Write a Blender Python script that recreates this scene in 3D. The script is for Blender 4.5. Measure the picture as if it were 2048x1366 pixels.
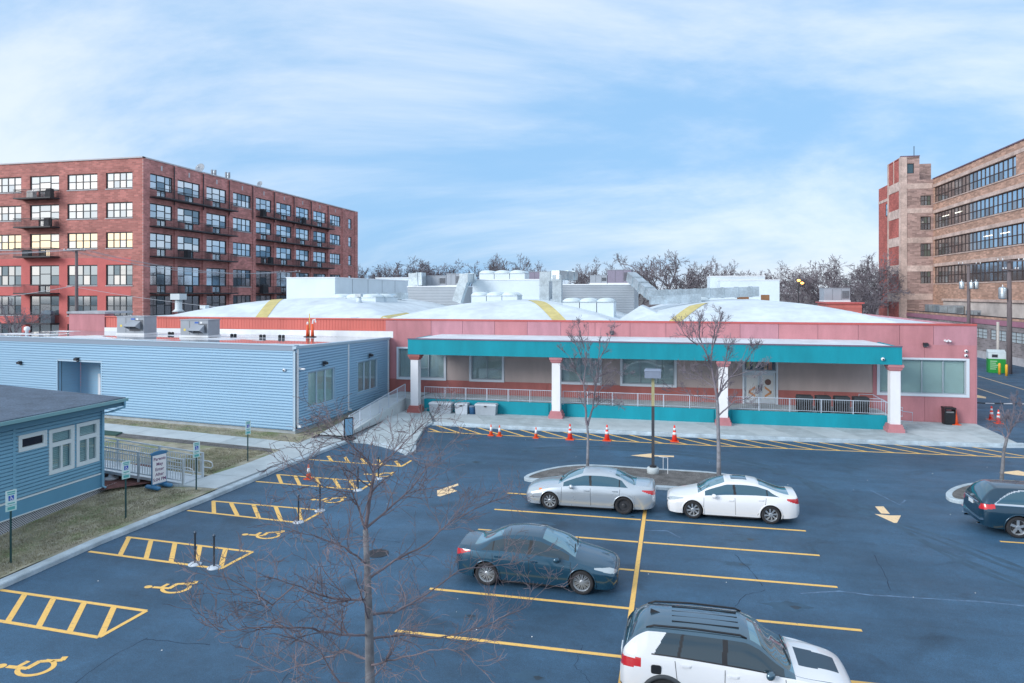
import bpy, bmesh, math, random
from mathutils import Vector, Matrix
R = math.radians
PI = math.pi
random.seed(7)
scene = bpy.context.scene
COL = scene.collection
for o in list(bpy.data.objects):
    bpy.data.objects.remove(o)

# ------------------------------------------------------------------ camera
CAM_H = 8.3
YAW = R(13.0)
FPX, CX, HY = 1380.0, 1024.0, 585.0          # focal length, centre and horizon in photo pixels
cam = bpy.data.cameras.new('camera')
cam.sensor_width = 36.0
cam.lens = 36.0 * FPX / 2048.0
cam.shift_y = -(683.0 - HY) / 2048.0
cam.clip_start, cam.clip_end = 0.3, 6000.0
cam_o = bpy.data.objects.new('camera', cam)
COL.objects.link(cam_o)
cam_o.location = (0, 0, CAM_H)
cam_o.rotation_euler = (R(90), 0, YAW)
scene.camera = cam_o

# ------------------------------------------------------------------ sky
SUN_EL, SUN_AZ = R(24.0), R(222.0)            # low evening sun behind the camera, to its left
world = bpy.data.worlds.new('World')
scene.world = world
world.use_nodes = True
wn, wl = world.node_tree.nodes, world.node_tree.links
wn.clear()
def wnode(t, **k):
    n = wn.new(t)
    for a, b in k.items():
        setattr(n, a, b)
    return n
wout = wnode('ShaderNodeOutputWorld')
wbg = wnode('ShaderNodeBackground')
wbg.inputs['Strength'].default_value = 0.1
wsky = wnode('ShaderNodeTexSky', sky_type='NISHITA', sun_disc=False, sun_elevation=SUN_EL, sun_rotation=SUN_AZ, air_density=1.0, dust_density=1.6, ozone_density=2.0)
wtc = wnode('ShaderNodeTexCoord')
# an even cloud sheet: direction projected on a plane far overhead
wsep = wnode('ShaderNodeSeparateXYZ'); wl.new(wtc.outputs['Generated'], wsep.inputs[0])
def wmath(op, a, b=None, c=None, clamp=False):
    n = wnode('ShaderNodeMath', operation=op, use_clamp=clamp)
    for i, v in enumerate((a, b, c)):
        if v is None: continue
        if isinstance(v, (int, float)): n.inputs[i].default_value = v
        else: wl.new(v, n.inputs[i])
    return n.outputs[0]
zz = wmath('ADD', wmath('MAXIMUM', wsep.outputs[2], 0.0), 0.42)
px_ = wmath('DIVIDE', wsep.outputs[0], zz)
py_ = wmath('DIVIDE', wsep.outputs[1], zz)
wcomb = wnode('ShaderNodeCombineXYZ'); wl.new(px_, wcomb.inputs[0]); wl.new(py_, wcomb.inputs[1])
wmap = wnode('ShaderNodeMapping'); wl.new(wcomb.outputs[0], wmap.inputs['Vector'])
wmap.inputs['Rotation'].default_value = (0, 0, R(24))
wmap.inputs['Location'].default_value = (5.0, -1.0, 0.0)
wmap.inputs['Scale'].default_value = (1.0, 1.55, 1.0)
wn1 = wnode('ShaderNodeTexNoise'); wl.new(wmap.outputs[0], wn1.inputs['Vector'])
wn1.inputs['Scale'].default_value = 0.62; wn1.inputs['Detail'].default_value = 10.0; wn1.inputs['Roughness'].default_value = 0.60
wn1.inputs['Distortion'].default_value = 0.7
wn2 = wnode('ShaderNodeTexNoise'); wl.new(wmap.outputs[0], wn2.inputs['Vector'])
wn2.inputs['Scale'].default_value = 0.22; wn2.inputs['Detail'].default_value = 3.0
wsum = wmath('ADD', wmath('MULTIPLY', wn1.outputs['Fac'], 0.72), wmath('MULTIPLY', wn2.outputs['Fac'], 0.48))
wr = wnode('ShaderNodeMapRange', interpolation_type='SMOOTHSTEP'); wl.new(wsum, wr.inputs['Value'])
wr.inputs['From Min'].default_value = 0.47; wr.inputs['From Max'].default_value = 0.67
# cloud sheet colours: grey-blue base to bright rim, lit by a low sun
wcr = wnode('ShaderNodeMix', data_type='RGBA'); wl.new(wr.outputs[0], wcr.inputs['Factor'])
wcr.inputs['A'].default_value = (1.95, 3.6, 5.7, 1)
wcr.inputs['B'].default_value = (5.1, 5.75, 6.6, 1)
wmix = wnode('ShaderNodeMix', data_type='RGBA'); wmix.inputs['Factor'].default_value = 0.86
wl.new(wsky.outputs[0], wmix.inputs['A']); wl.new(wcr.outputs['Result'], wmix.inputs['B'])
wl.new(wmix.outputs['Result'], wbg.inputs['Color']); wl.new(wbg.outputs[0], wout.inputs[0])

# ------------------------------------------------------------------ sun (veiled, very soft)
sun = bpy.data.lights.new('sun', 'SUN')
sun.energy = 1.5; sun.angle = R(26); sun.color = (1.0, 0.965, 0.94)
sun_o = bpy.data.objects.new('sun', sun); COL.objects.link(sun_o)
sd = Vector((math.sin(SUN_AZ) * math.cos(SUN_EL), math.cos(SUN_AZ) * math.cos(SUN_EL), math.sin(SUN_EL)))
sun_o.rotation_euler = sd.to_track_quat('Z', 'Y').to_euler()
sun_o.location = (-60, -60, 60)

vs = scene.view_settings
vs.view_transform = 'Standard'; vs.look = 'None'; vs.gamma = 1.0; vs.use_curve_mapping = False
vs.exposure = 0.8
scene.render.engine = 'CYCLES'

# ------------------------------------------------------------------ photo measurements to places
_c, _s = math.cos(YAW), math.sin(YAW)
def ray(px, py):
    a = (px - CX) / FPX
    return (_c * a - _s, _s * a + _c, (HY - py) / FPX)
def gp(px, py, z=0.0):                       # point of the ground (height z) seen at a pixel
    r = ray(px, py); t = (z - CAM_H) / r[2]
    return (r[0] * t, r[1] * t)
def on_y(px, py, Y):                         # (X, Z) on the wall plane Y
    r = ray(px, py); t = Y / r[1]
    return (r[0] * t, CAM_H + r[2] * t)
def on_x(px, py, X):                         # (Y, Z) on the wall plane X
    r = ray(px, py); t = X / r[0]
    return (r[1] * t, CAM_H + r[2] * t)
def wp(px, py, d):                           # point at depth d
    r = ray(px, py)
    return Vector((r[0] * d, r[1] * d, CAM_H + r[2] * d))

# ------------------------------------------------------------------ mesh builder
def origin_of(p):
    v = Vector((0, 0, 0))
    while p is not None:
        v += p.location; p = p.parent
    return v
class MB:
    def __init__(s): s.v = []; s.f = []
    def add(s, vs, fs):
        n = len(s.v); s.v.extend([tuple(v) for v in vs]); s.f.extend([tuple(i + n for i in f) for f in fs]); return s
    def box(s, x0, x1, y0, y1, z0, z1, M=None):
        v = [(x, y, z) for z in (z0, z1) for y in (y0, y1) for x in (x0, x1)]
        if M is not None: v = [M @ Vector(p) for p in v]
        return s.add(v, [(0, 2, 3, 1), (4, 5, 7, 6), (0, 1, 5, 4), (2, 6, 7, 3), (0, 4, 6, 2), (1, 3, 7, 5)])
    def quad(s, a, b, c, d): return s.add([a, b, c, d], [(0, 1, 2, 3)])
    def poly(s, pts, z): return s.add([(p[0], p[1], z) for p in pts], [tuple(range(len(pts)))])
    def prism(s, pts, z0, z1):
        a = sum(pts[i][0] * pts[(i + 1) % len(pts)][1] - pts[(i + 1) % len(pts)][0] * pts[i][1] for i in range(len(pts)))
        if a < 0: pts = pts[::-1]
        n = len(pts)
        v = [(p[0], p[1], z0) for p in pts] + [(p[0], p[1], z1) for p in pts]
        return s.add(v, [tuple(range(n))[::-1], tuple(range(n, 2 * n))] + [(i, (i + 1) % n, n + (i + 1) % n, n + i) for i in range(n)])
    def loft(s, rings, close=True, cap=True):
        m = len(rings[0]); v = [p for r in rings for p in r]; f = []
        for k in range(len(rings) - 1):
            for i in range(m if close else m - 1):
                j = (i + 1) % m
                f.append((k * m + i, k * m + j, (k + 1) * m + j, (k + 1) * m + i))
        if cap: f += [tuple(range(m))[::-1], tuple(range((len(rings) - 1) * m, len(rings) * m))]
        return s.add(v, f)
    def tube(s, pts, r, n=6, cap=True):
        pts = [Vector(p) for p in pts]
        if not isinstance(r, (list, tuple)): r = [r] * len(pts)
        rings = []; up = None
        for i, p in enumerate(pts):
            d = (pts[min(i + 1, len(pts) - 1)] - pts[max(i - 1, 0)])
            if d.length < 1e-9: d = Vector((0, 0, 1))
            d.normalize()
            if up is None:
                up = Vector((0, 0, 1)) if abs(d.z) < 0.9 else Vector((1, 0, 0))
            a = d.cross(up)
            if a.length < 1e-6: a = d.orthogonal()
            a.normalize(); b = a.cross(d).normalized(); up = b
            rings.append([p + (a * math.cos(t) + b * math.sin(t)) * r[i] for t in [2 * PI * k / n for k in range(n)]])
        return s.loft(rings, True, cap)
    def lathe(s, prof, c=(0, 0, 0), n=16, axis='z', M=None, cap=True):
        rings = []
        for (r, h) in prof:
            ring = []
            for k in range(n):
                t = 2 * PI * k / n
                a, b = r * math.cos(t), r * math.sin(t)
                p = (a, b, h) if axis == 'z' else ((a, h, b) if axis == 'y' else (h, a, b))
                p = Vector((p[0] + c[0], p[1] + c[1], p[2] + c[2]))
                ring.append(M @ p if M is not None else p)
            rings.append(ring)
        return s.loft(rings, True, cap)
    def build(s, name, mat, parent=None, smooth=False, local=False):
        me = bpy.data.meshes.new(name)
        v = s.v
        if parent is not None and not local:
            o0 = origin_of(parent)
            v = [(p[0] - o0.x, p[1] - o0.y, p[2] - o0.z) for p in v]
        me.from_pydata(v, [], s.f)
        if smooth:
            me.polygons.foreach_set('use_smooth', [True] * len(me.polygons))
        me.materials.append(mat); me.update()
        o = bpy.data.objects.new(name, me); COL.objects.link(o)
        if parent is not None: o.parent = parent
        return o
def box(name, x0, x1, y0, y1, z0, z1, mat, parent=None):
    return MB().box(x0, x1, y0, y1, z0, z1).build(name, mat, parent)
_unit = {}
def ubox(name, x0, x1, y0, y1, z0, z1, mat, parent=None):     # box that shares one mesh per material
    me = _unit.get(mat.name)
    if me is None:
        t = MB().box(-.5, .5, -.5, .5, -.5, .5)
        me = bpy.data.meshes.new(name); me.from_pydata(t.v, [], t.f); me.materials.append(mat); _unit[mat.name] = me
    o = bpy.data.objects.new(name, me); COL.objects.link(o)
    o0 = origin_of(parent) if parent is not None else Vector((0, 0, 0))
    o.location = Vector(((x0 + x1) / 2, (y0 + y1) / 2, (z0 + z1) / 2)) - o0
    o.scale = (max(abs(x1 - x0), 1e-3), max(abs(y1 - y0), 1e-3), max(abs(z1 - z0), 1e-3))
    if parent is not None: o.parent = parent
    return o
def tag(o, label=None, cat=None, group=None, kind=None):
    if label: o['label'] = label
    if cat: o['category'] = cat
    if group: o['group'] = group
    if kind: o['kind'] = kind
    return o
def thing(name, loc, label, cat, group=None, rz=0):
    o = bpy.data.objects.new(name, None); COL.objects.link(o)
    o.location = loc; o.rotation_euler = (0, 0, rz); o.empty_display_size = 0.2
    return tag(o, label, cat, group)
def copy_tree(o, parent=None):
    c = o.copy(); COL.objects.link(c); c.parent = parent
    for ch in o.children: copy_tree(ch, c)
    return c
def sheet(name, pts, z, mat, parent=None, kind='structure'):
    a = sum(pts[i][0] * pts[(i + 1) % len(pts)][1] - pts[(i + 1) % len(pts)][0] * pts[i][1] for i in range(len(pts)))
    if a < 0: pts = pts[::-1]
    o = MB().poly(pts, z).build(name, mat, parent)
    if parent is None: o['kind'] = kind
    return o

# ------------------------------------------------------------------ materials
MATS = {}
def nt_new(name):
    m = bpy.data.materials.new(name); m.use_nodes = True
    nt = m.node_tree
    return m, nt, nt.nodes['Principled BSDF']
def pmat(name, col, rough=0.6, var=0.12, scale=2.0, bump=0.0, bscale=60.0, metal=0.0, spec=0.5, coat=0.0, fine=0.0, stretch=None, emis=None):
    m, nt, b = nt_new(name)
    N, L = nt.nodes, nt.links
    tc = N.new('ShaderNodeTexCoord'); vec = tc.outputs['Object']
    if stretch:
        mp = N.new('ShaderNodeMapping'); mp.inputs['Scale'].default_value = stretch
        L.new(vec, mp.inputs['Vector']); vec = mp.outputs[0]
    b.inputs['Roughness'].default_value = rough; b.inputs['Metallic'].default_value = metal
    b.inputs['Specular IOR Level'].default_value = spec; b.inputs['Coat Weight'].default_value = coat
    b.inputs['Coat Roughness'].default_value = 0.06
    b.inputs['Base Color'].default_value = (*col, 1)
    if var > 0:
        n = N.new('ShaderNodeTexNoise'); n.inputs['Scale'].default_value = scale; n.inputs['Detail'].default_value = 6; n.inputs['Roughness'].default_value = 0.6
        L.new(vec, n.inputs['Vector'])
        mr = N.new('ShaderNodeMapRange'); mr.inputs['From Min'].default_value = 0.28; mr.inputs['From Max'].default_value = 0.72
        L.new(n.outputs['Fac'], mr.inputs['Value'])
        mx = N.new('ShaderNodeMix'); mx.data_type = 'RGBA'
        mx.inputs['A'].default_value = (*[max(0, c * (1 - var)) for c in col], 1)
        mx.inputs['B'].default_value = (*[min(1, c * (1 + var)) for c in col], 1)
        L.new(mr.outputs[0], mx.inputs['Factor']); out = mx.outputs['Result']
        if fine > 0:
            n2 = N.new('ShaderNodeTexNoise'); n2.inputs['Scale'].default_value = bscale; n2.inputs['Detail'].default_value = 3
            L.new(vec, n2.inputs['Vector'])
            m2 = N.new('ShaderNodeMapRange'); m2.inputs['From Min'].default_value = 0.3; m2.inputs['From Max'].default_value = 0.7
            m2.inputs['To Min'].default_value = 1 - fine; m2.inputs['To Max'].default_value = 1 + fine
            L.new(n2.outputs['Fac'], m2.inputs['Value'])
            mm = N.new('ShaderNodeMix'); mm.data_type = 'RGBA'; mm.blend_type = 'MULTIPLY'; mm.inputs['Factor'].default_value = 1
            L.new(out, mm.inputs['A']); L.new(m2.outputs[0], mm.inputs['B']); out = mm.outputs['Result']
        L.new(out, b.inputs['Base Color'])
    if bump > 0:
        n3 = N.new('ShaderNodeTexNoise'); n3.inputs['Scale'].default_value = bscale; n3.inputs['Detail'].default_value = 4
        L.new(vec, n3.inputs['Vector'])
        bp = N.new('ShaderNodeBump'); bp.inputs['Strength'].default_value = bump; bp.inputs['Distance'].default_value = 0.02
        L.new(n3.outputs['Fac'], bp.inputs['Height']); L.new(bp.outputs[0], b.inputs['Normal'])
    if emis:
        b.inputs['Emission Color'].default_value = (*emis[0], 1); b.inputs['Emission Strength'].default_value = emis[1]
    MATS[name] = m
    return m
def brick_mat(name, col, mortar, bw=0.6, bh=0.2, var=0.25, axis='y'):
    m, nt, b = nt_new(name); N, L = nt.nodes, nt.links
    tc = N.new('ShaderNodeTexCoord'); sp = N.new('ShaderNodeSeparateXYZ'); L.new(tc.outputs['Object'], sp.inputs[0])
    cb = N.new('ShaderNodeCombineXYZ')
    L.new(sp.outputs[0 if axis == 'y' else 1], cb.inputs[0]); L.new(sp.outputs[2], cb.inputs[1])
    br = N.new('ShaderNodeTexBrick'); L.new(cb.outputs[0], br.inputs['Vector'])
    br.inputs['Scale'].default_value = 1.0; br.inputs['Brick Width'].default_value = bw; br.inputs['Row Height'].default_value = bh
    br.inputs['Mortar Size'].default_value = 0.012; br.inputs['Mortar Smooth'].default_value = 0.3; br.inputs['Bias'].default_value = -0.2
    br.inputs['Color1'].default_value = (*[c * (1 - var) for c in col], 1); br.inputs['Color2'].default_value = (*[min(1, c * (1 + var)) for c in col], 1)
    br.inputs['Mortar'].default_value = (*mortar, 1)
    n = N.new('ShaderNodeTexNoise'); n.inputs['Scale'].default_value = 0.35; n.inputs['Detail'].default_value = 8; n.inputs['Roughness'].default_value = 0.65
    L.new(tc.outputs['Object'], n.inputs['Vector'])
    mr = N.new('ShaderNodeMapRange'); mr.inputs['From Min'].default_value = 0.3; mr.inputs['From Max'].default_value = 0.7
    mr.inputs['To Min'].default_value = 0.72; mr.inputs['To Max'].default_value = 1.18
    L.new(n.outputs['Fac'], mr.inputs['Value'])
    mm = N.new('ShaderNodeMix'); mm.data_type = 'RGBA'; mm.blend_type = 'MULTIPLY'; mm.inputs['Factor'].default_value = 1
    L.new(br.outputs['Color'], mm.inputs['A']); L.new(mr.outputs[0], mm.inputs['B'])
    L.new(mm.outputs['Result'], b.inputs['Base Color'])
    b.inputs['Roughness'].default_value = 0.85
    bp = N.new('ShaderNodeBump'); bp.inputs['Strength'].default_value = 0.4; bp.inputs['Distance'].default_value = 0.02; bp.invert = True
    L.new(br.outputs['Fac'], bp.inputs['Height']); L.new(bp.outputs[0], b.inputs['Normal'])
    return m
def glass_mat(name, tint=(0.97, 0.985, 0.985), gloss=(0.9, 0.95, 1.0)):   # clear pane: mirror by angle over clear
    m, nt, b = nt_new(name); N, L = nt.nodes, nt.links
    N.remove(b); out = [x for x in N if x.type == 'OUTPUT_MATERIAL'][0]
    tr = N.new('ShaderNodeBsdfTransparent'); tr.inputs[0].default_value = (*tint, 1)
    gl = N.new('ShaderNodeBsdfGlossy'); gl.inputs['Color'].default_value = (*gloss, 1); gl.inputs['Roughness'].default_value = 0.02
    lw = N.new('ShaderNodeLayerWeight'); lw.inputs['Blend'].default_value = 0.5     # facing ratio, the same on both sides of the pane
    pw = N.new('ShaderNodeMath'); pw.operation = 'POWER'; pw.inputs[1].default_value = 4.0; L.new(lw.outputs['Facing'], pw.inputs[0])
    fr = N.new('ShaderNodeMapRange'); fr.inputs['To Min'].default_value = 0.07; fr.inputs['To Max'].default_value = 0.9; L.new(pw.outputs[0], fr.inputs['Value'])
    mx = N.new('ShaderNodeMixShader'); L.new(fr.outputs[0], mx.inputs[0]); L.new(tr.outputs[0], mx.inputs[1]); L.new(gl.outputs[0], mx.inputs[2])
    L.new(mx.outputs[0], out.inputs[0])
    return m
def flat(name, col, rough=0.5, metal=0.0, spec=0.5, coat=0.0, emis=None):
    return pmat(name, col, rough, 0.0, metal=metal, spec=spec, coat=coat, emis=emis)
# ------------------------------------------------------------------ shared materials
def asphalt_mat():
    m, nt, b = nt_new('asphalt'); N, L = nt.nodes, nt.links
    tc = N.new('ShaderNodeTexCoord'); v = tc.outputs['Object']
    def noise(scale, det=6, rough=0.6, stretch=None, dist=0.0):
        n = N.new('ShaderNodeTexNoise'); n.inputs['Scale'].default_value = scale; n.inputs['Detail'].default_value = det; n.inputs['Roughness'].default_value = rough
        n.inputs['Distortion'].default_value = dist
        if stretch:
            mp = N.new('ShaderNodeMapping'); mp.inputs['Scale'].default_value = stretch; L.new(v, mp.inputs['Vector']); L.new(mp.outputs[0], n.inputs['Vector'])
        else: L.new(v, n.inputs['Vector'])
        return n.outputs['Fac']
    def rng(f, a, b_, c, d):
        r = N.new('ShaderNodeMapRange'); r.inputs['From Min'].default_value = a; r.inputs['From Max'].default_value = b_
        r.inputs['To Min'].default_value = c; r.inputs['To Max'].default_value = d; L.new(f, r.inputs['Value']); return r.outputs[0]
    def mul(a, b_):
        n = N.new('ShaderNodeMath'); n.operation = 'MULTIPLY'; L.new(a, n.inputs[0]); L.new(b_, n.inputs[1]); return n.outputs[0]
    big = rng(noise(0.13, 5, 0.55), 0.3, 0.7, 0.68, 1.38)
    streak = rng(noise(0.5, 7, 0.6, (0.22, 1.6, 1)), 0.3, 0.7, 0.80, 1.22)
    mid = rng(noise(1.7, 8, 0.7), 0.3, 0.7, 0.86, 1.14)
    grain = rng(noise(38.0, 3, 0.75), 0.25, 0.75, 0.4, 1.7)
    grain = mul(grain, rng(noise(9.0, 5, 0.75), 0.3, 0.7, 0.84, 1.17))
    grain = mul(grain, rng(noise(0.55, 3, 0.5, None, 0.8), 0.26, 0.40, 0.62, 1.0))
    fac = mul(mul(big, streak), mul(mid, grain))
    mm = N.new('ShaderNodeMix'); mm.data_type = 'RGBA'; mm.blend_type = 'MULTIPLY'; mm.inputs['Factor'].default_value = 1
    mm.inputs['A'].default_value = (*ASPHALT, 1); L.new(fac, mm.inputs['B'])
    L.new(mm.outputs['Result'], b.inputs['Base Color'])
    ro = rng(noise(0.4, 6, 0.6), 0.3, 0.7, 0.5, 0.72); L.new(ro, b.inputs['Roughness'])
    b.inputs['Specular IOR Level'].default_value = 0.5
    bp = N.new('ShaderNodeBump'); bp.inputs['Strength'].default_value = 0.35; bp.inputs['Distance'].default_value = 0.012
    L.new(noise(70.0, 2, 0.6), bp.inputs['Height']); L.new(bp.outputs[0], b.inputs['Normal'])
    return m
ASPHALT = (0.029, 0.082, 0.146)
M_asphalt = asphalt_mat()
M_ground = pmat('ground_soil', (0.10, 0.095, 0.09), 0.95, 0.4, 0.05, bump=0.3, bscale=2)
M_concrete = pmat('concrete', (0.47, 0.54, 0.57), 0.85, 0.14, 0.9, bump=0.15, bscale=45, fine=0.08)
M_concrete_b = pmat('concrete_worn', (0.40, 0.47, 0.50), 0.88, 0.22, 1.3, bump=0.2, bscale=45, fine=0.1)
M_kerb = pmat('kerb_concrete', (0.40, 0.49, 0.55), 0.85, 0.28, 1.6, bump=0.2, bscale=40, fine=0.12)
def paint_mat(name, col, wear=(0.12, 0.16, 0.20)):
    m, nt, b = nt_new(name); N, L = nt.nodes, nt.links
    tc = N.new('ShaderNodeTexCoord')
    n = N.new('ShaderNodeTexNoise'); n.inputs['Scale'].default_value = 9; n.inputs['Detail'].default_value = 10; n.inputs['Roughness'].default_value = 0.8
    L.new(tc.outputs['Object'], n.inputs['Vector'])
    r = N.new('ShaderNodeMapRange'); r.inputs['From Min'].default_value = 0.53; r.inputs['From Max'].default_value = 0.70; r.inputs['To Max'].default_value = 0.8
    L.new(n.outputs['Fac'], r.inputs['Value'])
    mx = N.new('ShaderNodeMix'); mx.data_type = 'RGBA'; mx.inputs['A'].default_value = (*col, 1); mx.inputs['B'].default_value = (*wear, 1)
    L.new(r.outputs[0], mx.inputs['Factor']); L.new(mx.outputs['Result'], b.inputs['Base Color']); b.inputs['Roughness'].default_value = 0.7
    return m
M_yellow = paint_mat('yellow_road_paint', (0.86, 0.54, 0.15))
M_white_paint = paint_mat('faded_white_road_paint', (0.86, 0.64, 0.38))
def lawn_mat():
    m = pmat('lawn', (0.33, 0.315, 0.245), 0.95, 0.4, 1.3, bump=0.6, bscale=30, fine=0.3)
    nt = m.node_tree; N, L = nt.nodes, nt.links; b = N['Principled BSDF']
    src = b.inputs['Base Color'].links[0].from_socket
    tc = N.new('ShaderNodeTexCoord'); n = N.new('ShaderNodeTexNoise'); n.inputs['Scale'].default_value = 0.55; n.inputs['Detail'].default_value = 8; n.inputs['Roughness'].default_value = 0.65
    L.new(tc.outputs['Object'], n.inputs['Vector'])
    r = N.new('ShaderNodeMapRange'); r.inputs['From Min'].default_value = 0.47; r.inputs['From Max'].default_value = 0.62; L.new(n.outputs['Fac'], r.inputs['Value'])
    mx = N.new('ShaderNodeMix'); mx.data_type = 'RGBA'; mx.inputs['B'].default_value = (0.17, 0.215, 0.10, 1)
    L.new(r.outputs[0], mx.inputs['Factor']); L.new(src, mx.inputs['A']); L.new(mx.outputs['Result'], b.inputs['Base Color'])
    return m
M_lawn = lawn_mat()
M_grass = pmat('grass_blades', (0.33, 0.315, 0.225), 0.9, 0.5, 1.2)
M_mulch = pmat('mulch', (0.13, 0.055, 0.05), 0.95, 0.45, 3, bump=0.8, bscale=25, fine=0.4)
M_soil = pmat('island_soil', (0.125, 0.125, 0.125), 0.95, 0.45, 2.2, bump=0.8, bscale=25, fine=0.45)
M_black = flat('black_plastic', (0.012, 0.014, 0.018), 0.45)
M_dark = flat('dark_void', (0.01, 0.012, 0.015), 0.8)
M_darkmetal = pmat('dark_metal', (0.03, 0.035, 0.045), 0.5, 0.2, 3, metal=0.3)
M_alu = pmat('aluminium', (0.62, 0.68, 0.72), 0.42, 0.12, 3, metal=0.55)
M_galv = pmat('galvanised_steel', (0.50, 0.58, 0.63), 0.38, 0.28, 1.2, metal=0.75, fine=0.1, bscale=9)
M_whitemetal = pmat('white_metal', (0.72, 0.76, 0.80), 0.5, 0.07, 2)
M_whiteplastic = flat('white_plastic', (0.75, 0.78, 0.82), 0.4)
M_rail = pmat('pale_rail_paint', (0.47, 0.55, 0.65), 0.5, 0.1, 2)
M_glass = glass_mat('clear_glass')
GL = [flat('apartment_glass_%d' % i, c, 0.06, metal=mt, spec=0.8) for i, (c, mt) in enumerate([
    ((0.55, 0.60, 0.65), 0.9), ((0.75, 0.76, 0.78), 0.75), ((0.40, 0.48, 0.55), 0.85), ((0.17, 0.24, 0.30), 0.75), ((0.66, 0.70, 0.74), 0.85), ((0.85, 0.82, 0.80), 0.6)])]
M_bed = pmat('joint_bed', (0.20, 0.24, 0.27), .9, .2, 2)
# ------------------------------------------------------------------ ground and parking lot
o = MB().poly([(-2500, -600), (2500, -600), (2500, 4000), (-2500, 4000)], -0.6).build('ground', M_ground); o['kind'] = 'structure'
lot = sheet('parking_lot', [(-18.95, -6), (60, -6), (60, 60), (38.3, 60), (38.3, 150), (18.4, 150), (18.4, 42.6), (-17.0, 42), (-18.2, 34), (-18.9, 26)], 0.0, M_asphalt)
PZ = 0.004
def strip(mb, a, b, w, z=PZ):
    a, b = Vector((*a, 0)), Vector((*b, 0)); d = (b - a).normalized(); n = Vector((-d.y, d.x, 0)) * w / 2
    mb.add([(*(a + n).xy, z), (*(a - n).xy, z), (*(b - n).xy, z), (*(b + n).xy, z)], [(0, 1, 2, 3)])
def line(name, a, b, w=0.11, mat=None, z=PZ):
    mb = MB(); strip(mb, a, b, w, z); return mb.build(name, mat or M_yellow, lot)
for i, Y in enumerate((27.78, 25.58, 23.28, 20.88, 18.32, 15.85, 13.45)):
    x0, x1 = -6.6, 4.56
    line('stall_line', (x0, Y), (-1.08, Y + 0.03), 0.125)
    if i: line('stall_line', (-0.9, Y + 0.03), (x1, Y + 0.12), 0.125)
line('stall_divider', (-0.97, 27.3), (-1.05, 12.0), 0.13, z=0.008)
line('stall_line', gp(2000, 1083), gp(2075, 1088), 0.11)
# hatched aisles beside the accessible bays
def aisle(Y0, Y1, xL, xR, tip, n=5):
    mb = MB()
    strip(mb, (xL, Y1), (xR, Y1 - 0.18), 0.11); strip(mb, (xL, Y0), (xR - 0.05, Y0 - 0.18), 0.11)
    strip(mb, (xR, Y1 - 0.18), (xR - 0.05 + tip, Y0 - 0.18), 0.11, PZ + 0.003)
    for k in range(n):
        x = xL + 0.3 + (xR - xL - 0.55) * k / (n - 1) if n > 1 else xL
        strip(mb, (x, Y1 - 0.05 - 0.1 * k / n), (x + 0.42, Y0 - 0.05 - 0.1 * k / n), 0.14, PZ + 0.002)
    mb.build('hatched_aisle', M_yellow, lot)
def aisle_px(q, n):
    TL, TR, BR, BL = [gp(*p) for p in q]
    mb = MB()
    strip(mb, TL, TR, 0.12); strip(mb, BL, BR, 0.12); strip(mb, TR, BR, 0.12, PZ + 0.003)
    top, bot = n
    for a, b in zip(top, bot): strip(mb, gp(*a), gp(*b), 0.15, PZ + 0.0015)
    mb.build('hatched_aisle', M_yellow, lot)
aisle_px([(0, 1180), (293, 1222), (198, 1275), (-60, 1232)], ([(50, 1188), (107, 1197), (168, 1206), (228, 1214)], [(14, 1246), (76, 1256), (138, 1266), (201, 1274)]))
aisle_px([(253, 1074), (505, 1104), (441, 1138), (178, 1103)], ([(258, 1075), (302, 1081), (350, 1086), (400, 1092), (451, 1098)], [(240, 1111), (292, 1118), (342, 1125), (392, 1131), (441, 1137)]))
aisle_px([(424, 1002), (648, 1021), (603, 1046), (375, 1021)], ([(427, 1003), (462, 1006), (507, 1010), (551, 1013), (597, 1017)], [(428, 1027), (475, 1032), (518, 1037), (562, 1041), (603, 1045)]))
aisle_px([(553, 949), (747, 964), (722, 980), (512, 963)], ([(556, 950), (590, 952), (632, 955), (668, 958), (698, 960)], [(563, 967), (600, 971), (640, 973), (679, 976), (714, 979)]))
mb = MB(); strip(mb, gp(619, 919), gp(803, 933), 0.12); strip(mb, gp(803, 933), gp(823, 921), 0.12, PZ + 0.003)
for a, b in zip([(656, 912), (690, 914), (723, 917), (756, 919), (791, 922)], [(663, 922), (697, 925), (732, 928), (764, 930), (800, 933)]): strip(mb, gp(*a), gp(*b), 0.16, PZ + 0.0015)
mb.build('hatched_aisle', M_yellow, lot)
# long hatched fire lane under the walk
mb = MB()
kerbY = lambda x: 41.05 + max(0.0, (x - 4.0)) * 0.075
laneY = lambda x: 38.85 + max(0.0, (x - 2.0)) * 0.045 - 0.02 * min(0, x + 5)
xs = [-14.2 + 1.0 * k for k in range(34)]
for a, b in zip(xs[:-1], xs[1:]): strip(mb, (a, laneY(a)), (b, laneY(b)), 0.13)
k = 0; x = -15.6
while x < 21:
    a, b = Vector((x, kerbY(x) - 0.1)), Vector((x + 2.15, laneY(x + 2.15)))
    if a.x < -14.4:
        t = (-14.4 - a.x) / (b.x - a.x); a = a.lerp(b, t)
    if b.x < 18.9: strip(mb, a.xy, b.xy, 0.14, PZ + 0.0015)
    x += 1.3
mb.build('hatched_fire_lane', M_yellow, lot)
line('lane_edge_line', (18.8, laneY(18.8)), (21.5, 42.3), 0.10)
def ppoly(name, px, mat=None, z=PZ): return sheet(name, [gp(*p) for p in px], z, mat or M_yellow, lot)
ppoly('direction_arrow', [(874, 981), (916, 967), (917, 971), (900, 976), (915, 982), (880, 993), (875, 992)], M_white_paint)
ppoly('direction_arrow', [(1261, 911), (1303, 907), (1303, 910), (1348, 911.6), (1348, 914.4), (1303, 912.6), (1303, 915.5)], M_white_paint)
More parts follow.
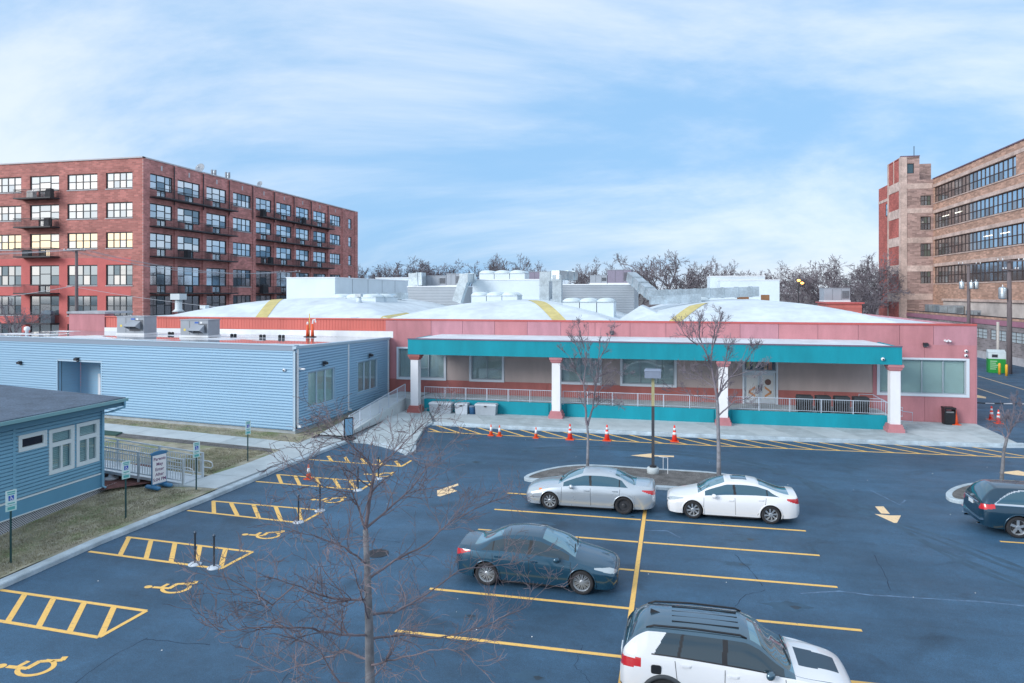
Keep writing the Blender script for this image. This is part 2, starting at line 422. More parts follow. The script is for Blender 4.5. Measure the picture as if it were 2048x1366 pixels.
a1 = ppoly('direction_arrow', [(1750, 1013), (1767, 1013), (1780, 1028), (1762, 1027)], M_white_paint)
ppoly('direction_arrow', [(1749, 1028), (1780, 1031), (1802, 1031), (1794, 1046), (1788, 1046)], M_white_paint)
ppoly('direction_arrow', [(1998, 945), (2036, 941), (2060, 947), (2060, 953), (2030, 950)], M_white_paint)
ppoly('direction_arrow', [(1950, 789), (1972, 794), (1972, 797), (1950, 795)], M_white_paint)
for a, b in (((1956, 752), (2060, 783)), ((1954, 776), (2017, 797))): line('alley_line', gp(*a), gp(*b), 0.11, M_white_paint)
# wheelchair symbols: strokes in a frame (u across, v up)
def isa(put, ring=22):
    def stroke(pts, w):
        for a, b in zip(pts[:-1], pts[1:]):
            a, b = Vector(a), Vector(b); d = (b - a).normalized(); n = Vector((-d.y, d.x)) * w / 2; d = d * w * 0.15
            put([a + n - d, a - n - d, b - n + d, b + n + d])
    arc = [(0.02 + 0.27 * math.cos(t), -0.18 + 0.27 * math.sin(t)) for t in [R(118) + R(250) * k / ring for k in range(ring + 1)]]
    stroke(arc, 0.085)
    stroke([(-0.07, 0.30), (-0.04, -0.06), (0.22, -0.07), (0.36, -0.40), (0.47, -0.36)], 0.10)
    stroke([(-0.05, 0.13), (0.17, 0.12)], 0.085)
    put([Vector((-0.08 + 0.085 * math.cos(t), 0.42 + 0.085 * math.sin(t))) for t in [2 * PI * k / 12 for k in range(12)]])
for (px, py) in ((52, 1334), (336, 1175), (523, 1070), (655, 1000), (757, 949)):
    X, Y = gp(px, py); mb = MB(); cnt = [0]
    def put(p):
        cnt[0] += 1; z = PZ + 0.0004 * (cnt[0] % 5)
        mb.add([(X - q.y * 1.35, Y + q.x * 1.15, z) for q in p], [tuple(range(len(p)))])
    isa(put); mb.build('wheelchair_symbol', M_yellow, lot)
# cracks and pale tyre traces, thin films on the asphalt
M_crack = flat('crack_filler', (0.018, 0.04, 0.075), 0.9)
M_trace = pmat('pale_tyre_trace', (0.10, 0.18, 0.29), 0.8, 0.5, 3)
M_skid = pmat('tyre_mark', (0.029, 0.081, 0.138), 0.62, 0.3, 2)
def ribbon(name, pts, w, mat, z, jitter=0.0, sub=6):
    P = []
    for a, b in zip(pts[:-1], pts[1:]):
        for k in range(sub):
            t = k / sub; P.append(Vector((a[0] + (b[0] - a[0]) * t + random.uniform(-jitter, jitter), a[1] + (b[1] - a[1]) * t + random.uniform(-jitter, jitter))))
    P.append(Vector(pts[-1])); mb = MB(); vs = []; fs = []
    for i, p in enumerate(P):
        d = (P[min(i + 1, len(P) - 1)] - P[max(i - 1, 0)]).normalized(); n = Vector((-d.y, d.x)) * w * random.uniform(0.3, 0.7)
        vs += [(p.x + n.x, p.y + n.y, z), (p.x - n.x, p.y - n.y, z)]
        if i: fs.append((2 * i - 2, 2 * i - 1, 2 * i + 1, 2 * i))
    mb.add(vs, fs); return mb.build(name, mat, lot)
for px in ([(1470, 1212), (1492, 1190), (1530, 1180)], [(290, 1278), (335, 1283), (420, 1290)], [(150, 1366), (230, 1310), (295, 1276)], [(1748, 1110), (1775, 1160), (1782, 1182)], [(640, 1085), (720, 1075), (800, 1085)], [(1470, 1110), (1500, 1140), (1525, 1172)]):
    ribbon('crack', [gp(*p) for p in px], 0.022, M_crack, 0.0021, 0.03)
for px in ([(560, 1366), (640, 1290), (660, 1200)], [(1180, 1366), (1150, 1330), (1165, 1290)], [(870, 1100), (820, 1150), (850, 1200)]):
    ribbon('crack', [gp(*p) for p in px], 0.013, M_crack, 0.0023, 0.035, 9)
for px in ([(1600, 1187), (1680, 1182), (1740, 1190), (1860, 1197), (1960, 1203), (2048, 1212)], [(1290, 1060), (1335, 1062), (1360, 1075)], [(1740, 980), (1800, 1010), (1810, 1000)]):
    ribbon('tyre_trace', [gp(*p) for p in px], 0.06, M_trace, 0.0016, 0.015)
M_oil = pmat('oil_stain', (0.012, 0.030, 0.050), 0.45, 0.4, 4)
for (sx, sy, sr) in ((-4.6, 24.3, .42), (-3.2, 22.0, .33), (2.4, 24.4, .38), (1.9, 22.1, .3), (-5.2, 17.0, .36), (2.9, 17.2, .3), (3.0, 19.4, .42), (-3.0, 14.6, .3), (-12.0, 20.9, .3), (-9.5, 32.5, .5), (-1.6, 25.9, .25), (1.6, 25.95, .22)):
    mb = MB(); ph = random.uniform(0, 6)
    mb.poly([(sx + sr * (1 + .25 * math.sin(3 * t + ph) + .15 * math.sin(7 * t)) * math.cos(t) * 1.3, sy + sr * (1 + .25 * math.sin(2 * t + ph) + .12 * math.sin(9 * t)) * math.sin(t) * .7) for t in [2 * PI * k / 40 for k in range(40)]], 0.0013); mb.build('oil_stain', M_skid, lot)
    mb = MB(); mb.poly([(sx + .2 + sr * .3 * (1 + .3 * math.sin(3 * t)) * math.cos(t), sy + sr * .25 * math.sin(t)) for t in [2 * PI * k / 20 for k in range(20)]], 0.0019); mb.build('oil_stain', M_oil, lot)
for off in (0, 1.6, 0.5, 2.3):
    pts = [(14.5 + off * 0.2, 18.0 + off), (11.0, 20.6 + off), (8.6 + off * 0.1, 24.0 + off), (7.4 - off * 0.4, 29.0), (5.5 - off * 0.2, 33.0 + off * 0.5), (1.5, 36.0 + off * 0.4), (-4, 36.6 + off * 0.3), (-8, 35.0 + off * 0.3)]
    # a smooth arc of darker rubber
    sm = []
    for i in range(len(pts) - 1):
        p0, p1, p2, p3 = [Vector(pts[max(0, min(len(pts) - 1, i + j))]) for j in (-1, 0, 1, 2)]
        for k in range(8):
            t = k / 8; q = 0.5 * ((2 * p1) + (p2 - p0) * t + (2 * p0 - 5 * p1 + 4 * p2 - p3) * t * t + (3 * p1 - p0 - 3 * p2 + p3) * t ** 3); sm.append((q.x, q.y))
    ribbon('tyre_mark', sm, 0.2, M_skid, 0.0011 + off * 0.0001, 0.004, 1)
mb = MB()
X, Y = gp(755, 1107)
mb.prism([(X + 0.36 * math.cos(t), Y + 0.36 * math.sin(t)) for t in [2 * PI * k / 24 for k in range(24)]], 0.001, 0.012)
for k in range(-3, 4): mb.box(X - 0.25, X + 0.25, Y + k * 0.085 - 0.02, Y + k * 0.085 + 0.02, 0.013, 0.018)
mb.build('storm_drain', M_darkmetal, lot)

# kerbs (a stepped strip along a line) -----------------------------------------
def kerb(name, pts, w=0.18, h=0.15, side=1, gutter=0.0, mat=None, closed=False, z0=-0.01):
    P = [Vector(p) for p in pts]; n = len(P); rings = []
    for i in range(n):
        a = P[(i - 1) % n] if closed else P[max(i - 1, 0)]; b = P[(i + 1) % n] if closed else P[min(i + 1, n - 1)]
        d = (b - a).normalized(); q = Vector((-d.y, d.x)) * side
        p = P[i]
        prof = [(0, z0), (0.0, h - 0.03), (0.03, h), (w, h), (w, z0)]
        if gutter: prof = [(-gutter, z0), (-gutter, 0.012), (0.0, 0.02)] + prof[1:]
        rings.append([(p.x + q.x * t, p.y + q.y * t, z) for t, z in prof])
    if closed: rings.append(rings[0])
    mb = MB(); mb.loft(rings, True, not closed)
    o = mb.build(name, mat or M_kerb); o['kind'] = 'structure'; return o
left_edge = [(-18.35, 8.0), gp(0, 1180), gp(200, 1090), gp(420, 1000), gp(640, 908), gp(700, 885)]
kerb('left_kerb', left_edge, 0.34, 0.15, 1)
nook = [gp(700, 885), gp(735, 888), gp(760, 893), gp(790, 901), gp(815, 911)]
kerb('peninsula_kerb', nook, 0.2, 0.15, 1)
kerb('peninsula_side_kerb', [gp(815, 911), gp(832, 905), gp(833, 885), gp(834, 868), gp(848, 856), gp(866, 848.5)], 0.22, 0.1, 1)
walk_edge = [(-14.6, 41.25), (-10, 41.05), (-4, 41.05), (2, 41.1), (8, 41.4), (14, 41.85), (17.2, 42.1), (18.6, 42.5)]
kerb('front_kerb', walk_edge, 0.2, 0.15, 1, gutter=0.35)
# pavements: slabs laid one by one on a bed
def slab_row(parent, pts_lo, pts_hi, z, mat, n, gap=0.018, names='slab'):
    for k in range(n):
        g = gap / 2
        def at(P, t):
            t = max(0, min(1, t)) * (len(P) - 1); i = min(int(t), len(P) - 2); return Vector(P[i]).lerp(Vector(P[i + 1]), t - i)
        L = (Vector(pts_lo[-1]) - Vector(pts_lo[0])).length
        e = g / L
        a, b, c, d = at(pts_lo, k / n + e), at(pts_lo, (k + 1) / n - e), at(pts_hi, (k + 1) / n - e), at(pts_hi, k / n + e)
        MB().prism([a, b, c, d], 0.0, z + random.uniform(-0.003, 0.003)).build(names, mat if random.random() < .6 else M_concrete_b, parent)
fw = sheet('front_walk', [(-15, 41.4), (18.5, 42.6), (18.45, 48.3), (-18, 48.3), (-18, 45.5)], 0.03, M_bed)
slab_row(fw, [(-14.4, 41.45), (-4, 41.26), (2, 41.31), (8, 41.61), (14, 42.06), (18.3, 42.5)], [(-16.3, 45.1), (-6, 45.1), (0, 45.1), (6.5, 45.1), (13, 45.1), (18.4, 45.1)], 0.14, M_concrete, 16)
slab_row(fw, [(13.2, 45.12), (18.4, 45.12)], [(13.2, 48.3), (18.45, 48.3)], 0.14, M_concrete_b, 3)
lw = sheet('side_walk', [gp(437, 979, 0.03), gp(560, 928, .03), gp(700, 874, .03), (-17.3, 35.3), (-18, 45.5), (-20.2, 45.5), gp(599, 887, .03), gp(560, 900, .03), gp(431, 952, .03), gp(338, 970, .03)], 0.03, M_bed)
slab_row(lw, [(-18.5, 25.2), (-18.25, 29.0), (-17.95, 32.2), (-17.7, 35.2)], [(-20.35, 25.3), (-19.75, 29.0), (-19.7, 32.2), (-19.7, 35.2)], 0.145, M_concrete, 6)
slab_row(lw, [(-20.36, 25.25), (-20.36, 26.95)], [(-21.4, 25.25), (-21.4, 26.95)], 0.142, M_concrete, 1)
pen = [Vector(p) for p in (gp(700, 885, .14), gp(735, 888, .14), gp(760, 893, .14), gp(790, 901, .14), gp(815, 911, .14))]
slab_row(lw, [(-17.1, 35.3), (-15.3, 34.95), (-13.1, 33.4)], [(-17.9, 41.3), (-16.6, 41.3), (-15.0, 41.3)], 0.142, M_concrete, 2)
slab_row(lw, [(-18.0, 41.35), (-14.7, 41.35)], [(-18.0, 45.3), (-16.4, 45.3)], 0.144, M_concrete, 2)
cw = sheet('cross_walk', [gp(208, 846, .03), gp(599, 887, .03), gp(560, 900, .03), gp(208, 863, .03)], 0.034, M_bed)
slab_row(cw, [(-36.5, 34.7), (-19.75, 32.25)], [(-36.5, 36.6), (-19.75, 33.9)], 0.147, M_concrete, 8)
# planting beds and lawns
def lawn_z(x, y):
    t = max(0.0, min(1.15, (x + 18.7) / -4.45)); low = -0.02 - 0.062 * max(0.0, 24.4 - y)
    return 0.135 * (1 - t) + low * t
mb = MB(); nx, ny = 16, 34
for j in range(ny + 1):
    y = 8 + 17.3 * j / ny; xr = -18.7 + max(0, (y - 17)) * .035
    for i in range(nx + 1):
        x = xr - (xr + 24.5) * i / nx; mb.v.append((x, y, lawn_z(x, y) + random.uniform(-.008, .008)))
mb.f = [(j * (nx + 1) + i, (j + 1) * (nx + 1) + i, (j + 1) * (nx + 1) + i + 1, j * (nx + 1) + i + 1) for j in range(ny) for i in range(nx)]
mb.f = [f[::-1] for f in mb.f]
lawn1 = mb.build('front_lawn', M_lawn, smooth=True); lawn1['kind'] = 'structure'
lawn2 = sheet('middle_lawn', [gp(431, 952, .13), gp(520, 921, .13), (-19.8, 32.2), (-36.5, 34.68), (-36.5, 25.3), (-23.1, 25.3), (-20.4, 26.95)], 0.13, M_lawn)
lawn3 = sheet('wall_lawn', [(-36.5, 36.62), (-19.77, 33.92), (-19.8, 48.3), (-40, 48.3)], 0.128, M_lawn)
sheet('mulch_bed', [gp(205, 980, .14), gp(300, 966, .14), gp(350, 958, .14), gp(300, 925, .14), (-27, 26)], 0.142, M_mulch)
sheet('bare_soil_strip', [gp(230, 874, .14), gp(300, 880, .14), gp(430, 893, .14), gp(545, 905, .14), gp(540, 897, .14), gp(240, 866, .14)], 0.139, M_soil)
# grass tufts
def tufts(name, region, n, h=0.05, zf=lambda x, y: 0.13):
    V = []; F = []
    for _ in range(n):
        x, y = region()
        a = random.uniform(0, PI); w = random.uniform(0.008, 0.02); hh = h * random.uniform(0.5, 1.5)
        dx, dy = math.cos(a) * w, math.sin(a) * w; k = len(V)
        z = zf(x, y)
        V += [(x - dx, y - dy, z), (x + dx, y + dy, z), (x + random.uniform(-.05, .05), y + random.uniform(-.05, .05), z + hh)]
        F.append((k, k + 1, k + 2))
    mb = MB(); mb.v = V; mb.f = F
    o = mb.build(name, M_grass); tag(o, None, None, None, 'stuff'); return o
g = tufts('short_grass', lambda: (random.uniform(-23, -18.85), random.uniform(11, 24.9)), 26000, 0.05, lawn_z)
tag(g, 'thin winter grass between the left kerb and the small building', 'grass')
g = tufts('short_grass', lambda: (random.uniform(-23.5, -20.2), random.uniform(27.2, 31.8)), 9000)
tag(g, 'thin winter grass patch between the ramp and the cross walk', 'grass')
def strip_reg():
    t = random.random(); x = -36 + 16 * t
    return (x, 36.6 - 2.6 * t + random.uniform(0.05, 1.2)) if random.random() < .7 else (random.uniform(-21, -19.9), random.uniform(35.5, 42))
g = tufts('short_grass', strip_reg, 6000, 0.04); tag(g, 'narrow green grass strip along the foot of the grey wall', 'grass')
# islands in the lot
def island(name, outline, soil_name):
    kerb(name, outline, 0.22, 0.14, 1, closed=True)
    c = Vector((sum(p[0] for p in outline) / len(outline), sum(p[1] for p in outline) / len(outline)))
    inn = []
    n = len(outline)
    for i in range(n):
        a, b = Vector(outline[i - 1]), Vector(outline[(i + 1) % n]); d = (b - a).normalized(); q = Vector((-d.y, d.x)) * 0.21
        inn.append(((outline[i][0] + q.x), (outline[i][1] + q.y)))
    mb = MB(); mb.add([(c.x, c.y, 0.17)] + [(p[0], p[1], 0.125) for p in inn], [(0, i + 1, (i + 1) % n + 1) for i in range(n)])
    o = mb.build(soil_name, M_soil); o['kind'] = 'structure'
def spl(pts, k=6):
    out = []; n = len(pts)
    for i in range(n):
        p0, p1, p2, p3 = [Vector(pts[(i + j) % n]) for j in (-1, 0, 1, 2)]
        for s_ in range(k):
            t = s_ / k; q = 0.5 * ((2 * p1) + (p2 - p0) * t + (2 * p0 - 5 * p1 + 4 * p2 - p3) * t * t + (3 * p1 - p0 - 3 * p2 + p3) * t ** 3); out.append((q.x, q.y))
    return out
island('tree_island_kerb', spl([(-6.3, 29.75), (-4, 29.6), (-1, 29.65), (2.6, 29.8), (4.4, 30.2), (3.7, 31.5), (2.1, 32.6), (-0.8, 32.75), (-3.9, 32.75), (-5.6, 31.6)]), 'tree_island_soil')
island('east_island_kerb', spl([(11.0, 30.35), (13.5, 30.6), (17.5, 31.0), (18.5, 32.2), (17.5, 33.5), (14.5, 33.9), (12.4, 33.2), (11.0, 31.6)]), 'east_island_soil')
# ------------------------------------------------------------------ wall and window helpers
def TF(kind, plane):                          # (along, outward, up) -> world
    if kind == 'y': return lambda a, d, z: (a, plane - d, z)
    if kind == 'x+': return lambda a, d, z: (plane + d, a, z)
    if kind == 'x-': return lambda a, d, z: (plane - d, a, z)
def TFline(A, B):                             # wall from A to B (left to right seen from outside)
    A, B = Vector(A), Vector(B); u = (B - A).normalized(); n = Vector((u.y, -u.x))
    return lambda a, d, z: (A.x + u.x * a + n.x * d, A.y + u.y * a + n.y * d, z)
def tbox(mb, T, a0, a1, d0, d1, z0, z1):
    v = [T(a, d, z) for z in (z0, z1) for d in (d0, d1) for a in (a0, a1)]
    mb.add(v, [(0, 2, 3, 1), (4, 5, 7, 6), (0, 1, 5, 4), (2, 6, 7, 3), (0, 4, 6, 2), (1, 3, 7, 5)]); return mb
def wall_openings(T, a0, a1, z0, z1, rects, depth=0.25):
    A = sorted(set([a0, a1] + [min(max(v, a0), a1) for r in rects for v in r[:2]])); Z = sorted(set([z0, z1] + [min(max(v, z0), z1) for r in rects for v in r[2:]]))
    mb = MB()
    for i in range(len(A) - 1):
        for j in range(len(Z) - 1):
            ca, cz = (A[i] + A[i + 1]) / 2, (Z[j] + Z[j + 1]) / 2
            if any(r[0] < ca < r[1] and r[2] < cz < r[3] for r in rects): continue
            mb.quad(T(A[i], 0, Z[j]), T(A[i + 1], 0, Z[j]), T(A[i + 1], 0, Z[j + 1]), T(A[i], 0, Z[j + 1]))
    for (p, q, s_, t) in rects:
        for (u, v) in (((p, s_), (q, s_)), ((q, s_), (q, t)), ((q, t), (p, t)), ((p, t), (p, s_))):
            mb.quad(T(u[0], 0, u[1]), T(v[0], 0, v[1]), T(v[0], -depth, v[1]), T(u[0], -depth, u[1]))
    return mb
def window(parent, T, r, cols, trans, fmat, gmats, fw=0.07, dep=-0.12, pane_obj=True, pane_mb=None, back=None, sill=None, name='window'):
    """frame with bars; cols: list of column widths (fractions); trans: per column list of transom heights (fractions)"""
    a0, a1, z0, z1 = r; mb = MB()
    tbox(mb, T, a0, a0 + fw, dep - .05, dep + .05, z0, z1); tbox(mb, T, a1 - fw, a1, dep - .05, dep + .05, z0, z1)
    tbox(mb, T, a0 + fw, a1 - fw, dep - .05, dep + .05, z0, z0 + fw); tbox(mb, T, a0 + fw, a1 - fw, dep - .05, dep + .05, z1 - fw, z1)
    ia0, ia1, iz0, iz1 = a0 + fw, a1 - fw, z0 + fw, z1 - fw
    tot = sum(cols); x = ia0; cells = []
    for i, c in enumerate(cols):
        x2 = x + (ia1 - ia0) * c / tot
        if i < len(cols) - 1: tbox(mb, T, x2 - fw * .45, x2 + fw * .45, dep - .045, dep + .045, iz0, iz1)
        zs = [iz0] + [iz0 + (iz1 - iz0) * t for t in trans[i]] + [iz1]
        for k in range(1, len(zs) - 1): tbox(mb, T, x + fw * .45, x2 - fw * .45, dep - .04, dep + .04, zs[k] - fw * .4, zs[k] + fw * .4)
        for k in range(len(zs) - 1): cells.append((x, x2, zs[k], zs[k + 1]))
        x = x2
    w = mb.build(name, fmat, parent)
    for (p, q, s_, t) in cells:
        gm = random.choice(gmats)
        v0, v1 = T(p + .01, dep - .012, s_ + .01), T(q - .01, dep + .0, t - .01)
        if pane_obj: ubox('pane', min(v0[0], v1[0]), max(v0[0], v1[0]), min(v0[1], v1[1]), max(v0[1], v1[1]), s_ + .01, t - .01, gm, w)
        else: tbox(pane_mb[gm.name], T, p + .01, q - .01, dep - .012, dep, s_ + .01, t - .01)
    if back is not None:
        m2 = MB(); n = max(6, int((iz1 - iz0) / 0.07))
        for k in range(n):
            z = iz0 + (iz1 - iz0) * k / n; h = (iz1 - iz0) / n
            m2.quad(T(ia0, dep - .10, z), T(ia1, dep - .10, z), T(ia1, dep - .075, z + h * 1.02), T(ia0, dep - .075, z + h * 1.02))
        m2.build('blind', back, w)
    if sill is not None:
        m3 = MB(); tbox(m3, T, a0 - .06, a1 + .06, -.1, .07, z0 - .1, z0); m3.build('sill', sill, w)
    return w
def dup_box_panel(parent, T, a0, a1, z0, z1, d, mat, name='wall_panel'):
    mb = MB(); tbox(mb, T, a0, a1, -.02, d, z0, z1); return mb.build(name, mat, parent)
def siding(T, a0, a1, z0, z1, rects, course, proud=0.075, groove=0.38):
    """profiled courses: a flat face with a shadow groove below it"""
    mb = MB(); n = max(1, int(round((z1 - z0) / course))); h = (z1 - z0) / n
    for k in range(n):
        zl, zh = z0 + k * h, z0 + (k + 1) * h; zg = zl + h * groove
        cuts = sorted([(r[0], r[1]) for r in rects if r[2] < (zl + zh) / 2 < r[3]])
        x = a0; segs = []
        for (p, q) in cuts:
            if p > x: segs.append((x, p))
            x = max(x, q)
        if x < a1: segs.append((x, a1))
        for (p, q) in segs:
            mb.quad(T(p, proud, zg), T(q, proud, zg), T(q, proud * .8, zh), T(p, proud * .8, zh))
            mb.quad(T(p, 0, zl + .01), T(q, 0, zl + .01), T(q, 0, zg), T(p, 0, zg))
            mb.quad(T(p, proud * .8, zl), T(q, proud * .8, zl), T(q, 0, zl + .01), T(p, 0, zl + .01))
            mb.quad(T(p, 0, zg), T(q, 0, zg), T(q, proud, zg), T(p, proud, zg))
    for (p, q, s_, t) in rects:
        for (u, v) in (((p, s_), (q, s_)), ((q, s_), (q, t)), ((q, t), (p, t)), ((p, t), (p, s_))):
            mb.quad(T(u[0], proud, u[1]), T(v[0], proud, v[1]), T(v[0], -.2, v[1]), T(u[0], -.2, u[1]))
    return mb

# ------------------------------------------------------------------ the pink hall
M_pink = pmat('pink_stucco', (0.475, 0.21, 0.235), 0.9, 0.15, 0.7, bump=0.25, bscale=35, fine=0.06, stretch=(1.6, 1.6, .45))
M_pink2 = pmat('pink_stucco_faded', (0.47, 0.235, 0.28), 0.9, 0.15, 0.9, bump=0.25, bscale=35, fine=0.06, stretch=(1.6, 1.6, .45))
M_terra = pmat('terracotta_stucco', (0.38, 0.135, 0.125), 0.9, 0.12, 0.9, bump=0.25, bscale=35, fine=0.06, stretch=(1.6, 1.6, .45))
M_beige = pmat('beige_stucco', (0.45, 0.385, 0.375), 0.9, 0.10, 0.8, bump=0.25, bscale=35, fine=0.05, stretch=(1.6, 1.6, .45))
M_teal = pmat('teal_stucco', (0.0, 0.27, 0.35), 0.8, 0.15, 0.6, bump=0.2, bscale=35, fine=0.05, stretch=(1.6, 1.6, .45))
M_coping = pmat('red_coping', (0.48, 0.10, 0.095), 0.55, 0.12, 1.2)
M_plum = flat('plum_flashing', (0.16, 0.11, 0.17), 0.6)
M_membrane = pmat('white_roof_membrane', (0.60, 0.69, 0.755), 0.55, 0.16, 0.35, bump=0.2, bscale=1.5, fine=0.07)
M_colwhite = pmat('white_stucco', (0.76, 0.78, 0.82), 0.8, 0.06, 1.0, bump=0.15, bscale=35, stretch=(1.6, 1.6, .45))
M_redrib = pmat('red_ribbed_steel', (0.58, 0.14, 0.115), 0.5, 0.10, 0.6, stretch=(3, 1, 0.4))
M_winframe = flat('pale_window_trim', (0.62, 0.70, 0.78), 0.5)
M_winframe_dk = flat('grey_window_bar', (0.36, 0.44, 0.50), 0.5)
M_blind = pmat('pale_blind', (0.44, 0.62, 0.60), 0.8, 0.06, 0.6)
M_blind_dim = pmat('dim_blind', (0.42, 0.55, 0.57), 0.8, 0.15, 0.6)
M_yellowroof = pmat('yellow_roof_coating', (0.56, 0.49, 0.20), 0.7, 0.2, 1.5)
FY = 48.4
hall = thing('pink_hall', (0, FY, 0), 'long pink stucco hall with white vaulted roof and teal entrance canopy', 'building')
T = TF('y', FY)
XL, XR = -20.0, 18.5
winr = {'W1': (-19.85, -16.3, 1.98, 4.12), 'W2': (-14.2, -11.9, 1.98, 4.12), 'W3': (-7.6, -4.9, 1.98, 4.12), 'W4': (-3.3, 0.2, 1.98, 4.12), 'W5': (13.0, 17.95, 1.9, 4.05)}
door = (4.75, 6.75, 0.9, 4.0)
rects = list(winr.values()) + [door]
wall_openings(T, XL, XR, -.02, 5.0, rects, 0.3).build('wall', M_beige, hall)
box('inner_wall', XL, XR, FY + .32, FY + .4, 0, 5.0, M_dark, hall)
# upper stucco panels, with joints
xs = [XL, -17.3] + [-17.3 + 2.42 * k for k in range(1, 14)] + [16.1, XR]
for a, b in zip(xs[:-1], xs[1:]):
    dup_box_panel(hall, T, a + .012, b - .012, 5.0, 6.22, .05, random.choice([M_pink, M_pink, M_pink2]))
box('joint_backing', XL, XR, FY - .015, FY + .2, 4.99, 6.22, M_plum, hall)
mb = MB(); tbox(mb, T, XL - .02, XR + .03, -.25, .09, 6.22, 6.34); mb.build('coping', M_coping, hall)
# low terracotta panels under the canopy
cuts = [XL, -16.0, -12.3, -8.6, -4.9, -1.2, 2.4, 4.68]
for a, b in zip(cuts[:-1], cuts[1:]): dup_box_panel(hall, T, a + .008, b - .008, .5, 1.85, .04, M_terra)
for a, b in ((6.82, 9.8), (9.8, 12.6)): dup_box_panel(hall, T, a + .008, b - .008, .5, 1.85, .04, M_terra)
# pink end bay around the wide window, and the pink piece at the left end
a0, a1, z0, z1 = winr['W5']
for (p, q, s_, t) in ((12.6, 15.6, .1, z0), (15.6, XR, .1, z0), (12.6, 15.6, z1, 5.0), (15.6, XR, z1, 5.0), (12.6, a0, z0, z1), (a1, XR, z0, z1)):
    dup_box_panel(hall, T, p + .008, q - .008, s_ + .002, t - .002, .05, M_pink)
for (p, q, s_, t) in ((XL, -16.25, 4.12, 5.0), (XL, -19.85, 1.85, 4.12)): dup_box_panel(hall, T, p, q, s_, t, .05, M_pink)
for (s_, t, mt) in ((0.0, 1.85, M_terra), (1.852, 6.2, M_pink)): dup_box_panel(hall, T, -20.9, XL - .005, s_, t, .04, mt)
# side wall to the alley
Tr = TF('x+', XR)
for k in range(8):
    y0 = FY + k * 6.0
    dup_box_panel(hall, Tr, y0 + (.0 if k else -.05), y0 + 5.98, 0.0, 6.22, .04, M_pink2)
# windows
gl = [M_glass]
def framed(rect, cols, trans, blind, sill=True):
    w = window(hall, T, rect, cols, trans, M_winframe_dk, gl, 0.06, -.1, back=blind)
    mb = MB(); a0, a1, z0, z1 = rect
    for (p, q, s_, t) in ((a0 - .16, a0, z0 - .16, z1 + .12), (a1, a1 + .16, z0 - .16, z1 + .12), (a0, a1, z1, z1 + .12), (a0, a1, z0 - .16, z0)): tbox(mb, T, p, q, .0, .09, s_, t)
    mb.build('trim', M_winframe, w)
framed(winr['W1'], [1.1, 1, 1.1], [[], [.32], []], M_blind_dim)
framed(winr['W2'], [1, 1], [[], [.33]], M_blind_dim)
framed(winr['W3'], [1, 1], [[], []], M_blind_dim)
framed(winr['W4'], [1, 1, 1], [[], [], []], M_blind_dim)
framed(winr['W5'], [1, 1, 1, 1], [[]] * 4, M_blind)
# entrance doors with transom light
M_doorwhite = pmat('white_door', (0.55, 0.62, 0.68), 0.5, 0.08, 1.5)
mb = MB(); a0, a1, z0, z1 = door
tbox(mb, T, a0 - .12, a0, -.1, .08, z0, z1); tbox(mb, T, a1, a1 + .12, -.1, .08, z0, z1); tbox(mb, T, a0, a1, -.1, .06, 3.0, 3.1)
mb.build('door_frame', M_winframe, hall)
mc = (a0 + a1) / 2
for i, (p, q) in enumerate(((a0 + .02, mc - .01), (mc + .01, a1 - .02))):
    mb = MB(); tbox(mb, T, p, q, -.12, -.06, z0 + .02, 2.98); d = mb.build('door', M_doorwhite, hall)
    mb = MB(); tbox(mb, T, p + .14, q - .14, -.065, -.05, 1.2, 2.8); mb.build('door_poster', flat('poster_%d' % i, (0.62, 0.64, 0.64), .6), d)
    mb = MB(); hx = mc - .1 if i == 0 else mc + .06; tbox(mb, T, hx, hx + .04, -.05, .0, 1.75, 2.15); mb.build('handle', M_darkmetal, d)
# brown round mark and orange chevron printed on the doors
M_brown = flat('brown_print', (0.16, 0.09, 0.08), .6); M_orange_pr = flat('orange_print', (0.62, 0.30, 0.14), .6)
mb = MB(); mb.add([T(mc + .5 + .2 * math.cos(t), -.045, 2.35 + .2 * math.sin(t)) for t in [2 * PI * k / 20 for k in range(20)]], [tuple(range(20))]); mb.build('door_mark', M_brown, hall)
for sx in (-1, 1):
    mb = MB(); c0 = mc + sx * .5
    for (u, v) in (((c0 - .2 * sx, 2.0), (c0 + .22 * sx, 1.68)), ((c0 + .22 * sx, 1.68), (c0 - .2 * sx, 1.4))):
        mb.add([T(u[0], -.045, u[1] + .09), T(u[0], -.045, u[1] - .09), T(v[0], -.045, v[1] - .07), T(v[0], -.045, v[1] + .07)], [(0, 1, 2, 3)])
    mb.build('door_mark', M_orange_pr, hall)
w = window(hall, T, (a0, a1, 3.1, 4.0), [1], [[]], M_winframe_dk, gl, .06, -.08, name='transom_window')
for i, (p, c) in enumerate(((.15, (.6, .5, .2)), (.55, (.3, .35, .2)), (1.25, (.55, .3, .12)), (1.55, (.62, .22, .1)))):
    mb = MB(); tbox(mb, T, a0 + p, a0 + p + .22, -.2, -.18, 3.1, 4.0); mb.build('paper_banner', flat('banner_%d' % i, c, .8), w)
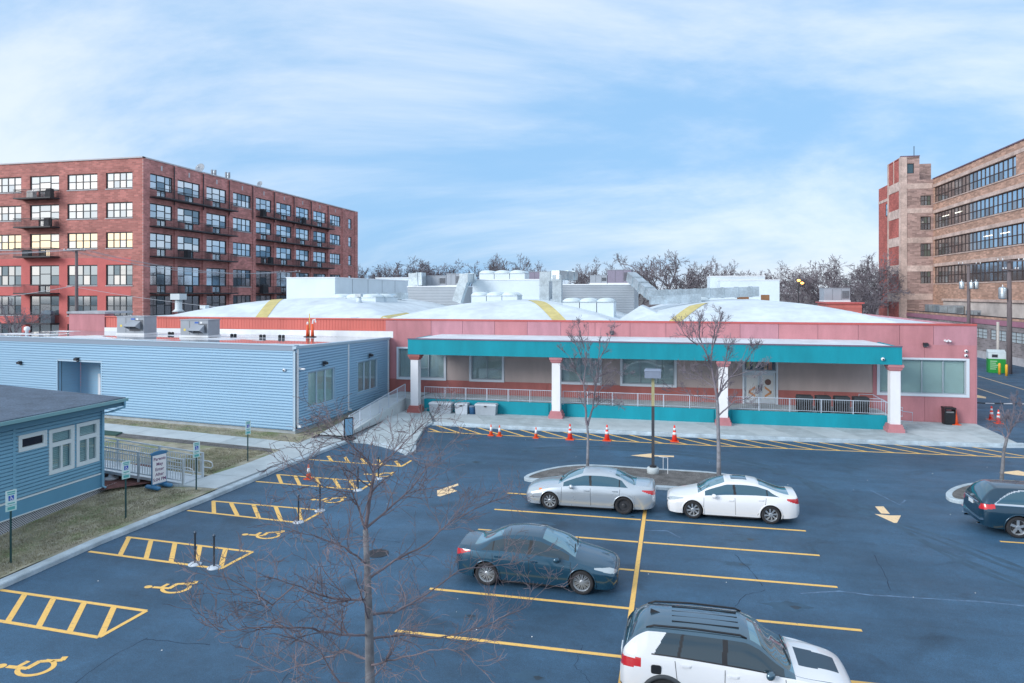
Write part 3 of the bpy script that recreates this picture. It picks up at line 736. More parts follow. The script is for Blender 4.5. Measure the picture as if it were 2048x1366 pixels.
# porch, teal retaining wall, canopy, columns
PF, PX0, PX1 = 45.15, -17.3, 12.55
box('porch_floor', PX0, PX1, PF + .02, FY - .06, 0.0, .9, M_concrete_b, hall)
for a, b in ((-16.6, -7.9), (-6.7, 2.6), (3.7, 12.5)):
    mb = MB(); mb.box(a, b, PF - .16, PF, .1, .98); mb.build('retaining_wall', M_teal, hall)
for a, b in ((-7.9, -6.7), (2.6, 3.7)): box('retaining_wall', a, b, PF - .1, PF - .003, .1, .98, M_teal, hall)
CZ0, CZ1 = 4.1, 5.12
cx0, cx1, cy0 = -17.45, 13.05, 44.1
for a, b in ((-17.45, -8.5), (-8.5, 0.5), (0.5, 9.6), (9.6, 13.05)): box('canopy_fascia', a + (.003 if a > -17 else 0), b, cy0, cy0 + .2, CZ0, CZ1, M_teal, hall)
for x in (cx0, cx1 - .2): box('canopy_fascia', x, x + .2, cy0 + .202, FY - .06, CZ0, CZ1, M_teal, hall)
box('canopy_edge_flashing', cx0 - .03, cx1 + .03, cy0 - .03, cy0 + .22, CZ1, CZ1 + .07, M_plum, hall)
mb = MB(); mb.add([(cx0 + .1, cy0 + .22, 5.1), (cx1 - .1, cy0 + .22, 5.1), (cx1 - 1.0, FY - .06, 5.24), (cx0 + 1.0, FY - .06, 5.24), (cx0 + .1, FY - .06, 4.95), (cx1 - .1, FY - .06, 4.95)], [(0, 1, 2, 3), (0, 3, 4), (1, 5, 2)])
mb.build('canopy_roof', M_membrane, hall)
M_soffit = pmat('soffit', (0.42, 0.40, 0.42), .9, .05)
box('canopy_soffit', cx0 + .21, cx1 - .21, cy0 + .21, FY - .06, CZ0 + .03, CZ0 + .1, M_soffit, hall)
for x in (-17.05, -7.3, 3.12, 12.75):
    yc = 44.55
    mb = MB()
    for (w_, z0, z1) in ((.46, .14, .36), (.40, .36, .50), (.36, .50, .60)): mb.box(x - w_, x + w_, yc - w_, yc + w_, z0, z1)
    c = box('column', x - .27, x + .27, yc - .27, yc + .27, .6, 3.72, M_colwhite, hall)
    mb.build('base', M_pink if x > -10 else M_terra, c)
    mb = MB()
    for (w_, z0, z1) in ((.30, 3.72, 3.8), (.36, 3.8, 3.93), (.42, 3.93, 4.09)): mb.box(x - w_, x + w_, yc - w_, yc + w_, z0, z1)
    mb.build('capital', M_terra if x < -10 else M_pink, c)
# porch railing
def railing(parent, A, B, h, posts, bars, mat, mesh_gap=0.125, name='railing'):
    A, B = Vector(A), Vector(B); mb = MB()
    mb.tube([A + Vector((0, 0, h)), B + Vector((0, 0, h))], .022, 6); mb.tube([A + Vector((0, 0, .1)), B + Vector((0, 0, .1))], .016, 5)
    rl = mb.build(name, mat, parent)
    for k in range(posts + 1):
        p = A.lerp(B, k / posts); q = MB(); q.box(p.x - .022, p.x + .022, p.y - .022, p.y + .022, p.z - .08, p.z + h); q.build('post', mat, rl)
    n = int((B - A).length / mesh_gap); mb = MB()
    for k in range(1, n):
        p = A.lerp(B, k / n); mb.box(p.x - bars, p.x + bars, p.y - bars, p.y + bars, p.z + .1, p.z + h - .01)
    o = mb.build('balusters', mat, rl); o['kind'] = 'stuff'
    return rl
railing(hall, (-16.6, PF - .08, .98), (-7.7, PF - .08, .98), .82, 6, .0055, M_rail)
railing(hall, (-6.95, PF - .08, .98), (2.75, PF - .08, .98), .82, 6, .0055, M_rail)
railing(hall, (3.5, PF - .08, .98), (12.45, PF - .08, .98), .82, 5, .0055, M_rail)
# steps at the right end with bent handrails
for k in range(4): box('step', PX1 + .02 + .3 * k, PX1 + .31 + .3 * k, 45.7, FY - .1, .1, .78 - .2 * k + .1, M_concrete, hall)
for yy in (45.75, 47.6):
    mb = MB(); mb.tube([(11.6, yy, .9), (11.6, yy, 1.85), (12.4, yy, 1.85), (13.6, yy, 1.15), (14.1, yy, 1.1), (14.1, yy, .55), (13.2, yy, .6)], .025, 6)
    mb.tube([(12.9, yy, .2), (12.9, yy, 1.55)], .025, 6); mb.build('step_handrail', M_rail, hall)
# left ribbed part above the annex and brick end
box('rear_wall', -46.0, XL - .002, FY + .1, FY + .3, 3.0, 6.3, M_pink, hall)
mb = MB(); n = 104; rib = (26.0 - .4) / n
for k in range(n):
    x = -46.0 + k * rib
    mb.quad((x, FY + .09, 5.4), (x + rib * .72, FY + .09, 5.4), (x + rib * .72, FY + .09, 6.25), (x, FY + .09, 6.25))
    mb.quad((x + rib * .72, FY + .09, 5.4), (x + rib * .86, FY + .07, 5.4), (x + rib * .86, FY + .07, 6.25), (x + rib * .72, FY + .09, 6.25))
    mb.quad((x + rib * .86, FY + .07, 5.4), (x + rib, FY + .09, 5.4), (x + rib, FY + .09, 6.25), (x + rib * .86, FY + .07, 6.25))
mb.build('ribbed_cladding', M_redrib, hall)
box('ribbed_cladding_cap', -46.02, XL - .01, FY - .0, FY + .32, 6.252, 6.34, M_redrib, hall)
box('base_flashing', -46.0, XL - .3, FY - .05, FY + .06, 4.9, 5.39, M_whitemetal, hall)
box('end_pier', -49.6, -46.03, FY, FY + 1.0, 0, 6.52, M_pink, hall)
box('end_pier_coping', -49.75, -45.9, FY - .1, FY + 3, 6.522, 6.7, pmat('grey_stone_coping', (.36, .38, .42), .9, .2, 1.5), hall)
# roof deck and vaults
mb = MB()
VC = [-31.0, -12.6, 6.0]; VW = [10.2, 8.75, 9.0]; VH = [1.62, 1.48, 1.50]
def roofz(x, y):
    z = 6.2
    for c, w, h in zip(VC, VW, VH):
        t = (x - c) / w
        if abs(t) < 1:
            fr = max(0.0, min(1.0, (y - FY - .3) / 8.0)); fr = math.sin(fr * PI / 2)
            bump_ = h * (1 - t * t) ** 1.0
            # hipped front: the height is limited by the slope from the eave
            z = max(z, 6.2 + min(bump_, h * fr * 1.0))
    if x > 14.9: z = min(z, 6.2 - (x - 14.9) * 0.03)
    return z
X0, X1, Y0, Y1 = -46.0, XR - .02, FY + .26, FY + 50
nx, ny = 150, 46
ys = [Y0 + (Y1 - Y0) * (j / ny) ** 1.7 for j in range(ny + 1)]
mb.v = [(X0 + (X1 - X0) * i / nx, y, roofz(X0 + (X1 - X0) * i / nx, y)) for y in ys for i in range(nx + 1)]
mb.f = [(j * (nx + 1) + i, j * (nx + 1) + i + 1, (j + 1) * (nx + 1) + i + 1, (j + 1) * (nx + 1) + i) for j in range(ny) for i in range(nx)]
mb.build('vaulted_roof', M_membrane, hall, smooth=True)
def roof_band(pts, w, name='yellow_walkway'):
    mb = MB(); P = []
    for a, b in zip(pts[:-1], pts[1:]):
        for k in range(16): P.append(Vector(a).lerp(Vector(b), k / 16))
    P.append(Vector(pts[-1])); V = []; Fc = []
    for i, p in enumerate(P):
        d = (P[min(i + 1, len(P) - 1)] - P[max(0, i - 1)]).normalized(); n = Vector((-d.y, d.x)) * w / 2
        for q in (p + n, p - n): V.append((q.x, q.y, roofz(q.x, q.y) + .025))
        if i: Fc.append((2 * i - 2, 2 * i - 1, 2 * i + 1, 2 * i))
    mb.add(V, Fc); mb.build(name, M_yellowroof, hall)
roof_band([(-7.7, FY + .35), (-11.2, FY + 7.8)], .9)
roof_band([(0.15, FY + .35), (2.5, FY + 6.4)], .8)
roof_band([(-31.7, FY + .35), (-34.6, FY + 8.2)], 1.0)
roof_band([(-21.35, FY + .4), (-21.75, FY + 7.0)], .55)
# conduit line on small blocks along the parapet
mb = MB(); mb.tube([(-24, FY + .5, 6.36), (-17.6, FY + 4.5, 6.5)], .015, 5); mb.build('roof_conduit', M_galv, hall)
# ------------------------------------------------------------------ grey annex
M_gsiding = pmat('grey_blue_siding', (0.265, 0.46, 0.635), 0.55, 0.05, 0.5, stretch=(.2, .2, 2))
M_gtrim = flat('annex_trim', (0.42, 0.56, 0.68), 0.5)
M_gfascia = flat('annex_fascia', (0.23, 0.30, 0.40), 0.5)
M_found = pmat('foundation_concrete', (0.36, 0.41, 0.44), .9, .2, 1.5)
def wet_roof():
    m, nt, b = nt_new('wet_white_roof'); N, L = nt.nodes, nt.links
    tc = N.new('ShaderNodeTexCoord'); n = N.new('ShaderNodeTexNoise'); n.inputs['Scale'].default_value = .28; n.inputs['Detail'].default_value = 5; n.inputs['Distortion'].default_value = .4
    mp = N.new('ShaderNodeMapping'); mp.inputs['Scale'].default_value = (.5, 1.3, 1); L.new(tc.outputs['Object'], mp.inputs['Vector']); L.new(mp.outputs[0], n.inputs['Vector'])
    r = N.new('ShaderNodeMapRange'); r.interpolation_type = 'SMOOTHSTEP'; r.inputs['From Min'].default_value = .41; r.inputs['From Max'].default_value = .46
    L.new(n.outputs['Fac'], r.inputs['Value'])
    ro = N.new('ShaderNodeMapRange'); ro.inputs['To Min'].default_value = .55; ro.inputs['To Max'].default_value = .02; L.new(r.outputs[0], ro.inputs['Value'])
    L.new(ro.outputs[0], b.inputs['Roughness'])
    mx = N.new('ShaderNodeMix'); mx.data_type = 'RGBA'; mx.inputs['A'].default_value = (.66, .71, .77, 1); mx.inputs['B'].default_value = (.24, .27, .32, 1)
    L.new(r.outputs[0], mx.inputs['Factor']); L.new(mx.outputs['Result'], b.inputs['Base Color'])
    sp = N.new('ShaderNodeMapRange'); sp.inputs['To Min'].default_value = .4; sp.inputs['To Max'].default_value = .8; L.new(r.outputs[0], sp.inputs['Value']); L.new(sp.outputs[0], b.inputs['Specular IOR Level'])
    return m
M_wetroof = wet_roof()
A, B, E_ = (-21.13, 35.95), (-20.6, 48.25), (-50.0, 39.55)
annex = thing('grey_annex', (-21.13, 35.95, 0), 'low grey annex clad in horizontal siding with a puddled flat roof', 'building')
Lf = (Vector(A) - Vector(E_)).length; Ls = (Vector(B) - Vector(A)).length
Tf = TFline(E_, A); Ts = TFline(A, B)
H0, H1 = 5.22, 4.95
# recessed entry in the long wall
def along(px, py): # distance along the long wall of a pixel
    r = ray(px, py); E2, A2 = Vector(E_), Vector(A); d = (A2 - E2); rx, ry = r[0], r[1]
    t = (E2.y * rx - E2.x * ry) / (ry * d.x - rx * d.y) * -1
    # solve E + d*s = k*(rx, ry)
    det = d.x * -ry + rx * d.y; s_ = (-E2.x * -ry - rx * E2.y) / det if abs(det) > 1e-9 else 0
    return s_ * d.length
sA, sB = along(117, 780), along(203, 780)
rec = (sA, sB, 1.0, 3.72)
m_ = siding(Tf, 0, Lf - .1, .35, H0 - .28, [(sA, sB, 0.2, 3.72)], .165); o = m_.build('long_siding', M_gsiding, annex); o['kind'] = 'stuff'
ws = []
for (p0, p1) in (((615, 742), (669, 800)), ((708, 722), (748, 777))):
    ya, yb = on_x(p0[0], p0[1], -21.05)[0], on_x(p1[0], p1[1], -20.9)[0]
    ws.append((ya - 35.95, yb - 35.95, 1.45, 3.55))
m_ = siding(Ts, .1, Ls - .05, .35, H1 - .1, ws, .165); o = m_.build('end_siding', M_gsiding, annex); o['kind'] = 'stuff'
m_ = MB(); m_.prism([(A[0] - .03, A[1] + .06), (B[0] - .03, B[1]), (-50, 48.25), (E_[0], E_[1] + .05)], -.02, .36); m_.build('foundation', M_found, annex)
# body behind the cladding leaves room for the entry recess
bk = MB()
tbox(bk, Tf, 0, sA, -.24, -.2, .36, H0 - .2); tbox(bk, Tf, sB, Lf - .2, -.24, -.2, .36, H0 - .2); tbox(bk, Tf, sA, sB, -.24, -.2, 3.73, H0 - .2)
tbox(bk, Ts, .2, Ls, -.5, -.45, .36, H1 - .1)
bk.build('inner_wall', M_dark, annex)
rw = MB()
for (p, q) in (((sA, 0), (sA, -1.6)), ((sA, -1.6), (sB, -1.6)), ((sB, -1.6), (sB, 0))):
    n = 16
    for k in range(n):
        zl, zh = .36 + 3.36 * k / n, .36 + 3.36 * (k + 1) / n
        P0, P1 = Vector((p[0], p[1])), Vector((q[0], q[1])); dd = (P1 - P0).normalized(); nn = Vector((-dd.y, dd.x)) * -.015
        rw.quad(Tf(*(P0 + nn), zl), Tf(*(P1 + nn), zl), Tf(*P1, zh), Tf(*P0, zh))
rw.quad(Tf(sA, 0, 3.72), Tf(sB, 0, 3.72), Tf(sB, -1.6, 3.72), Tf(sA, -1.6, 3.72))
o = rw.build('entry_recess', M_gsiding, annex); o['kind'] = 'stuff'
m_ = MB(); tbox(m_, Tf, sA - .1, sA, -.02, .05, .3, 3.82); tbox(m_, Tf, sB, sB + .1, -.02, .05, .3, 3.82); tbox(m_, Tf, sA, sB, -.02, .05, 3.72, 3.82); m_.build('entry_trim', M_gtrim, annex)
dm = (sA + sB) / 2 + .75
for i, (p, q) in enumerate(((dm - 1.0, dm - .02), (dm + .0, dm + .8))):
    m_ = MB(); tbox(m_, Tf, p, q, -1.59, -1.53, .4, 2.75); d = m_.build('entry_door', M_doorwhite, annex)
    m_ = MB(); tbox(m_, Tf, p + .12, q - .12, -1.53, -1.52, 1.4, 2.5); m_.build('door_poster', flat('annex_poster_%d' % i, (.66, .68, .74), .6), d)
    c = p + .5
    m_ = MB()
    if i == 0:
        for (u0, u1, v0, v1) in ((-.09, .09, .24, .30), (-.09, -.03, .12, .24), (-.09, .09, .10, .16), (.03, .09, -.02, .10), (-.09, .09, -.06, 0.0)):
            tbox(m_, Tf, c + u0 + .1, c + u1 + .1, -1.52, -1.51, 2.1 + v0, 2.1 + v1)
        m_.build('door_letter', flat('red_print', (.45, .08, .12), .6), d)
    else:
        m_.add([Tf(c - .1 + .16 * math.cos(t), -1.505, 1.95 + .16 * math.sin(t)) for t in [2 * PI * k / 18 for k in range(18)]], [tuple(range(18))]); m_.build('door_mark', flat('plum_print', (.10, .07, .13), .6), d)
# coping, corner boards, gutter, downspouts
m_ = MB(); tbox(m_, Tf, -.1, Lf - .02, -.25, .10, H0 - .28, H0); m_.build('fascia', M_gfascia, annex)
m_ = MB(); tbox(m_, Tf, -.1, Lf + .05, -.3, .14, H0 + .002, H0 + .045); m_.build('roof_edge', M_gtrim, annex)
m_ = MB()
for a, b in ((0, Ls),):
    v = []
    for (aa, hh) in ((-.1, H0 - .01), (Ls + .02, H1)):
        v += [Ts(aa, -.12, hh - .2), Ts(aa, .1, hh - .16), Ts(aa, .14, hh), Ts(aa, -.12, hh + .02)]
    m_.loft([v[:4], v[4:]])
m_.build('gutter', M_gtrim, annex)
m_ = MB(); m_.add([Ts(0, .03, 4.82), Ts(Ls, .03, 4.82), Ts(Ls, .03, H1 - .05), Ts(0, .03, H0 - .05)], [(0, 1, 2, 3)]); m_.build('frieze_board', M_gsiding, annex)
m_ = MB(); tbox(m_, Tf, Lf - .14, Lf + .02, -.02, .05, .3, H0 - .28); m_.build('corner_board', M_gtrim, annex)
for a in (.14, (ws[0][1] + ws[1][0]) / 2 + .2, Ls - .25):
    hh = H0 - .2 + (H1 - H0) * a / Ls
    m_ = MB(); tbox(m_, Ts, a - .05, a + .05, .02, .11, .62, hh); m_.build('downspout', M_whitemetal, annex)
    m_ = MB(); tbox(m_, Ts, a - .05, a + .05, .05, .3, .50, .62); m_.build('downspout_elbow', M_whitemetal, annex)
# roof, sloping to the gutter
Rp = [(A[0] - .05, A[1] + .2, H0 - .02), (B[0] - .1, FY - .06, H1 - .02), (-50, FY - .06, 5.1), (E_[0], E_[1] + .25, H0 - .02)]
nx, ny = 40, 16; m_ = MB()
for j in range(ny + 1):
    for i in range(nx + 1):
        u, v = i / nx, j / ny
        p = (Vector(Rp[3]).lerp(Vector(Rp[0]), u)).lerp(Vector(Rp[2]).lerp(Vector(Rp[1]), u), v)
        m_.v.append((p.x, p.y, p.z))
m_.f = [(j * (nx + 1) + i, j * (nx + 1) + i + 1, (j + 1) * (nx + 1) + i + 1, (j + 1) * (nx + 1) + i) for j in range(ny) for i in range(nx)]
m_.build('flat_roof', M_wetroof, annex)
M_blind_g = pmat('greenish_blind', (0.40, 0.64, 0.62), .8, .06, .5)
for i, r_ in enumerate(ws):
    w = window(annex, Ts, r_, [1, 1, 1], [[]] * 3, M_gtrim, [M_glass], .07, -.02, back=M_blind_g if i == 0 else M_blind_dim)
    m_ = MB(); a0, a1, z0, z1 = r_
    for (p, q, s_, t) in ((a0 - .1, a0, z0 - .1, z1 + .1), (a1, a1 + .1, z0 - .1, z1 + .1), (a0, a1, z1, z1 + .1), (a0, a1, z0 - .1, z0)): tbox(m_, Ts, p, q, -.02, .05, s_, t)
    m_.build('trim', M_gtrim, w)

# ------------------------------------------------------------------ concrete ramp up to the porch
ramp = thing('concrete_ramp', (-19, 40, 0), 'pale concrete ramp with mesh railing between annex and first column', 'ramp')
m_ = MB()
ra, rb, rx0, rx1 = 36.2, 45.1, -19.7, -18.1
m_.add([(rx0, ra, .12), (rx1, ra, .12), (rx1, rb, .12), (rx0, rb, .12), (rx0, ra, .17), (rx1, ra, .17), (rx1, rb, .92), (rx0, rb, .92)], [(0, 3, 2, 1), (4, 5, 6, 7), (0, 1, 5, 4), (1, 2, 6, 5), (2, 3, 7, 6), (3, 0, 4, 7)])
m_.build('ramp_slab', M_concrete, ramp)
m_ = MB(); m_.add([(rx1, ra, .1), (rx1 + .14, ra, .1), (rx1 + .14, rb, .1), (rx1, rb, .1), (rx1, ra, .24), (rx1 + .14, ra, .24), (rx1 + .14, rb, .99), (rx1, rb, .99)], [(0, 3, 2, 1), (4, 5, 6, 7), (0, 1, 5, 4), (1, 2, 6, 5), (2, 3, 7, 6), (3, 0, 4, 7)])
m_.build('ramp_kerb', M_concrete, ramp)
m_ = MB(); m_.box(-19.7, -17.4, rb + .01, FY - .1, .1, .92); m_.build('landing', M_concrete_b, ramp)
railing(ramp, (rx1 + .07, ra + .3, .28), (rx1 + .07, rb, .99), .95, 6, .004, M_rail, .09)
m_ = MB(); m_.tube([(rx1 + .07, ra + .3, 1.15), (rx1 + .07, ra - .3, 1.1), (rx1 + .07, ra - .4, 1.0), (rx1 + .07, ra - .4, .2)], .022, 6); m_.build('rail_end', M_rail, ramp)

# ------------------------------------------------------------------ portable building with lattice skirt
M_psiding = pmat('blue_grey_siding', (0.19, 0.42, 0.585), .55, .08, .7, stretch=(.3, .3, 2))
M_pband = pmat('deep_blue_band', (0.12, 0.32, 0.48), .5, .08, .6)
M_ptrim = flat('pale_trim', (.66, .76, .80), .5)
M_shingle = pmat('dark_shingle', (0.085, 0.125, 0.18), .9, .25, 1.2, bump=.4, bscale=14, fine=.25)
M_pfascia = flat('deep_blue_fascia', (.06, .17, .25), .5)
M_lattice = flat('lattice_white', (.58, .62, .68), .6)
PXw, PY1 = -23.15, 24.26
port = thing('portable_classroom', (PXw, PY1, 0), 'small blue-grey sided building with dark roof and lattice skirt', 'building')
Tp = TF('x+', PXw)
PY0 = 11.0
pw = [on_x(97, 880, PXw)[0], on_x(146, 860, PXw)[0], on_x(152, 850, PXw)[0], on_x(196, 840, PXw)[0], on_x(36, 880, PXw)[0], on_x(91, 870, PXw)[0]]
rc = [(pw[0] + .05, pw[1] - .05, 1.4, 2.98), (pw[2] + .05, pw[3] - .05, 1.4, 2.98), (pw[4] + .05, pw[5] - .05, 2.55, 3.02)]
n = 22; z0, z1 = .8, 3.72; h = (z1 - z0) / n
for k in range(n):
    zl, zh = z0 + k * h, z0 + (k + 1) * h
    cuts = sorted([(r[0], r[1]) for r in rc if r[2] - .02 < (zl + zh) / 2 < r[3] + .02]); x = PY0; segs = []
    for (p, q) in cuts:
        if p > x: segs.append((x, p))
        x = q
    segs.append((x, PY1 - .1))
    m_ = MB()
    for (p, q) in segs:
        zg = zl + h * .26
        m_.add([Tp(p, .035, zg), Tp(q, .035, zg), Tp(q, .03, zh), Tp(p, .03, zh), Tp(p, -.028, zg), Tp(q, -.028, zg), Tp(p, -.028, zh), Tp(q, -.028, zh)], [(0, 1, 2, 3), (4, 5, 1, 0), (3, 2, 7, 6)])
    m_.build('siding_board', M_psiding, port)
wall_openings(Tp, PY0, PY1, .8, 3.8, rc, .2).build('wall', M_psiding, port).location.x -= .03
box('inner_wall', PXw - .6, PXw - .5, PY0, PY1 - .2, .8, 3.6, M_dark, port)
Tn = TFline((PXw, PY1), (PXw - 9, PY1))
box('end_wall', PXw - 9, PXw - .05, PY1 - .12, PY1, .2, 3.7, M_psiding, port)
m_ = MB(); tbox(m_, Tp, PY0, PY1 - .01, -.05, .03, .2, .74); m_.build('lower_band', M_pband, port)
m_ = MB(); tbox(m_, Tp, PY0, PY1 - .01, -.02, .05, .74, .80); m_.build('trim_strip', M_ptrim, port)
m_ = MB(); tbox(m_, Tp, PY0, PY1 - .01, -.02, .05, .16, .2); m_.build('trim_strip', M_ptrim, port)
m_ = MB(); tbox(m_, Tp, PY1 - .12, PY1 + .02, -.05, .055, .16, 3.72); m_.build('corner_board', M_psiding, port)
yj = on_x(27, 900, PXw)[0]
m_ = MB(); tbox(m_, Tp, yj - .05, yj + .05, -.02, .04, .8, 3.7); m_.build('joint_board', M_psiding, port)
# skirt of crossed laths
m_ = MB(); zb, zt = -.02, .16
bk = MB(); tbox(bk, Tp, PY0, PY1, -.12, -.08, -.8, .16); bk.build('skirt_void', M_dark, port)
y = PY0
zb = -.6
while y < PY1:
    for sgn in (1, -1):
        a, b = (y, y + .76) if sgn > 0 else (y + .76, y)
        m_.add([Tp(a, -.05 + .01 * sgn, zb), Tp(a + .035, -.05 + .01 * sgn, zb), Tp(b + .035, -.05 + .01 * sgn, zt), Tp(b, -.05 + .01 * sgn, zt)], [(0, 1, 2, 3)])
    y += .09
o = m_.build('lattice_skirt', M_lattice, port); o['kind'] = 'stuff'
# windows
M_pblind = pmat('portable_blind', (0.34, 0.55, 0.57), .8, .08, .6)
for i, r_ in enumerate(rc):
    if i < 2:
        a0, a1, z0, z1 = r_
        zm = z0 + (z1 - z0) * .66
        w = window(port, Tp, (a0, a1, z0, zm), [1, 1], [[], []], M_ptrim, [M_glass], .08, .0, back=M_pblind)
        window(port, Tp, (a0, a1, zm, z1), [1], [[]], M_ptrim, [M_glass], .08, .0, back=M_pblind)
    else: w = window(port, Tp, r_, [1], [[]], M_ptrim, [flat('dark_pane', (.012, .015, .03), .15)], .08, .0)
    m_ = MB(); a0, a1, z0, z1 = r_
    for (p, q, s_, t) in ((a0 - .07, a0, z0 - .07, z1 + .07), (a1, a1 + .07, z0 - .07, z1 + .07), (a0, a1, z1, z1 + .07), (a0, a1, z0 - .07, z0)): tbox(m_, Tp, p, q, -.02, .06, s_, t)
    m_.build('trim', M_ptrim, w)
# roof: low gable, gutter along the eave
ex, ez = PXw + .62, 3.86
ridge_x, rz = PXw - 6.5, 4.22
m_ = MB(); m_.add([(ex, PY0 - 1, ez), (ex, PY1 + .55, ez), (ridge_x, PY1 + .55, rz), (ridge_x, PY0 - 1, rz), (ex, PY0 - 1, ez - .12), (ex, PY1 + .55, ez - .12), (ridge_x, PY1 + .55, rz - .12), (ridge_x, PY0 - 1, rz - .12)], [(0, 1, 2, 3), (4, 7, 6, 5), (0, 4, 5, 1), (1, 5, 6, 2)])
m_.build('roof', M_shingle, port)
m_ = MB(); m_.add([(ridge_x, PY0 - 1, rz), (ridge_x, PY1 + .55, rz), (ridge_x - 6.5, PY1 + .55, ez), (ridge_x - 6.5, PY0 - 1, ez)], [(0, 1, 2, 3)]); m_.build('roof', M_shingle, port)
box('fascia', ex - .06, ex + .0, PY0 - 1, PY1 + .5, ez - .34, ez - .125, M_pfascia, port)
box('soffit', PXw - .1, ex - .07, PY0 - 1, PY1 + .5, ez - .30, ez - .27, M_pfascia, port)
m_ = MB(); g0, g1 = (ex + .01, ez - .05), (ex + .14, ez + .0)
m_.loft([[(ex + .005, y, ez - .16), (ex + .09, y, ez - .16), (ex + .14, y, ez - .02), (ex + .10, y, ez - .02), (ex + .07, y, ez - .12), (ex + .005, y, ez - .12)] for y in (PY0 - 1, PY1 + .58)]); m_.build('gutter', flat('teal_gutter', (.25, .5, .56), .4), port)
m_ = MB(); m_.tube([(ex + .07, PY1 + .42, ez - .12), (ex + .07, PY1 + .42, ez - .38), (ex - .15, PY1 + .1, ez - .5), (PXw + .08, PY1 - .1, ez - .6), (PXw + .08, PY1 - .1, .25), (PXw + .2, PY1 - .05, .16)], .05, 6); m_.build('downspout', M_psiding, port)

# ------------------------------------------------------------------ aluminium access ramp
ar = thing('aluminium_ramp', (-22, 26, 0), 'aluminium access ramp with handrails behind the blue-grey building', 'ramp')
y0, y1, xa, xb, xc = 25.35, 26.6, -20.15, -23.2, -29.0
def rz_(x): return .2 + (xa - x) * .085 if x > xc else .2 + (xa - xc) * .085
m_ = MB(); m_.loft([[(x, y0, rz_(x) - .12), (x, y1, rz_(x) - .12), (x, y1, rz_(x)), (x, y0, rz_(x))] for x in (xa, xb, xc)]); m_.build('ramp_deck', M_alu, ar)
def alu_rail(yy):
    A, Bq = Vector((xa, yy, rz_(xa))), Vector((xc, yy, rz_(xc)))
    m_ = MB()
    for hh, rr in ((1.02, .035), (.86, .022), (.12, .03)): m_.tube([A + Vector((0, 0, hh)), Bq + Vector((0, 0, hh))], rr, 6)
    rl = m_.build('handrail', M_alu, ar)
    n = 70; m_ = MB()
    for k in range(n):
        p = A.lerp(Bq, k / n); m_.box(p.x - .011, p.x + .011, yy - .011, yy + .011, p.z + .12, p.z + .86)
    o = m_.build('balusters', M_alu, rl); o['kind'] = 'stuff'
    for k in range(5):
        p = A.lerp(Bq, k / 4); m_ = MB(); m_.box(p.x - .04, p.x + .04, yy - .04, yy + .04, .12 if k == 0 else -.02, p.z + 1.05); m_.build('post', M_alu, rl)
    m_ = MB(); e = xa
    m_.tube([(e - 1.0, yy + .06, rz_(e) + .72), (e + .25, yy + .06, rz_(e) + .66), (e + .42, yy + .06, rz_(e) + .6), (e + .46, yy + .06, rz_(e) + .45), (e + .36, yy + .06, rz_(e) + .36), (e, yy + .06, rz_(e) + .38)], .022, 7); m_.build('rail_loop', M_alu, rl)
alu_rail(y0); alu_rail(y1)
# ------------------------------------------------------------------ brick loft block, left background
M_rbrick_y = brick_mat('red_brick', (0.48, 0.19, 0.17), (0.40, 0.25, 0.24), .6, .22, .22, 'y')
M_rbrick_x = brick_mat('red_brick_side', (0.56, 0.245, 0.235), (0.48, 0.31, 0.30), .6, .22, .22, 'x')  # paler copy of the red brick, lightness painted in for the sunless side
M_rpaint = pmat('painted_brick', (0.54, 0.145, 0.14), .85, .14, .4, bump=.3, bscale=8, fine=.08)
M_dkframe = flat('dark_window_frame', (0.02, 0.03, 0.042), .5)
M_stone = flat('pale_stone', (.50, .50, .54), .8)
M_iron = flat('black_iron', (.035, .04, .05), .6)
BX, BY, BTOP = -65.0, 74.3, 25.35
loft = thing('brick_loft_block', (BX, BY, 0), 'six storey red brick loft block with dark balconies at the left', 'building')
rows = [(21.55, 23.6), (17.8, 19.8), (13.95, 16.0), (9.2, 11.85), (5.3, 7.9), (1.4, 4.2)]
Tl, Trr = TF('y', BY), TF('x+', BX)
lcols = [(-70.45, -66.45, 0), (-76.4, -71.75, 0), (-82.35, -77.7, 1), (-88.3, -83.75, 0), (-94.2, -89.7, 0), (-100.2, -95.6, 1)]
rcols = [(75.65, 79.7, 1), (80.7, 85.25, 1), (86.65, 91.2, 1), (92.8, 97.4, 0), (98.75, 103.15, 1), (104.65, 109.4, 1), (110.9, 115.4, 1), (117.0, 121.8, 1), (123.4, 127.8, 0), (131.3, 132.75, 2)]
def openings(cols):
    rr = []
    for (a0, a1, t) in cols:
        for (z0, z1) in rows:
            if t == 2: rr.append((a0, a1, z0, z1)); continue
            if t == 1: # door to the balcony: the middle light runs down to the floor
                m0, m1 = a0 + (a1 - a0) * .30, a0 + (a1 - a0) * .70
                rr.append((a0, a1, z0, z1)); rr.append((m0, m1, z0 - .95, z0))
            else: rr.append((a0, a1, z0, z1))
    return rr
wl_ = wall_openings(Tl, -104, BX, -.6, BTOP - .05, openings(lcols), .3)
wl_.build('wall', M_rbrick_y, loft)
wall_openings(Trr, BY, 135.4, -.6, BTOP - .05, openings(rcols), .3).build('wall', M_rbrick_x, loft)
box('back_wall', -104, BX - .02, 135.0, 135.4, -.6, BTOP - .1, M_rbrick_y, loft)
box('roof', -104, BX - .3, BY + .3, 135, BTOP - .9, BTOP - .8, pmat('tar_roof', (.08, .08, .09), .9, .2, .5), loft)
# painted lower storeys on the left face: flat skins between openings
skins = wall_openings(Tl, -104, -68.8 + 2.1, -.6, 12.75, [r for r in openings(lcols)], .02)
o = skins.build('painted_wall', M_rpaint, loft); o.location.y -= .012
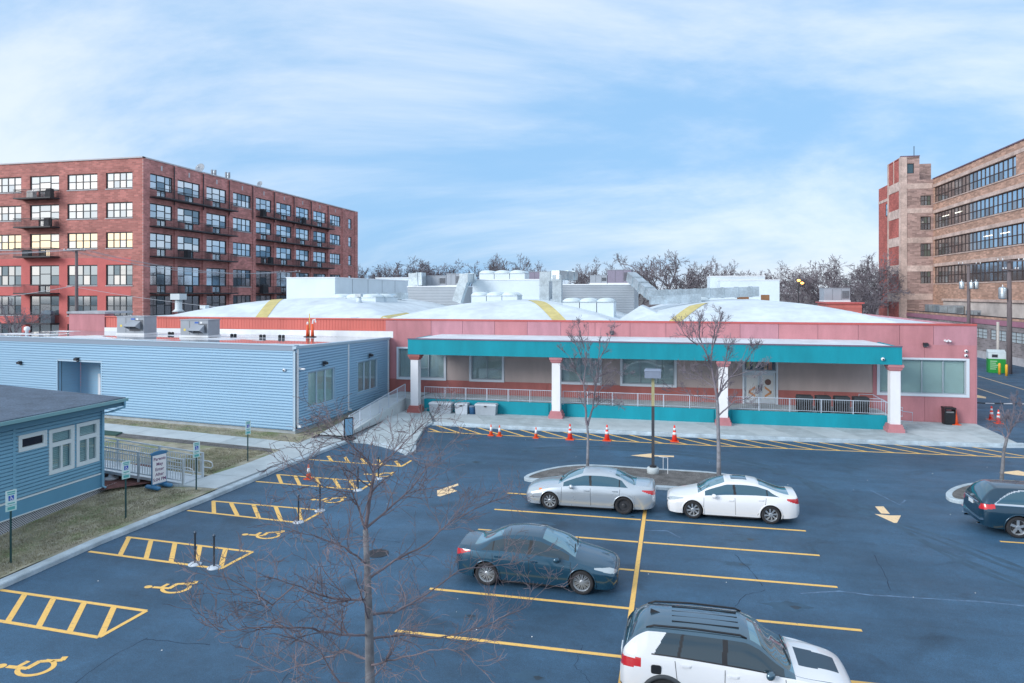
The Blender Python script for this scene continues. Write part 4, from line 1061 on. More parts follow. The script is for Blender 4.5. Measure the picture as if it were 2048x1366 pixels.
# coping and pilasters
m_ = MB(); tbox(m_, Tl, -104.1, BX + .12, -.4, .12, BTOP - .05, BTOP + .12); tbox(m_, Trr, BY - .1, 135.5, -.4, .12, BTOP - .048, BTOP + .122); m_.build('coping', M_stone, loft)
for (y0, y1) in ((79.95, 80.45), (85.6, 86.3), (91.6, 92.4), (97.7, 98.4), (103.6, 104.2), (109.8, 110.4), (115.8, 116.5), (122.2, 123.0), (128.4, 129.6), (134.0, 135.4), (74.3, 75.3)):
    m_ = MB(); tbox(m_, Trr, y0, y1, 0, .14, -.6, BTOP - .055); m_.build('pilaster', M_rbrick_x, loft)
for y in (80.1, 86.0, 91.9, 97.9, 104.0, 110.2, 116.2, 122.6):
    m_ = MB(); m_.tube([(BX + .22, y - .3, BTOP - .2), (BX + .22, y - .3, 20)], .07, 5); m_.build('downpipe', M_iron, loft)
for (a0, a1, t) in rcols[:9]:
    m_ = MB(); c = (a0 + a1) / 2; tbox(m_, Trr, c - .14, c + .14, 0, .03, 24.2, 24.85); m_.build('ornament_stone', M_stone, loft)
GW = flat('painted_sunset_glass', (1.0, .84, .62), .08, metal=.95, spec=.8)  # golden sunset reflection painted into the glass colour
small = {g.name: MB() for g in GL + [GW]}
cnt = 0
def glset(row, left):
    if left: return ([GW, GW, GL[5], GW] if row == 2 else [GL[1], GL[5], GL[4], GL[1], GL[0]]) if row < 3 else [GL[3], GL[2], GL[0], GL[2], GL[4]]  # left face: reflected sky put into the pane tones row by row
    return [GL[0], GL[4], GL[4], GL[1], GL[0], GL[2], GL[3]] if row < 4 else [GL[3], GL[2], GL[0]]
def do_cols(cols, T, left, nbig):
    global cnt
    for ci, (a0, a1, t) in enumerate(cols):
        for ri, (z0, z1) in enumerate(rows):
            if left and ri == 5 and ci < 1: continue
            if (not left) and ri > 4: continue
            big = ci < nbig and ri < 5 and cnt < 290
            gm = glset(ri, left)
            kw = dict(fw=.13, dep=-.16, pane_obj=big, pane_mb=small, sill=M_stone if t != 1 else None)
            if t == 2: window(loft, T, (a0, a1, z0, z1), [1], [[.5]], M_dkframe, gm, **kw); continue
            if t == 0: window(loft, T, (a0, a1, z0, z1), [1, 1, 1, 1], [[.5]] * 4, M_dkframe, gm, **kw); cnt += 8 if big else 0
            else:
                window(loft, T, (a0, a1, z0, z1), [.3, .4, .3], [[.5], [.58], [.5]], M_dkframe, gm, **kw); cnt += 6 if big else 0
                m0, m1 = a0 + (a1 - a0) * .30, a0 + (a1 - a0) * .70
                window(loft, T, (m0, m1, z0 - .95, z0 + .02), [1, 1], [[], []], M_dkframe, gm[::-1], fw=.11, dep=-.14, pane_obj=False, pane_mb=small, name='balcony_door')
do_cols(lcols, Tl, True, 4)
do_cols(rcols, Trr, False, 5)
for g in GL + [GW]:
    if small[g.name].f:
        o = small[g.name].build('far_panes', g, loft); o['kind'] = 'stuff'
def balcony(T, a0, a1, z, dep=1.45):
    m_ = MB(); tbox(m_, T, a0, a1, 0.01, dep, z - .16, z); b = m_.build('balcony', M_iron, loft)
    m_ = MB()
    tbox(m_, T, a0, a1, dep - .05, dep, z + 1.02, z + 1.08); tbox(m_, T, a0, a0 + .05, .02, dep, z + 1.02, z + 1.08); tbox(m_, T, a1 - .05, a1, .02, dep, z + 1.02, z + 1.08)
    n = int((a1 - a0) / .2)
    for k in range(n + 1):
        a = a0 + .02 + (a1 - a0 - .04) * k / n; tbox(m_, T, a - .016, a + .016, dep - .035, dep - .017, z, z + 1.02)
    for k in range(1, 8):
        d = dep * k / 8
        for a in (a0 + .02, a1 - .02): tbox(m_, T, a - .012, a + .012, d - .012, d + .012, z, z + 1.02)
    m_.build('railing', M_iron, b)
for (a0, a1, t) in lcols:
    if t == 1:
        for (z0, z1) in rows[:5]: balcony(Tl, a0 - 1.1, a1 + .1, z0 - .95)
for ci, (a0, a1, t) in enumerate(rcols):
    if t == 1:
        for (z0, z1) in rows[:4]: balcony(Trr, a0 - .1, a1 + .9, z0 - .95, 1.4)
# things left out on the balconies, dishes on the roof
M_cover = pmat('dark_grill_cover', (.03, .035, .045), .8, .3, 2)
def grill(T, a, d, z, label, mat=None, w=.75, h=1.05):
    m_ = MB(); rings = []
    for (f, hh) in ((1.0, 0), (1.0, .3), (.95, .7), (1.05, .78), (.9, 1.0), (.5, 1.08)):
        rings.append([T(a + u * w / 2 * f, d + v * .3 * f, z + hh * h) for u, v in ((-1, -1), (1, -1), (1, 1), (-1, 1))])
    m_.loft(rings); o = m_.build('covered_grill', mat or M_cover); tag(o, label, 'grill', 'grills and bundles on the loft balconies')
grill(Tl, -78.3, .8, 20.62, 'dark covered grill on the top left balcony of the brick block')
grill(Tl, -81.2, .8, 20.62, 'pale grill on the top left balcony of the brick block', pmat('pale_grill', (.5, .5, .5), .5, .2), 1.0, .9)
grill(Tl, -78.6, .8, 16.87, 'dark covered grill on the second balcony down, left face of the brick block')
grill(Tl, -81.9, .8, 13.02, 'dark planter bundle on the third balcony down, left face of the brick block', None, 1.0, .8)
grill(Tl, -78.6, .8, 4.37, 'grey covered grill on the lowest visible balcony of the brick block', pmat('grey_cover', (.10, .15, .2), .7, .2), 1.5, 1.5)
grill(Trr, 81.8, .7, 13.02, 'dark covered grill on the third balcony of the second bay from the brick corner')
grill(Trr, 101.8, .7, 13.02, 'dark covered grill on the third balcony of the fifth bay, brick block')
grill(Trr, 99.6, .7, 20.62, 'dark covered grill on the top balcony of the fifth bay, brick block')
grill(Trr, 112.3, .7, 20.62, 'dark covered grill on the top balcony of the seventh bay, brick block')
grill(Trr, 100.0, .7, 8.27, 'broad dark covered grill on the low balcony above the white penthouse', None, 1.5, 1.3)
M_unit_dk = flat('aerial_grey', (.2, .24, .3), .5)
def dish(loc, r, label):
    t = thing('satellite_dish', loc, label, 'satellite dish', 'dishes on the brick block roof')
    m_ = MB(); m_.tube([(0, 0, 0), (0, 0, 1.7)], .05, 6); m_.build('mast', M_galv, t, local=True)
    m_ = MB(); M = Matrix.Translation((0, -.15, 1.9)) @ Matrix.Rotation(R(70), 4, 'X')
    m_.lathe([(r * .05, -.18), (r * .5, -.13), (r * .85, -.04), (r, .05), (r * .97, .06), (r * .5, -.1), (r * .05, -.14)], (0, 0, 0), 16, 'z', M); m_.build('reflector', pmat('dish_grey', (.25, .3, .36), .5, .1), t, True, local=True)
    m_ = MB(); m_.tube([(0, -.15, 1.9), (0, -.75, 2.05)], .03, 5); m_.build('feed_arm', M_galv, t, local=True)
dish((-67, 88.0, BTOP - .8), .75, 'large round dish on the brick block roof, left of the aerials')
dish((-67, 103.0, BTOP - .8), .5, 'small round dish on the brick block roof, farther along the parapet')
for i, (yy, h) in enumerate(((90.3, 1.9), (93.6, 2.1))):
    t = thing('roof_aerial', (-66.5, yy, BTOP - .8), ['thin aerial mast on the brick roof nearest the large dish', 'twin panel aerial on the brick roof right of the thin mast'][i], 'aerial')
    m_ = MB(); m_.tube([(0, 0, 0), (0, 0, h)], .05, 5); m_.build('mast', M_galv, t, local=True)
    m_ = MB(); m_.box(-.12, .12, -.5, -.3, h - .9, h + .1); m_.box(-.12, .12, .25, .45, h - .7, h + .2); m_.box(-.03, .03, -.4, .4, h - .4, h - .34); m_.build('panel_antenna', M_unit_dk, t, local=True)

# ------------------------------------------------------------------ tan factory on the right
M_tbrick_x = brick_mat('tan_brick_side', (0.52, 0.325, 0.25), (0.42, 0.33, 0.28), .7, .22, .28, 'x')
M_tbrick_y = brick_mat('brown_brick', (0.42, 0.29, 0.265), (0.40, 0.33, 0.31), .7, .22, .3, 'y')
M_infill = brick_mat('red_infill_brick', (0.46, 0.13, 0.11), (0.34, 0.13, 0.12), .6, .2, .2, 'x')
M_cframe = pmat('weathered_concrete_frame', (.52, .41, .37), .9, .3, .5, fine=.1, bscale=4)
M_cframe2 = pmat('pale_concrete_band', (.56, .45, .41), .9, .35, .8, fine=.12, bscale=4)
M_mull = flat('brown_mullion', (.055, .04, .04), .6)
FXp, FYc = 42.25, 127.0
fac = thing('tan_brick_factory', (FXp, FYc, 0), 'tan brick factory with long window bands and stair tower at the right', 'building')
Tx = TF('x-', FXp); Ty = TF('y', FYc)
bands = [(22.55, 25.95), (18.0, 21.0), (13.5, 16.4), (8.75, 11.6)]
bz = []
for (p_top, p_bot) in ((375, 406), (427, 458), (480, 512), (534, 567)):
    bz.append((on_x(1869, p_bot, FXp)[1], on_x(1869, p_top, FXp)[1]))
yA, yB = 60.0, 126.6
y_end0 = on_x(2032, 330, FXp)[0]
rr = [(y_end0, yB, bz[0][0], bz[0][1])] + [(yA, yB, z0, z1) for z0, z1 in bz[1:]]
ROOF = 27.05
wall_openings(Tx, 55, FYc, -.6, ROOF, rr + [(88, 122, 1.0, 5.0)][:0], .35).build('wall', M_tbrick_x, fac)
box('roof', FXp + .3, FXp + 30, 55, FYc, ROOF - .8, ROOF - .7, M_darkmetal, fac)
m_ = MB(); tbox(m_, Tx, 55, FYc, -.4, .12, ROOF, ROOF + .15); m_.build('coping', M_plum, fac)
for (z0, z1) in bz:
    m_ = MB(); tbox(m_, Tx, yA, yB + .2, 0, .06, z1 + .05, z1 + .55); m_.build('lintel_band', M_cframe, fac)
    m_ = MB(); tbox(m_, Tx, yA, yB + .2, -.1, .1, z0 - .16, z0 - .01); m_.build('sill_band', M_cframe, fac)
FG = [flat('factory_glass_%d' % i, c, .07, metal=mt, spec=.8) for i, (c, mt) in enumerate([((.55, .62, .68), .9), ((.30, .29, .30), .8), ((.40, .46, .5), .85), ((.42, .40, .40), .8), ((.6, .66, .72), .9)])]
M_tube = flat('lit_fluorescent_tube', (1, 1, .9), .4, emis=((1.0, .96, .8), 1.0))
for bi, (y0, y1, z0, z1) in enumerate(rr):
    y0c = max(y0, 92.5); n = int(round((y1 - y0c) / 1.32))
    # sky reflection put into the pane colours: paler near end, duller far end
    m_ = MB(); tbox(m_, Tx, y0c, y1, -.3, -.18, z1 - .12, z1); tbox(m_, Tx, y0c, y1, -.3, -.18, z0, z0 + .12); tbox(m_, Tx, y0c, y1, -.295, -.185, (z0 + z1) / 2 - .1 - .06, (z0 + z1) / 2 - .1 + .06)
    for k in range(n + 1):
        a = y0c + (y1 - y0c) * k / n; tbox(m_, Tx, a - .06, a + .06, -.3, -.17, z0, z1)
    wb = m_.build('window_band', M_mull, fac); zm = (z0 + z1) / 2 - .1
    for k in range(n):
        a = y0c + (y1 - y0c) * k / n; b = y0c + (y1 - y0c) * (k + 1) / n
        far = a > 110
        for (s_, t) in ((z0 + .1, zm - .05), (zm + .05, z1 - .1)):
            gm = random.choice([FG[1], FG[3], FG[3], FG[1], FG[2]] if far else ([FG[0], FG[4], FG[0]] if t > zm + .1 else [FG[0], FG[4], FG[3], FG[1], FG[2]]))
            v0, v1 = Tx(a + .05, -.26, s_), Tx(b - .05, -.24, t)
            ubox('pane', min(v0[0], v1[0]), max(v0[0], v1[0]), a + .05, b - .05, s_, t, gm, wb)
    if bi in (1, 2):
        for q in range(2):
            a = (116 if bi == 1 else 101) + q * 5.0; m_ = MB(); tbox(m_, Tx, a, a + 2.6, -.235, -.22, zm + .5, zm + .62); m_.build('lit_tube', M_tube, wb)
if yA < 92.5:
    for (y0, y1, z0, z1) in rr[1:]:
        m_ = MB(); tbox(m_, Tx, yA, 92.5, -.3, -.25, z0, z1); m_.build('near_glazing', FG[0], fac)
# blank white ground floor strip
m_ = MB(); tbox(m_, Tx, 70, 122.5, .01, .05, .5, 7.0); m_.build('whitewashed_wall', pmat('whitewash', (.52, .48, .46), .9, .25, .5), fac)
m_ = MB(); tbox(m_, Tx, 70, 122.5, .0, .3, 7.0, 7.35); m_.build('ledge', M_cframe, fac)
# tower
TX0 = 37.4; TZ = 30.95
xw0, xw1 = on_y(1841, 400, FYc)[0], on_y(1862, 400, FYc)[0]
tz = [(on_y(1850, b, FYc)[1], on_y(1850, t, FYc)[1]) for t, b in ((391, 411), (433, 460), (487, 513), (540, 567))]
trs = [(xw0, xw1, z0, z1) for z0, z1 in tz]
wall_openings(Ty, TX0, FXp - .002, -.6, ROOF, trs, .3).build('tower_wall', M_tbrick_y, fac)
box('tower_back', TX0 + .02, FXp + 2, 134.0, 134.3, -.6, TZ - .1, M_tbrick_y, fac)
zt0 = ROOF
xt1 = on_y(1839, 330, FYc)[0]
wr_ = (on_y(1812, 340, FYc)[0], on_y(1828, 340, FYc)[0], on_y(1820, 347, FYc)[1], on_y(1820, 327, FYc)[1])
wall_openings(Ty, TX0, xt1, ROOF, TZ, [wr_], .3).build('tower_head', M_tbrick_y, fac)
box('tower_head_side', xt1 - .02, xt1, FYc + .01, 134, ROOF - .1, TZ, M_tbrick_x, fac)
box('tower_roof', TX0, xt1, FYc, 134, TZ - .3, TZ - .2, M_darkmetal, fac)
m_ = MB(); tbox(m_, Ty, TX0 - .08, xt1 + .05, -.3, .08, TZ, TZ + .15); m_.build('tower_coping', M_plum, fac)
m_ = MB(); m_.tube([(TX0 + 2.6, FYc + 2, TZ - .2), (TX0 + 2.6, FYc + 2, TZ + 2.1)], .06, 5); m_.build('flag_pole', M_darkmetal, fac)
window(fac, Ty, wr_, [1], [[]], M_dkframe, [flat('teal_pane', (.05, .10, .13), .2)], .1, -.15)
for r_ in trs: window(fac, Ty, r_, [1, 1, 1], [[.5]] * 3, M_mull, [FG[3], flat('green_grey_pane', (.12, .14, .12), .3), FG[1]], .1, -.15, sill=M_cframe)
for (z, h, mt) in ((26.0, .9, M_cframe), (21.9, .8, M_cframe2), (17.0, .9, M_cframe), (12.3, 1.0, M_cframe2), (7.6, 1.0, M_cframe)):
    m_ = MB(); tbox(m_, Ty, TX0 + .9, FXp - .1, 0, .05, z - h / 2, z + h / 2); m_.build('concrete_band', mt, fac)
m_ = MB(); tbox(m_, Ty, TX0 - .02, TX0 + .9, 0, .09, -.6, TZ - .02); m_.build('corner_pier', M_cframe, fac)
Txt = TF('x-', TX0)
wall_openings(Txt, FYc, 134.1, -.6, TZ, [], .1).build('tower_side_wall', M_infill, fac)
for (y0, y1) in ((FYc - .09, FYc + .75), (133.5, 134.1)):
    m_ = MB(); tbox(m_, Txt, y0, y1, 0, .1, -.6, TZ - .02); m_.build('corner_pier', M_cframe, fac)
for z in (26.2, 21.6, 16.9, 12.2, 7.5):
    m_ = MB(); tbox(m_, Txt, FYc + .76, 133.49, 0, .07, z - .75, z + .75); m_.build('concrete_band', M_cframe2, fac)
m_ = MB(); tbox(m_, Txt, 130.6, 130.9, 0, .06, 26.96, TZ - .02); m_.build('pilaster', M_cframe, fac)
box('rear_block', TX0 + .4, 60, 134.35, 141.2, -.6, 27.6, M_infill, fac)
m_ = MB(); tbox(m_, TF('x-', TX0 + .4), 134.4, 141.2, 0, .06, 24.7, 25.2); m_.build('concrete_band', M_cframe2, fac)
window(fac, TF('x-', TX0 + .25), (134.9, 136.2, 22.0, 24.2), [1], [[.5]], M_dkframe, [FG[0]], .1, .0)
# ------------------------------------------------------------------ low brick building in front of it
low = thing('low_brick_annex', (38.3, 100, 0), 'low grey brick building with a dull pink coping along the alley', 'building')
M_gbrick = brick_mat('grey_brown_brick', (0.26, 0.24, 0.25), (.33, .33, .35), .7, .22, .25, 'x')
M_pinkcop = pmat('dull_pink_coping', (.36, .17, .24), .7, .15, .6)
LX = 38.3; Tw = TF('x-', LX)
LZ = 5.0
lr = []
y = 62.0
while y < 120: lr.append((y, y + 4.1, 2.5, 3.75)); y += 5.0
wall_openings(Tw, 40, 126.9, -.6, LZ, lr, .25).build('wall', M_gbrick, low)
box('roof', LX + .2, FXp - .06, 40, 126.9, LZ - .25, LZ - .1, M_darkmetal, low)
m_ = MB(); tbox(m_, Tw, 40, 126.9, -.2, .1, 4.35, 4.95); m_.build('pink_coping', M_pinkcop, low)
m_ = MB(); tbox(m_, Tw, 40, 126.9, -.3, .02, 5.002, 5.3); m_.build('parapet', M_tbrick_x, low)
m_ = MB(); tbox(m_, Tw, 40, 126.9, -.35, .06, 5.302, 5.38); m_.build('parapet_cap', M_darkmetal, low)
m_ = MB(); tbox(m_, Tw, 40, 126.9, 0, .08, -.02, .9); m_.build('plinth', pmat('pale_plinth', (.42, .43, .46), .9, .25, .8), low)
M_block = pmat('glass_block', (.42, .50, .54), .35, .15, 1.5)
for r_ in lr:
    if r_[0] > 75: window(low, Tw, r_, [1, 1, 1], [[.33, .66]] * 3, M_mull, [M_block], .04, -.1)
# ------------------------------------------------------------------ rooftop structures on the hall
M_pent = pmat('white_penthouse_panel', (.60, .69, .75), .6, .08, .4)
M_corr = pmat('grey_corrugated_steel', (.34, .38, .42), .5, .10, .5, metal=.2)
M_acryl = pmat('milky_skylight', (.62, .74, .80), .25, .08, 1, coat=.4)
M_unit = pmat('hvac_grey', (.30, .34, .39), .5, .12, 1.2)
M_unitd = pmat('hvac_grille', (.10, .11, .13), .6, .3, 8)
M_mauve = pmat('mauve_unit', (.23, .21, .28), .55, .1, .8)
def bxy(x0, x1, y0, y1, Y):                  # photo box -> (X0, X1, Z0, Z1) at depth plane Y
    a, z0 = on_y(x0, y1, Y); b, z1 = on_y(x1, y0, Y)
    return a, b, z0, z1
def roof_box(name, px, Y, dep, mat, label, cat='penthouse', sink=True, corr=False, cap=True):
    a, b, z0, z1 = bxy(*px, Y)
    if sink: z0 = 6.1
    t = thing(name, ((a + b) / 2, Y, z0), label, cat)
    if corr:
        m_ = MB(); n = int((z1 - z0) / .16)
        for k in range(n):
            zl, zm, zh = z0 + (z1 - z0) * k / n, z0 + (z1 - z0) * (k + .5) / n, z0 + (z1 - z0) * (k + 1) / n
            m_.quad((a, Y - .02, zl), (b, Y - .02, zl), (b, Y + .015, zm), (a, Y + .015, zm)); m_.quad((a, Y + .015, zm), (b, Y + .015, zm), (b, Y - .02, zh), (a, Y - .02, zh))
        o = m_.build('corrugated_front', mat, t); o['kind'] = 'stuff'
        box('body', a, b, Y + .03, Y + dep, z0, z1, mat, t)
    else: box('body', a, b, Y, Y + dep, z0, z1, mat, t)
    if cap: box('cap', a - .05, b + .05, Y - .05, Y + dep + .05, z1 + .002, z1 + .1, M_whitemetal, t)
    return t, a, b, z0, z1
t, a, b, z0, z1 = roof_box('white_penthouse', (573, 670, 556, 594), 66, 20.5, M_pent, 'long white penthouse box in front of the brick loft block')
for k in range(1, 5): box('panel_seam', b, b + .03, 66 + 4 * k, 66.06 + 4 * k, 7.2, z1 - .05, M_corr, t)
t, a, b, z0, z1 = roof_box('roof_house', (815, 925, 574, 612), 70, 8, M_corr, 'grey corrugated roof house left of the white penthouse', corr=True)
t, a, b, z0, z1 = roof_box('white_penthouse', (945, 1085, 560, 600), 64, 7, M_pent, 'square white penthouse at the middle of the roof')
t, a, b, z0, z1 = roof_box('roof_house', (1122, 1268, 570, 618), 66, 9, M_corr, 'wide grey corrugated roof house right of the tall ducts', corr=True)
t, a, b, z0, z1 = roof_box('white_penthouse', (1420, 1530, 553, 596), 76, 6, M_pent, 'rear white penthouse box over the right vault')
t, a, b, z0, z1 = roof_box('white_penthouse', (1440, 1559, 561, 598), 72, 3.4, M_pent, 'front white penthouse box over the right vault')
t, a, b, z0, z1 = roof_box('white_penthouse', (751, 830, 556, 576), 92, 6, M_pent, 'far white roof box behind the left ducts')
# hipped white saddle between the vaults
t = thing('roof_saddle', (-2.2, 56, 6.1), 'white pyramid saddle between the middle and right vaults', 'roof saddle')
m_ = MB(); m_.add([(-4.0, 50.5, 6.15), (.4, 50.5, 6.15), (.4, 58, 6.15), (-4.0, 58, 6.15), (-2.3, 54.0, 7.3), (-2.3, 58, 7.3)], [(0, 1, 4), (1, 2, 5, 4), (3, 0, 4, 5), (2, 3, 5)]); m_.build('membrane', M_membrane, t)
# skylight rows: white curbs with barrel domes
def skylights(px, Y, dep, n, label, axis='x', curb=None):
    a, b, z0, z1 = bxy(*px, Y); zc = z1 - .35
    t = thing('skylight_row', ((a + b) / 2, Y, 6.1), label, 'skylight', 'skylight rows on the hall roof')
    w = (b - a) / n
    for k in range(n):
        x0 = a + k * w
        c = box('curb', x0 + .03, x0 + w - .03, Y, Y + dep, (6.1 if curb is None else curb), zc, M_pent, t)
        m_ = MB(); rings = []
        for yy in (Y - .03, Y + dep * .5, Y + dep + .03):
            rings.append([(x0 + w / 2 + (w / 2 - .03) * math.cos(PI - PI * j / 10), yy, zc + .06 + .3 * math.sin(PI * j / 10)) for j in range(11)])
        m_.loft(rings, False, True); m_.build('dome', M_acryl, c, True)
        m_ = MB(); m_.box(x0 + .0, x0 + w, Y - .05, Y + dep + .05, zc + .003, zc + .06); m_.build('frame', M_galv, c)
skylights((958, 1050, 540, 560), 66, 2.2, 3, 'three barrel skylights on top of the square white penthouse', curb=9.4)
skylights((942, 1035, 584, 600), 58, 2.0, 3, 'low row of three barrel skylights in front of the square penthouse', curb=7.3)
skylights((1125, 1228, 596, 640), 54, 2.6, 3, 'tall white row of three barrel skylights on the middle vault slope')
skylights((663, 752, 588, 626), 58, 2.6, 3, 'tall white row of barrel skylights on the left valley')
skylights((750, 774, 588, 622), 60, 2.6, 1, 'single white curbed skylight beside the left duct')
skylights((1384, 1420, 594, 612), 62, 2.4, 1, 'single skylight half hidden behind the long silver duct')
def flat_skylight(px, Y, label):
    a, b, z0, z1 = bxy(*px, Y); t = thing('roof_hatch', ((a + b) / 2, Y, 6.2), label, 'roof hatch', 'hatches on the left vault')
    box('curb', a + .05, b - .05, Y, Y + 1.5, 6.2, z0 + .12, M_pent, t); box('lid', a, b, Y - .06, Y + 1.56, z0 + .123, z1, M_unit, t)
flat_skylight((584, 623, 610, 614), 55, 'tall roof hatch on the left vault, middle one')
flat_skylight((553, 596, 625, 629.5), 51.5, 'low roof hatch at the left on the left vault edge')
flat_skylight((636, 675, 625, 629.5), 51.5, 'low roof hatch at the right on the left vault edge')
# ducts
def duct(paths, r, label, flanges=True, mat=None):
    pts = [Vector(p) for p in paths]; t = thing('roof_duct', (pts[0].x, pts[0].y, min(p.z for p in pts) - r), label, 'duct', 'galvanised ducts on the hall roof')
    for k, (a, b) in enumerate(zip(pts[:-1], pts[1:])):
        d = (b - a).normalized(); up = Vector((0, 1, 0)) if abs(d.z) > .8 else Vector((0, 0, 1)); rk = r * (1 - .02 * k); s_ = d.cross(up).normalized() * rk; u = s_.cross(d).normalized() * rk
        m_ = MB(); e = d * r * .98
        m_.loft([[q + s_ + u, q - s_ + u, q - s_ - u, q + s_ - u] for q in (a - (e if k else Vector()), b + (e * 0))]); seg = m_.build('duct_section', mat or M_galv, t)
        if flanges:
            n = max(1, int((b - a).length / 1.25))
            for j in range(1, n + 1):
                f = MB()
                q = a.lerp(b, j / (n + .5)); g = 1.1
                f.loft([[p + (s_ + u) * g, p + (u - s_) * g, p - (s_ + u) * g, p + (s_ - u) * g] for p in (q - d * .03, q + d * .03)]); f.build('flange', M_galv, seg)
    return t
def P3(px, py, Y): x, z = on_y(px, py, Y); return (x, Y, z)
duct([P3(1090, 606, 60), P3(1090, 553, 60), P3(1107, 553, 60)], .42, 'left upright square duct beside the square white penthouse')
duct([P3(1115, 612, 58), P3(1115, 550, 58), P3(1148, 552, 61)], .38, 'right upright square duct with horizontal arm beside the corrugated house')
duct([P3(1262, 553, 66), P3(1305, 590, 62), P3(1515, 583, 64)], .44, 'long bent silver duct running across the right vault')
duct([P3(1300, 601, 60), P3(1400, 596, 61)], .35, 'lower silver duct branch under the long bent duct')
duct([P3(745, 592, 64), P3(815, 592, 66)], .34, 'grey flanged duct on legs in front of the left corrugated house')
duct([P3(915, 604, 62), P3(930, 556, 62), P3(944, 556, 64)], .42, 'curved silver duct left of the square white penthouse')
duct([P3(822, 560, 71), P3(848, 558, 71)], .7, 'wide silver duct elbow on the left corrugated house')
for px in (779, 789):
    t = thing('duct_stand', (*P3(px, 628, 64)[:2], 6.2), 'thin steel stand under the grey flanged duct, ' + ('left leg' if px == 779 else 'right leg'), 'stand')
    x = P3(px, 600, 64)[0]; box('leg', x - .05, x + .05, 63.9, 64.1, 6.2, 7.6, M_darkmetal, t)
# air handling units
def hvac(name, px, Y, dep, label, mat=None, z_base=None, hood=False):
    a, b, z0, z1 = bxy(*px, Y)
    if z_base is not None: z0 = z_base
    t = thing(name, ((a + b) / 2, Y, z0), label, 'air conditioner')
    w = b - a
    box('base_rail', a - .05, b + .05, Y - .05, Y + dep + .05, z0, z0 + .14, M_whitemetal, t)
    box('cabinet', a, b, Y, Y + dep, z0 + .143, z1, mat or M_unit, t)
    box('lid', a - .04, b + .04, Y - .04, Y + dep + .04, z1 + .002, z1 + .06, M_unit, t)
    for k in range(1, 3): box('panel_seam', a + w * k / 3 - .012, a + w * k / 3 + .012, Y - .012, Y, z0 + .2, z1 - .05, M_unitd, t)
    g = MB(); n = 9
    for k in range(n):
        z = z0 + .35 + (z1 - z0 - .55) * k / n; g.box(a + w * .70, b - .08, Y - .03, Y - .005, z, z + (z1 - z0 - .55) / n * .6)
    g.build('louvre', M_unitd, t)
    if hood:
        g = MB(); g.add([(a + w * .45, Y - .01, z1 - .3), (a + w * .88, Y - .01, z1 - .3), (a + w * .88, Y - .6, z1 - .7), (a + w * .45, Y - .6, z1 - .7), (a + w * .45, Y - .01, z1 - .95), (a + w * .88, Y - .01, z1 - .95)], [(0, 1, 2, 3), (0, 3, 4), (1, 5, 2)]); g.build('rain_hood', M_unit, t)
        box('intake', a + w * .47, a + w * .86, Y - .02, Y - .004, z0 + .3, z1 - .75, M_unitd, t)
        box('warning_label', a + w * .12, a + w * .19, Y - .01, Y - .002, z1 - .75, z1 - .6, flat('yellow_label', (.75, .6, .1), .5), t)
        box('maker_plate', a + w * .52, a + w * .66, Y - .01, Y - .002, z1 - .22, z1 - .1, flat('blue_plate', (.03, .12, .45), .4), t)
        box('data_label', a + w * .72, a + w * .79, Y - .01, Y - .002, z1 - .26, z1 - .1, M_whiteplastic, t)
    return t
hvac('rooftop_unit', (234, 288, 634, 672), 44.2, 1.3, 'left grey rooftop unit with rain hood on the annex roof', z_base=5.1, hood=True)
hvac('rooftop_unit', (361, 416, 641, 682), 42.6, 1.3, 'right grey rooftop unit with rain hood on the annex roof', z_base=5.12, hood=True)
hvac('rooftop_unit', (1648, 1700, 577, 605), 76, 2.2, 'grey rooftop unit by the tan factory tower', z_base=7.35)
hvac('rooftop_unit', (1215, 1262, 540, 568), 68, 2.6, 'mauve rooftop unit box on the wide corrugated house', M_mauve, z_base=9.1)
hvac('rooftop_unit', (1180, 1214, 551, 568), 68, 1.6, 'small grey condenser left of the mauve unit', z_base=9.1)
hvac('rooftop_unit', (1050, 1108, 544, 562), 72, 2.6, 'mauve rooftop unit behind the square white penthouse', M_mauve, z_base=9.0)
hvac('rooftop_unit', (893, 920, 548, 574), 71, 2, 'dark louvred unit on the left corrugated house', z_base=8.95)
hvac('rooftop_unit', (850, 892, 552, 574), 72, 2, 'silver fan unit beside the wide duct elbow', z_base=8.95)
t = thing('plant_platform', (16.8, 75, 6), 'small red brick plant room carrying a rooftop unit', 'plant room')
box('body', 15.2, 18.3, 74, 79, 6.0, 7.2, M_infill, t); box('roof_edge', 15.0, 18.5, 73.8, 79.2, 7.202, 7.32, M_coping, t)
# little vents and wood blocks
def vent(px, py, Y, label, h=.9, r=.22, mat=None):
    x, z = on_y(px, py, Y); zz = roofz(x, Y) - .03
    t = thing('roof_vent', (x, Y, zz), label, 'roof vent')
    m_ = MB(); m_.lathe([(r * 1.5, 0), (r * .9, .25), (r * .8, .3), (r * .8, h * .7)], (0, 0, 0), 12); m_.build('stack', M_pent, t, True, local=True)
    m_ = MB(); m_.box(-r * 1.3, r * 1.3, -r * 1.3, r * 1.3, h * .7, h * 1.05); m_.build('hood', mat or M_galv, t, local=True)
vent(409, 612, 56, 'small silver hooded vent on the left vault')
vent(357, 590, 66, 'white chimney vent at the far left of the vaulted roof', 1.9, .45, M_pent)
vent(718, 622, 55, 'small hooded vent at the foot of the tall left skylights', .7, .2)
for i, (px, py) in enumerate(((1483, 594), (1531, 594), (1490, 598))):
    x, z = on_y(px, py, 66 + i); o = MB().box(x - .35, x + .35, 66 + i, 66.5 + i, roofz(x, 66 + i) - .02, roofz(x, 66 + i) + .5).build('wood_block', pmat('brown_timber_%d' % i, (.24, .12, .06), .8, .2)); tag(o, ['brown timber block under the end of the long duct', 'brown timber offcut right of the long duct', 'second brown timber block beneath the long duct'][i], 'timber block')
